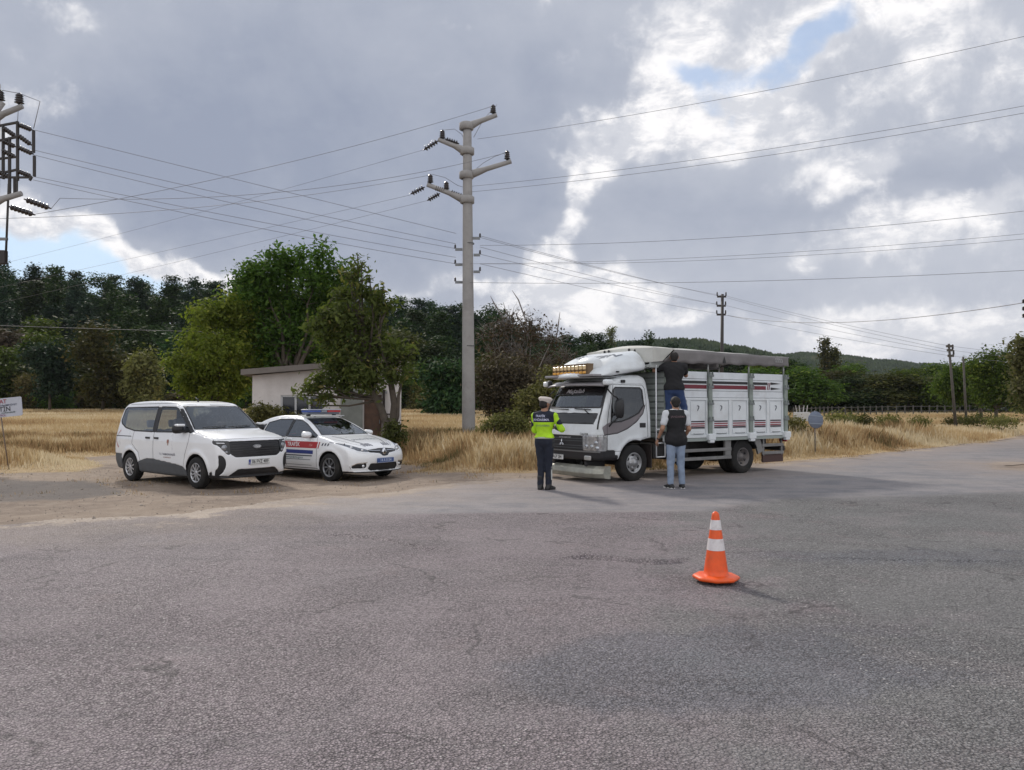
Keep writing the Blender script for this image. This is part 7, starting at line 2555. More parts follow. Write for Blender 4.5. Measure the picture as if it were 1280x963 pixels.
def build_hut():
    A = Vector((-9.45, 28.0, 0)); B = Vector((-4.15, 28.85, 0))
    d = (B - A).normalized(); nrm = Vector((-d.y, d.x, 0))   # away from the camera
    L_ = (B - A).length
    z0 = min(gz(A.x, A.y), gz(B.x, B.y)) - .05
    root = empty('plastered_hut', (A.x, A.y, z0), math.atan2(d.y, d.x), 'small pale pink plastered hut with flat concrete roof behind the patrol car', 'hut')
    PL = mat_simple('plaster_pink', (.66, .62, .60), .9, noise=.06, nscale=1.3, dirt=((.33, .29, .26), 1.1, .35), bump=.2)
    hl, hr, D = 2.70, 3.22, 3.0
    wx0, wx1, wz0, wz1 = 1.0, 2.55, 1.22, 1.98
    def wallz(x): return hl + (hr - hl) * x / L_
    m = MB()
    def quadbox(x0, x1, za, zb0, zb1, y0=0, y1=.22):
        m.add([(x0, y0, za), (x1, y0, za), (x1, y0, zb1), (x0, y0, zb0), (x0, y1, za), (x1, y1, za), (x1, y1, zb1), (x0, y1, zb0)],
              [(0, 1, 2, 3), (5, 4, 7, 6), (1, 5, 6, 2), (4, 0, 3, 7), (3, 2, 6, 7), (4, 5, 1, 0)])
    dx0, dx1 = 4.0, 4.65
    quadbox(0, wx0, 0, wallz(0), wallz(wx0)); quadbox(wx0, wx1, 0, wz0, wz0); quadbox(wx0, wx1, wz1, wallz(wx0), wallz(wx1)); quadbox(wx1, dx0, 0, wallz(wx1), wallz(dx0))
    quadbox(dx0, dx1, 2.0, wallz(dx0), wallz(dx1)); quadbox(dx1, L_, 0, wallz(dx1), wallz(L_))
    quadbox(0, L_, 0, hl, hr, D, D + .22)
    quadbox(0, .22, 0, hl, hl, .22, D); quadbox(L_ - .22, L_, 0, hr, hr, .22, D)
    m.build('wall', PL, root)
    m = MB()
    m.add([(-.35, -.35, hl), (L_ + .1, -.35, hr), (L_ + .1, D + .4, hr), (-.35, D + .4, hl), (-.35, -.35, hl + .20), (L_ + .1, -.35, hr + .20), (L_ + .1, D + .4, hr + .20), (-.35, D + .4, hl + .20)],
          [(3, 2, 1, 0), (4, 5, 6, 7), (0, 1, 5, 4), (1, 2, 6, 5), (2, 3, 7, 6), (3, 0, 4, 7)])
    m.build('roof', mat_simple('roof_concrete', (.19, .17, .155), .9, noise=.2, nscale=2, dirt=((.08, .07, .06), 2, .5)), root)
    fr = MB(); wf = mat_simple('frame_white', (.55, .55, .56), .5)
    for (a, b) in ((wx0, wx1),):
        fr.box(((a + b) / 2, .06, wz0 + .03), (b - a, .07, .06)); fr.box(((a + b) / 2, .06, wz1 - .03), (b - a, .07, .06))
        for xx in (a + .03, a + (b - a) * .34, a + (b - a) * .66, b - .03): fr.box((xx, .06, (wz0 + wz1) / 2), (.07, .07, wz1 - wz0))
    f = fr.build('window_frame', wf, root)
    m = MB(); m.add([(wx0, .08, wz0), (wx1, .08, wz0), (wx1, .08, wz1), (wx0, .08, wz1)], [(0, 1, 2, 3)]); m.build('pane', mat_simple('dark_pane', (.02, .022, .03), .1, coat=.5), f)
    m = MB(); m.box(((dx0 + dx1) / 2, .10, 1.0), (dx1 - dx0, .06, 2.0)); dr = m.build('door', mat_simple('door_rust', (.10, .055, .035), .7, noise=.3, nscale=4, dirt=((.03, .03, .03), 3, .6)), root)
    m = MB(); m.box((dx1 - .08, .05, 1.0), (.03, .05, .14)); m.build('handle', STEEL, dr)
    # grey sheet panels and a dark post to the right of the door
    m = MB(); m.box((3.55, -.05, 1.1), (.80, .04, 2.2)); m.build('sheet_panel', mat_simple('sheet_green_grey', (.22, .23, .21), .7, noise=.15, nscale=3), root)
    m = MB(); m.box((4.72, -.08, 1.1), (.10, .08, 2.2)); m.bar((4.72, -.08, 1.28), (5.3, -.08, 1.28), .05, .05); m.build('door_post', mat_simple('dark_post', (.03, .022, .02), .8), root)
    m = MB(); m.box((4.4, -.03, 2.10), (.9, .05, .10)); m.build('lintel', mat_simple('lintel_pale', (.34, .34, .36), .7), root)


build_hut()
# ------------------------------------------------------------------ trees, bushes, grass
BARK = mat_simple('bark', (.085, .070, .055), .95, noise=.3, nscale=6, bump=.6)
BARKG = mat_simple('bark_grey', (.20, .18, .165), .95, noise=.25, nscale=6, bump=.5)
L_DARK = mat_leaf('leaf_pine', (.018, .038, .014), (.042, .072, .026), (.080, .102, .036), .25)
L_BLUE = mat_leaf('leaf_blue_pine', (.018, .034, .022), (.038, .064, .040), (.065, .088, .052), .2)
L_OLIVE = mat_leaf('leaf_olive', (.046, .052, .018), (.088, .088, .030), (.15, .125, .046), .3)
L_GREEN = mat_leaf('leaf_green', (.042, .070, .016), (.095, .142, .028), (.18, .215, .045), .42)
L_YG = mat_leaf('leaf_yellow_green', (.10, .135, .024), (.20, .235, .045), (.33, .32, .07), .48)
L_CHERRY = mat_leaf('leaf_cherry', (.060, .085, .026), (.13, .16, .048), (.24, .21, .08), .45)
L_BROWN = mat_leaf('leaf_rust', (.058, .046, .034), (.105, .082, .058), (.15, .115, .075), .25)
L_BUSH = mat_leaf('leaf_bush', (.09, .088, .034), (.17, .155, .06), (.27, .22, .10), .3)
L_PALE = mat_leaf('leaf_pale', (.095, .11, .045), (.19, .19, .095), (.30, .27, .15), .4)


def leaf_cloud(lobes, n, size, rng, clump=14, up=.25, spread=1.6, aspect=1.7, shell_bias=.45, needle=False):
    """lobes: (cx,cy,cz,rx,ry,rz). Small leaf-clump faces gathered round twig ends; tint per face"""
    lob = np.array(lobes, dtype=float)
    vol = lob[:, 3] * lob[:, 4] * lob[:, 5]; pr = vol ** .62; pr /= pr.sum()
    nc = max(4, n // clump)
    li = rng.choice(len(lob), nc, p=pr)
    v = rng.normal(size=(nc, 3)); v /= np.linalg.norm(v, axis=1)[:, None]
    r = rng.random(nc) ** shell_bias * (1 + .14 * rng.normal(size=nc))
    cc = lob[li, :3] + v * lob[li, 3:] * r[:, None]
    ctint = np.clip(rng.normal(.45, .22, nc), 0, 1)
    ci = np.repeat(np.arange(nc), clump)
    m = len(ci)
    pos = cc[ci] + rng.normal(size=(m, 3)) * size * spread * np.array([1, 1, .8])
    # face frame
    nrm = rng.normal(size=(m, 3)); nrm[:, 2] = np.abs(nrm[:, 2]) + up
    nrm += v[ci] * .8
    nrm /= np.linalg.norm(nrm, axis=1)[:, None]
    t = rng.normal(size=(m, 3)); t -= (t * nrm).sum(1)[:, None] * nrm; t /= np.linalg.norm(t, axis=1)[:, None]
    b = np.cross(nrm, t)
    s = size * rng.uniform(.35, 1.35, m)[:, None]
    a = s * aspect * .5; w = s * .5
    V = np.stack([pos - t * a, pos + b * w * .8 + t * a * .1, pos + t * a, pos - b * w * .8 + t * a * .1], 1).reshape(-1, 3)
    F = np.arange(m * 4).reshape(m, 4)
    tint = np.clip(ctint[ci] + rng.normal(0, .12, m), 0, 1)
    return V, F, tint


def limbs(mb, base, targets, r0, rng, h_fork, bend=.25, n=6, tips=True):
    """tapered trunk, limbs to the targets with side twigs"""
    base = Vector(base)
    fork = base + Vector((rng.normal() * .1, rng.normal() * .1, h_fork))
    mb.tube([base + Vector((0, 0, -.2)), base.lerp(fork, .5) + Vector((rng.normal() * .05, rng.normal() * .05, 0)), fork], [r0, r0 * .85, r0 * .72], 9)
    for t in targets:
        t = Vector(t)
        L = (t - fork).length
        pts = [fork]; rr = [r0 * .5]
        for k in range(1, n + 1):
            u = k / n
            q = fork.lerp(t, u) + Vector(rng.normal(size=3)) * bend * L * .10 * (1 if k < n else .3) + Vector((0, 0, math.sin(u * math.pi) * L * .05))
            pts.append(q); rr.append(max(.012, r0 * .5 * (1 - u) ** .9))
        mb.tube(pts, rr, 6)
        if tips:
            for k in range(2, n + 1):
                for _ in range(2):
                    dv = Vector(rng.normal(size=3)); dv.z = abs(dv.z) * .6; dv.normalize()
                    l = L * rng.uniform(.12, .28)
                    mb.tube([pts[k], pts[k] + dv * l * .5 + Vector(rng.normal(size=3)) * .05 * l, pts[k] + dv * l], [max(.010, rr[k] * .5), .010, .006], 4)


def make_tree(name, lobes, n, size, mat, seed, trunk_r, h_fork, label=None, cat='tree', group=None, loc=(0, 0, 0), extra_mats=(), bark=BARK, **kw):
    rng = np.random.default_rng(seed)
    root = empty(name, loc, 0, label, cat, group)
    tb = MB()
    tg = [(l[0], l[1], l[2]) for l in lobes][:9]
    limbs(tb, (0, 0, 0), tg, trunk_r, rng, h_fork, tips=trunk_r > .12 and n > 6000)
    tb.build('trunk', bark, root)
    V, F, t = leaf_cloud(lobes, n, size, rng, **kw)
    mesh_np('crown', V, F, mat, root, smooth=False, attrs={'tint': t})
    return root


def pine_lobes(rng, h, r):
    L = []
    z = h * .22
    while z < h * .95:
        u = (z / h)
        rr = r * (1 - u * .75) * rng.uniform(.7, 1.1)
        k = 4 if u < .7 else 2
        a0 = rng.uniform(0, 6.28)
        for i in range(k):
            a = a0 + i * 6.28 / k + rng.normal() * .3
            L.append((math.cos(a) * rr * .5, math.sin(a) * rr * .5, z + rng.normal() * .2, rr * .52, rr * .52, h * .07))
        z += h * .115
    L.append((0, 0, h * .95, r * .2, r * .2, h * .06))
    return L


def broad_lobes(rng, h, r, k=9, low=.25):
    L = []
    for i in range(k):
        a = rng.uniform(0, 6.28); u = rng.uniform(low, .85)
        rad = r * rng.uniform(.25, .7) * (1.15 - abs(u - .5))
        s = r * rng.uniform(.35, .55)
        L.append((math.cos(a) * rad, math.sin(a) * rad, h * u, s, s, s * .85))
    L.append((0, 0, h * .85, r * .4, r * .4, h * .14))
    return L


def copy_thing(root, loc, rz, scale, label, group):
    r = root.copy(); COL.objects.link(r)
    r.location = loc; r.rotation_euler = (0, 0, rz); r.scale = (scale[0], scale[0], scale[1])
    r['label'] = label; r['group'] = group
    for ch in list(root.children):
        c = ch.copy(); COL.objects.link(c); c.parent = r
    return r


def build_woods():
    rng = np.random.default_rng(5)
    protos = {'pine': [], 'oak': [], 'bush': []}
    specs = [('pine', L_DARK, 0), ('pine', L_DARK, 1), ('pine', L_BLUE, 2), ('pine', L_BLUE, 3), ('oak', L_OLIVE, 4), ('oak', L_GREEN, 5), ('oak', L_DARK, 6), ('bush', L_BUSH, 7), ('bush', L_GREEN, 8), ('oak', L_BROWN, 9)]
    for kind, mt, sd in specs:
        r = np.random.default_rng(100 + sd)
        if kind == 'pine': lob = pine_lobes(r, 10, 3.1); n, sz = 9500, .24
        elif kind == 'oak': lob = broad_lobes(r, 9, 3.4, 13); n, sz = 9500, .25
        else: lob = broad_lobes(r, 4, 2.4, 8, .12); n, sz = 4200, .20
        nm = {'pine': 'pine_tree', 'oak': 'broadleaf_tree', 'bush': 'tall_bush'}[kind]
        t = make_tree(nm, lob, n, sz, mt, 200 + sd, .17 if kind != 'bush' else .08, 2.2 if kind != 'bush' else .6, clump=10)
        protos[kind].append(t)
    used = {}

    def put(kind, i, x, y, h, w, label, group):
        p = protos[kind][i % len(protos[kind])]
        base_h_ = {'pine': 10, 'oak': 9, 'bush': 4}[kind]
        sc = (w, h / base_h_)
        loc = (x, y, gz(x, y) - .15)
        rz = rng.uniform(0, 6.28)
        key = p.name
        if key not in used:
            used[key] = 1
            p.location = loc; p.rotation_euler = (0, 0, rz); p.scale = (sc[0], sc[0], sc[1])
            p['label'] = label; p['group'] = group; p['category'] = 'tree' if kind != 'bush' else 'bush'
            return p
        c = copy_thing(p, loc, rz, sc, label, group)
        c['category'] = 'tree' if kind != 'bush' else 'bush'
        return c
    # left and middle wood, rows going up the slope
    for row, d in enumerate((86, 94, 103, 115, 128, 142, 154)):
        x = -0.72 * d - 4
        while x < .105 * d + 4 if d < 110 else x < .36 * d:
            xx = x + rng.normal() * .7; yy = d + rng.normal() * 1.6
            px = 640 + xx / yy * FPX
            kind = 'pine' if (rng.random() < (.45 + .08 * row)) else 'oak'
            h = rng.uniform(8.0, 10.6) if row else rng.uniform(4.5, 8.5)
            if px > 470: h *= .92
            if px > 640: h *= .80
            i = rng.integers(0, 9)
            if kind == 'oak' and row > 2: i = 6 % 4
            lab = 'dark pine among many in the wood behind the golden field' if kind == 'pine' else 'leafy tree among the pines of the wood behind the golden field'
            put(kind, i, xx, yy, h, rng.uniform(1.0, 1.35) + .05 * row, lab, 'pines of the wood behind the field' if kind == 'pine' else 'leafy trees of the wood behind the field')
            x += rng.uniform(4.0, 6.0) * (1 + .03 * row)
    # bushes along the wood edge
    x = -64
    while x < 10:
        put('bush', int(rng.integers(0, 2)), x, 82 + rng.normal() * 1.0, rng.uniform(2.0, 4.0), rng.uniform(.7, 1.2), 'low bush along the shaded edge of the wood behind the field', 'bushes at the edge of the wood')
        x += rng.uniform(2.4, 4.6)
    # right hand row beyond the fence
    for row, d in enumerate((90, 98, 108)):
        x = .33 * d
        while x < .74 * d:
            xx = x + rng.normal() * .6; yy = d + rng.normal() * 1.5
            h = rng.uniform(4.6, 5.8) + row * .5
            px = 640 + xx / yy * FPX
            if px < 1010: h += .3
            kind = 'oak' if rng.random() < .75 else 'bush'
            if kind == 'bush': h = rng.uniform(2.5, 3.8)
            put(kind, int(rng.choice([0, 1, 1, 2])) if kind == 'oak' else 1, xx, yy, h, rng.uniform(1.05, 1.4),
                'green tree in the long row beyond the right field' if kind == 'oak' else 'rounded bush in the long row beyond the right field',
                'trees beyond the right field' if kind == 'oak' else 'bushes beyond the right field')
            x += rng.uniform(2.8, 4.4)
    # two slim poplars and pines near the truck tail
    for px, py, d, w, lab in ((1032, 425, 150, .26, 'slim poplar, the taller of two above the right trees'), (1043, 436, 150, .24, 'slim poplar, the shorter of two above the right trees'), (764, 412, 190, .22, 'pale slim poplar above the cab roof')):
        b = P(px, 507, d); z0 = gz(b.x, d); h = P(px, py, d).z - z0
        r = np.random.default_rng(int(px))
        lob = [(0, 0, h * u, h * .045, h * .045, h * .09) for u in np.linspace(.25, .95, 8)]
        t = make_tree('poplar_tree', lob, 1800, .35, L_PALE if px < 800 else L_OLIVE, 300 + px, .18, h * .2, lab, 'tree', None, (b.x, d, z0), clump=8)
    for px, py, d, w, lab in ((985, 453, 92, .8, 'dark pine just right of the tarpaulin'), (1000, 455, 105, .9, 'broad dark pine between the tarpaulin and the poplars')):
        b = P(px, 507, d); z0 = gz(b.x, d); h = P(px, py, d).z - z0
        c = copy_thing(protos['pine'][1], (b.x, d, z0), 1.3, (w, h / 10), lab, None)
        if 'group' in c: del c['group']
        c['category'] = 'tree'
    # particular trees seen on the left against the wood
    def special(px, py_top, d, r_, mt, sd, lab, kind='oak', n=7000, sz=.26, name='broadleaf_tree', low=.2):
        b = P(px, 507, d); z0 = gz(b.x, d); h = P(px, py_top, d).z - z0
        r = np.random.default_rng(sd)
        lob = broad_lobes(r, h, r_, 12, low) if kind == 'oak' else pine_lobes(r, h, r_)
        return make_tree(name, lob, n, sz, mt, sd + 1, .16, h * .25, lab, 'tree', None, (b.x, d, z0), clump=10)
    special(128, 402, 76, 3.2, L_OLIVE, 31, 'round olive tree standing before the dark pines on the left')
    special(62, 430, 77, 2.6, L_BLUE, 32, 'bluish green tree between the notice board and the olive tree')
    special(182, 436, 74, 1.9, L_BUSH, 33, 'small yellowish tree left of the bright green tree', n=4500)
    special(560, 452, 66, 2.3, L_DARK, 34, 'green bushy tree left of the concrete pole', n=6000, low=.1)
    special(66, 336, 120, 2.0, L_DARK, 35, 'tall thin-topped pine rising above the left skyline', kind='pine', n=3800, sz=.30, name='pine_tree')
    special(247, 352, 120, 1.8, L_BLUE, 36, 'thin-topped pine above the skyline beside the bright green tree', kind='pine', n=3000, sz=.30, name='pine_tree')
    special(-2, 318, 110, 2.2, L_BLUE, 37, 'tall dark pine under the switch frame at the left edge', kind='pine', n=3800, sz=.30, name='pine_tree')
    special(735, 418, 110, 1.9, L_DARK, 38, 'dark pine on the skyline left of the truck fairing', kind='pine', n=3800, sz=.26, name='pine_tree')
    special(812, 416, 115, 1.8, L_DARK, 39, 'pointed dark pine above the tarpaulin ridge', kind='pine', n=3800, sz=.26, name='pine_tree')


build_woods()


def near_trees():
    # bright yellow-green crown behind the hut
    def at(px, d): 
        b = P(px, 507, d); return (b.x, d, gz(b.x, d))
    d = 34.0; s = d / FPX
    def lobes_from_px(lst, px0, d):
        """(px, py, r_px, depth offset m) -> lobes relative to the foot"""
        b = at(px0, d); out = []
        for (px, py, r, dy) in lst:
            q = P(px, py, d + dy); rr = r * d / FPX
            out.append((q.x - b[0], dy, q.z - b[2], rr, rr, rr * .9))
        return out, b
    L1, b = lobes_from_px([(262, 395, 24, 0), (250, 430, 24, 1), (275, 440, 28, -1), (248, 465, 24, 0), (285, 475, 28, .5), (300, 410, 26, 1), (222, 452, 12, 0), (238, 480, 16, 0), (270, 490, 22, 0), (310, 450, 26, 1.5), (290, 385, 18, 0)], 275, 36)
    make_tree('broadleaf_tree', L1, 20000, .125, L_YG, 41, .16, 1.2, 'bright yellow-green bushy tree left of the hut', loc=b, clump=14, spread=1.9)
    L2, b = lobes_from_px([(330, 345, 22, 0), (360, 335, 24, 1), (395, 345, 24, 0), (315, 375, 26, 0), (350, 375, 30, 1), (390, 385, 32, 1.5), (420, 375, 24, 1), (430, 350, 16, 0), (335, 415, 32, .5), (375, 425, 34, 1), (415, 420, 30, 1.5), (350, 455, 30, 1), (395, 460, 30, 2), (310, 345, 12, 0), (402, 322, 11, 0), (345, 322, 9, 0), (375, 320, 9, 0), (402, 309, 5, 0), (384, 316, 5, 0), (358, 322, 6, 0), (331, 331, 6, 0), (317, 338, 5, 0), (416, 329, 6, 0), (431, 333, 6, 0), (299, 352, 5, 0)], 365, 37)
    make_tree('walnut_tree', L2, 25000, .145, L_GREEN, 43, .24, 2.2, 'large dark green tree rising behind the hut roof', loc=b, clump=13, spread=2.0)
    L3, b = lobes_from_px([(440, 345, 9, 0), (452, 365, 13, 0), (430, 370, 13, .3), (470, 375, 10, 0), (480, 385, 8, 0), (415, 395, 17, 0), (440, 400, 24, 0), (465, 405, 20, .3), (410, 420, 20, 0), (435, 435, 27, 0), (470, 435, 24, .3), (495, 440, 15, 0), (425, 465, 24, 0), (455, 465, 27, -.2), (490, 468, 20, 0), (510, 450, 8, 0), (400, 478, 13, -.3), (428, 485, 14, 0), (462, 480, 15, .2), (385, 490, 9, -.4), (405, 500, 9, -.3), (395, 405, 10, 0), (452, 332, 5, 0), (447, 322, 4, 0), (462, 348, 5, 0), (479, 362, 6, 0), (488, 378, 6, 0), (436, 347, 5, 0), (514, 438, 5, 0), (516, 466, 5, 0), (383, 482, 5, 0), (377, 494, 4, 0), (390, 507, 4, 0)], 486, 24.5)
    rng = np.random.default_rng(45)
    root = empty('cherry_tree', b, 0, 'olive green tree with drooping leaves and forked trunk in front of the hut', 'tree')
    tb = MB()
    o = Vector(b)
    Lp = lambda px, py, dd=24.5: P(px, py, dd) - o
    tb.tube([Lp(487, 562), Lp(486, 545), Lp(483, 530), Lp(477, 512), Lp(468, 495), Lp(455, 470), Lp(445, 430), Lp(440, 380)], [.20, .17, .13, .11, .10, .08, .05, .02], 10)
    tb.tube([Lp(486, 548), Lp(491, 528), Lp(493, 505), Lp(488, 475), Lp(478, 440), Lp(468, 400)], [.14, .12, .11, .09, .06, .02], 10)
    tb.tube([Lp(490, 545), Lp(497, 520), Lp(498, 495), Lp(505, 465)], [.07, .06, .05, .02], 8)
    for l in L3: 
        st = Vector((Lp(460, 460).x, 0, Lp(460, 460).z)) if l[2] > 2.6 else Vector((Lp(478, 500).x, 0, Lp(478, 500).z))
        e = Vector(l[:3]); tb.tube([st, st.lerp(e, .5) + Vector(rng.normal(size=3)) * .08, e, e + (e - st).normalized() * l[3]], [.045, .03, .02, .006], 5)
        for _ in range(5):
            dv = Vector(rng.normal(size=3)); dv.normalize(); tb.tube([e, e + dv * l[3] * .6, e + dv * l[3] * 1.05], [.012, .008, .005], 4)
    tb.build('trunk', BARK, root)
    V, F, t = leaf_cloud(L3, 11500, .10, rng, clump=8, spread=1.4, aspect=2.0, shell_bias=.6)
    mesh_np('crown', V, F, L_CHERRY, root, smooth=False, attrs={'tint': t})
    # the bush under the hut window
    L4, b = lobes_from_px([(328, 515, 10, 0), (345, 519, 9, 0), (368, 526, 8, 0), (315, 520, 9, 0), (342, 527, 12, 0), (370, 532, 10, 0)], 345, 27.2)
    make_tree('garden_bush', L4, 5200, .08, L_BUSH, 47, .05, .4, 'reddish green bush under the hut window', 'bush', loc=b, clump=9)
    # weed clump at the foot of the tree
    L5, b = lobes_from_px([(492, 535, 8, 0), (498, 545, 8, 0), (486, 548, 8, 0)], 492, 24.0)
    make_tree('weed_clump', L5, 1500, .07, L_OLIVE, 48, .02, .2, 'weedy shoots at the foot of the forked tree', 'weeds', loc=b, clump=8)
    # rust brown half-bare shrubs behind the officer
    def shrub(px0, d, lst, n, sz, mt, sd, lab, bare, name='shrub', tall=()):
        L, b = lobes_from_px(lst, px0, d)
        rng = np.random.default_rng(sd)
        root = empty(name, b, 0, lab, 'shrub' if name == 'shrub' else 'tree')
        o = Vector(b); tb = MB()
        for l in L:
            e = Vector(l[:3]); s0 = Vector((rng.normal() * .25, rng.normal() * .2, 0))
            m1 = s0.lerp(e, .45) + Vector(rng.normal(size=3)) * .18
            tb.tube([s0, m1, e], [.05, .035, .018], 5)
            for _ in range(bare):
                dv = Vector(rng.normal(size=3)); dv.z = abs(dv.z) * .9 + .1; dv.normalize()
                q = e + dv * l[3] * rng.uniform(.6, 1.3)
                mid = e.lerp(q, .5) + Vector(rng.normal(size=3)) * l[3] * .12
                tb.tube([e, mid, q], [.014, .011, .006], 4)
                for _ in range(3):
                    dw = (dv + Vector(rng.normal(size=3)) * .6).normalized()
                    tb.tube([mid, mid + dw * l[3] * .4, mid + (dw + Vector(rng.normal(size=3)) * .2) * l[3] * .65], [.009, .007, .004], 4)
        for pts in tall:
            tb.tube([P(a, c, d) - o for a, c in pts], [.035] * (len(pts) - 1) + [.010], 6)
        tb.build('trunk', BARKG if bare > 8 else BARK, root)
        V, F, t = leaf_cloud(L, n, sz, rng, clump=7, spread=2.0)
        mesh_np('crown', V, F, mt, root, smooth=False, attrs={'tint': t})
        return root
    shrub(640, 38, [(615, 420, 20, 1), (640, 410, 22, 0), (665, 415, 24, 1), (690, 425, 20, 0), (625, 445, 24, 0), (655, 450, 26, 0), (685, 455, 24, 1), (705, 450, 16, 1)], 3200, .12, L_BROWN, 51,
          'tangled half-bare tree with bleached twigs behind the concrete pole', 16, 'bare_tree',
          tall=([(662, 425), (657, 400), (648, 375), (640, 363)], [(633, 420), (628, 395), (618, 380), (613, 370)], [(632, 420), (634, 395), (629, 378)], [(695, 425), (698, 405), (700, 390)], [(660, 420), (650, 400), (644, 392)]))
    shrub(635, 33, [(610, 470, 18, 0), (635, 465, 22, 0), (660, 472, 20, 0), (620, 490, 20, 0), (645, 492, 22, 0), (668, 495, 14, 0), (600, 490, 12, 0), (640, 510, 18, 0), (615, 508, 14, 0)], 9500, .10, L_BROWN, 53,
          'rust brown shrub between the concrete pole and the truck cab', 5)
    shrub(665, 30, [(660, 500, 14, 0), (680, 490, 14, 0), (690, 470, 12, 0), (672, 515, 14, 0), (650, 520, 12, 0), (640, 530, 10, 0)], 6000, .08, L_BUSH, 54,
          'straggly olive shrub close behind the person in the yellow jacket', 3)
    shrub(615, 26.5, [(608, 535, 9, 0), (622, 528, 11, 0), (640, 525, 12, 0), (655, 533, 10, 0), (630, 540, 10, 0), (645, 543, 9, 0)], 5500, .055, L_BUSH, 55,
          'low weedy bush in the grass right of the concrete pole', 3)
    # right edge: dark broad trees and the pale leafy one
    def special2(px0, d, lst, n, sz, mt, sd, lab, name='broadleaf_tree'):
        L, b = lobes_from_px(lst, px0, d)
        return make_tree(name, L, n, sz, mt, sd, .16, 1.0, lab, loc=b, clump=11, spread=1.9)
    special2(1225, 66, [(1180, 480, 14, 0), (1195, 470, 16, 0), (1190, 490, 16, 1), (1215, 465, 14, 0), (1210, 490, 16, 0)], 9000, .16, L_GREEN, 61, 'dark green tree right of the leaning poles')
    special2(1245, 58, [(1225, 460, 18, 0), (1240, 450, 18, 0), (1262, 455, 20, 0), (1230, 480, 20, 0), (1255, 485, 24, 0), (1275, 475, 20, 0), (1240, 500, 14, 0), (1285, 500, 20, 0), (1300, 470, 30, 0)], 15000, .15, L_GREEN, 62, 'large dark green tree near the right edge')
    special2(1300, 30, [(1278, 430, 8, 0), (1290, 440, 14, 0), (1275, 448, 10, 0), (1282, 465, 12, 0), (1276, 485, 10, 0), (1295, 480, 22, 0), (1282, 505, 8, 0), (1310, 450, 26, 0)], 7000, .11, L_PALE, 63, 'pale leafy tree cut by the right edge')
    # bushes on the right verge and field
    for i, (px, py, r, d, mt, lab) in enumerate(((1052, 521, 13, 34, L_BUSH, 'low green bush in the dry grass right of the round sign'), (1075, 523, 11, 36, L_OLIVE, 'low bush second right of the round sign'), (1112, 524, 10, 38, L_BUSH, 'small bush midway along the right verge'),
            (1150, 526, 9, 40, L_BUSH, 'small bush left of the leaning poles'), (1225, 522, 15, 44, L_OLIVE, 'brown green bush under the leaning poles'), (1255, 524, 14, 42, L_BUSH, 'wide bush right of the leaning poles'), (1200, 524, 12, 48, L_OLIVE, 'bush at the foot of the leaning poles'),
            (990, 528, 9, 27, L_BUSH, 'small bush just behind the truck tail'))):
        L, b = lobes_from_px([(px - r * 1.1, py + 3, r * .45, 0), (px - r * .2, py + 1, r * .5, 0), (px + r * .9, py + 3, r * .45, 0), (px + r * .3, py + 4, r * .55, .4), (px - r * .6, py + 4, r * .5, -.4)], px, d)
        make_tree('verge_bush', L, 1300, .075, mt, 70 + i, .03, .2, lab, 'bush', 'bushes on the right verge', b, clump=8, spread=2.0)


near_trees()


def grass_mat():
    m = bpy.data.materials.new('dry_grass'); m.use_nodes = True
    t = NT(m.node_tree)
    out = t.n('ShaderNodeOutputMaterial')
    at = t.n('ShaderNodeAttribute', attribute_name='tint')
    c = t.ramp(at.outputs['Fac'], [(0.0, (.075, .085, .032)), (0.18, (.17, .15, .075)), (0.4, (.33, .21, .11)), (0.6, (.47, .34, .18)), (0.85, (.60, .48, .29)), (1.0, (.70, .61, .43))])
    d = t.n('ShaderNodeBsdfDiffuse'); t.link(c, d.inputs[0])
    tl = t.n('ShaderNodeBsdfTranslucent'); t.link(c, tl.inputs[0])
    mx = t.n('ShaderNodeMixShader'); mx.inputs[0].default_value = .3
    t.link(d.outputs[0], mx.inputs[1]); t.link(tl.outputs[0], mx.inputs[2]); t.link(mx.outputs[0], out.inputs[0])
    return m


def blades(X, Y, H, W, tint, rng, name, mat, lean=.35):
    n = len(X)
    Z = base_h(X, Y)
    a = rng.uniform(0, math.pi, n); l = rng.uniform(0, 2 * math.pi, n); k = H * lean * rng.random(n)
    bx, by = np.cos(a) * W / 2, np.sin(a) * W / 2
    base = np.stack([X, Y, Z - .02], 1)
    V = np.stack([base + np.stack([-bx, -by, 0 * X], 1), base + np.stack([bx, by, 0 * X], 1),
                  base + np.stack([bx * .7 + np.cos(l) * k * .35, by * .7 + np.sin(l) * k * .35, H * .6], 1),
                  base + np.stack([-bx * .1 + np.cos(l) * k, -by * .1 + np.sin(l) * k, H], 1)], 1).reshape(-1, 3)
    F = np.arange(n * 4).reshape(n, 4)
    o = mesh_np(name, V, F, mat, smooth=False, attrs={'tint': np.clip(tint, 0, 1)})
    return tag(o, kind='stuff')


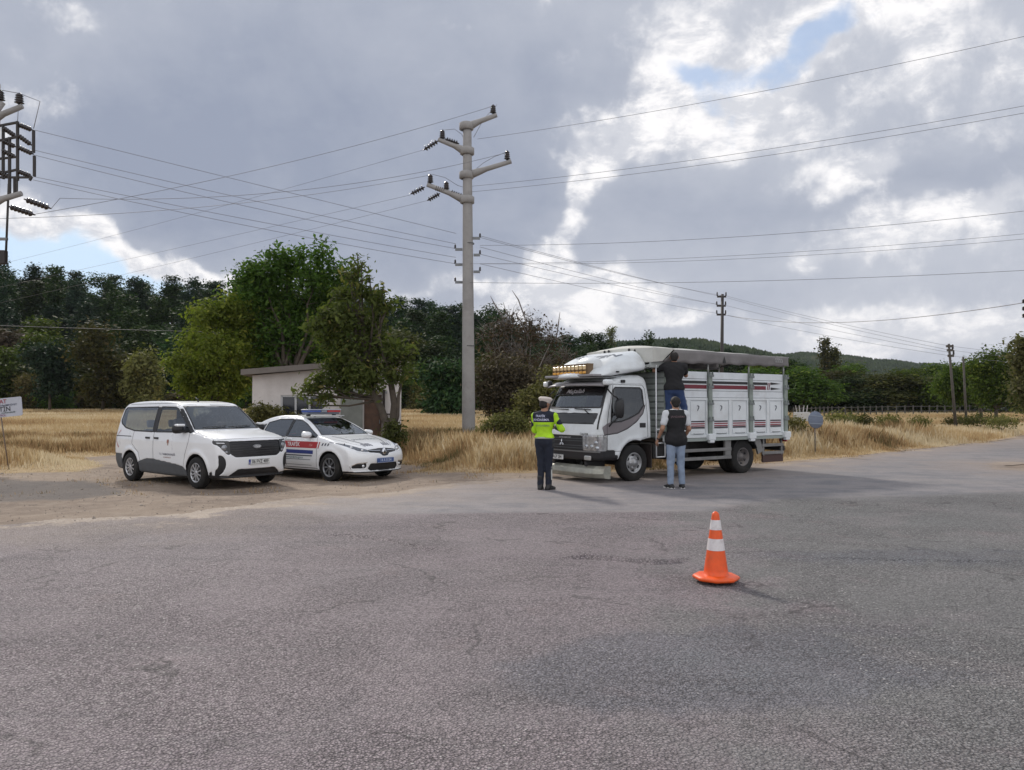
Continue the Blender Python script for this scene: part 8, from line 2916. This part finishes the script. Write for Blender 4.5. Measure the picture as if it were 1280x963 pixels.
def build_grass():
    rng = np.random.default_rng(77)
    gm = grass_mat()
    def sample(n, x0, x1, y0, y1, dens):
        X = rng.uniform(x0, x1, n); Y = rng.uniform(y0, y1, n)
        vis = np.abs(X) < Y * .72 + 3
        keep = vis & (rng.random(n) < dens(X, Y))
        return X[keep], Y[keep]
    g = lambda X, Y: poly_sdf(X, Y, LEFTGRASS)
    # near fringe (17..32 m)
    def dn(X, Y):
        s = -g(X, Y)
        edge = sstep(s + (fbm(X * 1.5, Y * 1.5, 4, 8) - .5) * 1.6, -.25, .5)
        return edge * (.30 + .9 * sstep(fbm(X * .8, Y * .8, 3, 31), .35, .6))
    X, Y = sample(430000, -26, 24, 17.0, 34, dn)
    s = -g(X, Y)
    tall = sstep(s, .1, 2.2)
    mid = ((X > -3.2) & (X < 4)).astype(float)
    H = (.08 + (.26 + .14 * (X > -4) + .12 * (X > 6)) * tall) * rng.uniform(.5, 1.35, len(X)) * (.6 + .8 * fbm(X * .6, Y * .6, 3, 12))
    patch = fbm(X * .35, Y * .35, 4, 14)
    tint = .66 + (patch - .5) * 1.7 + rng.normal(0, .13, len(X))
    tint -= .38 * (1 - sstep(s, .2, 1.6)) * mid * sstep(fbm(X * 1.1, Y * 1.1, 3, 19), .35, .6)
    tint -= .25 * sstep(fbm(X * .5 + 9, Y * .5, 3, 29), .55, .7)
    tint += .12 * (X > 6)
    blades(X, Y, H, rng.uniform(.012, .024, len(X)), tint, rng, 'dry_grass', gm)
    # seed heads / taller weeds on the verge
    X, Y = sample(16000, -24, 24, 18.5, 34, lambda X, Y: (X > -4.5) * sstep(-g(X, Y), .5, 2.0) * sstep(fbm(X * .5, Y * .5, 3, 41), .42, .6))
    blades(X, Y, rng.uniform(.35, .75, len(X)), rng.uniform(.010, .018, len(X)), .45 + rng.normal(0, .25, len(X)) + .25 * (X > 5), rng, 'tall_grass', gm, .5)
    # middle distance
    X, Y = sample(300000, -44, 52, 34, 62, lambda X, Y: sstep(-g(X, Y), 0, .6) * (.55 + .45 * sstep(fbm(X * .4, Y * .4, 3, 5), .35, .6)))
    patch = fbm(X * .12, Y * .22, 4, 24)
    blades(X, Y, rng.uniform(.15, .38, len(X)), rng.uniform(.025, .045, len(X)), .74 + (patch - .5) * 1.2 + rng.normal(0, .10, len(X)), rng, 'field_grass', gm)
    X, Y = sample(200000, -62, 78, 60, 96, lambda X, Y: np.where(Y > 84, .25 * (X > 6), 1.0) * sstep(-g(X, Y), 0, .6))
    patch = fbm(X * .07, Y * .2, 4, 34)
    blades(X, Y, rng.uniform(.15, .32, len(X)), rng.uniform(.06, .10, len(X)), .72 + (patch - .5) * 1.1 + rng.normal(0, .07, len(X)), rng, 'far_field_grass', gm)
    # small tufts on the gravel and by the right kerb
    X, Y = sample(60000, -16, 16, 14, 24, lambda X, Y: (g(X, Y) > 0) * (poly_sdf(X, Y, ROAD) > .3) * sstep(fbm(X * 1.2, Y * 1.2, 4, 51), .60, .72) * .5)
    blades(X, Y, rng.uniform(.03, .10, len(X)), rng.uniform(.008, .016, len(X)), .45 + rng.normal(0, .2, len(X)), rng, 'sparse_grass', gm)
    # loose stones on the apron
    n = 2600
    X = rng.uniform(-16, 2, n); Y = rng.uniform(10.5, 21, n)
    k = (poly_sdf(X, Y, ROAD) > -.5) & (g(X, Y) > -.3)
    X, Y = X[k], Y[k]; Z = ground_h(X, Y)
    n = len(X); s = rng.uniform(.006, .020, n) * (1 + 1.2 * (rng.random(n) > .97))
    dirs = np.array([(1, 0, 0), (0, 1, 0), (-1, 0, 0), (0, -1, 0), (0, 0, .8), (0, 0, -.5)])
    V = (np.stack([X, Y, Z + s * .2], 1)[:, None] + dirs[None] * s[:, None, None] * rng.uniform(.6, 1.3, (n, 6, 1))).reshape(-1, 3)
    f = np.array([(0, 1, 4), (1, 2, 4), (2, 3, 4), (3, 0, 4), (1, 0, 5), (2, 1, 5), (3, 2, 5), (0, 3, 5)])
    F = (np.arange(n)[:, None, None] * 6 + f[None]).reshape(-1, 3)
    o = mesh_np('gravel', V, F, mat_simple('stone_grey', (.32, .275, .23), .9, noise=.3, nscale=1.5), smooth=False); tag(o, kind='stuff')


build_grass()
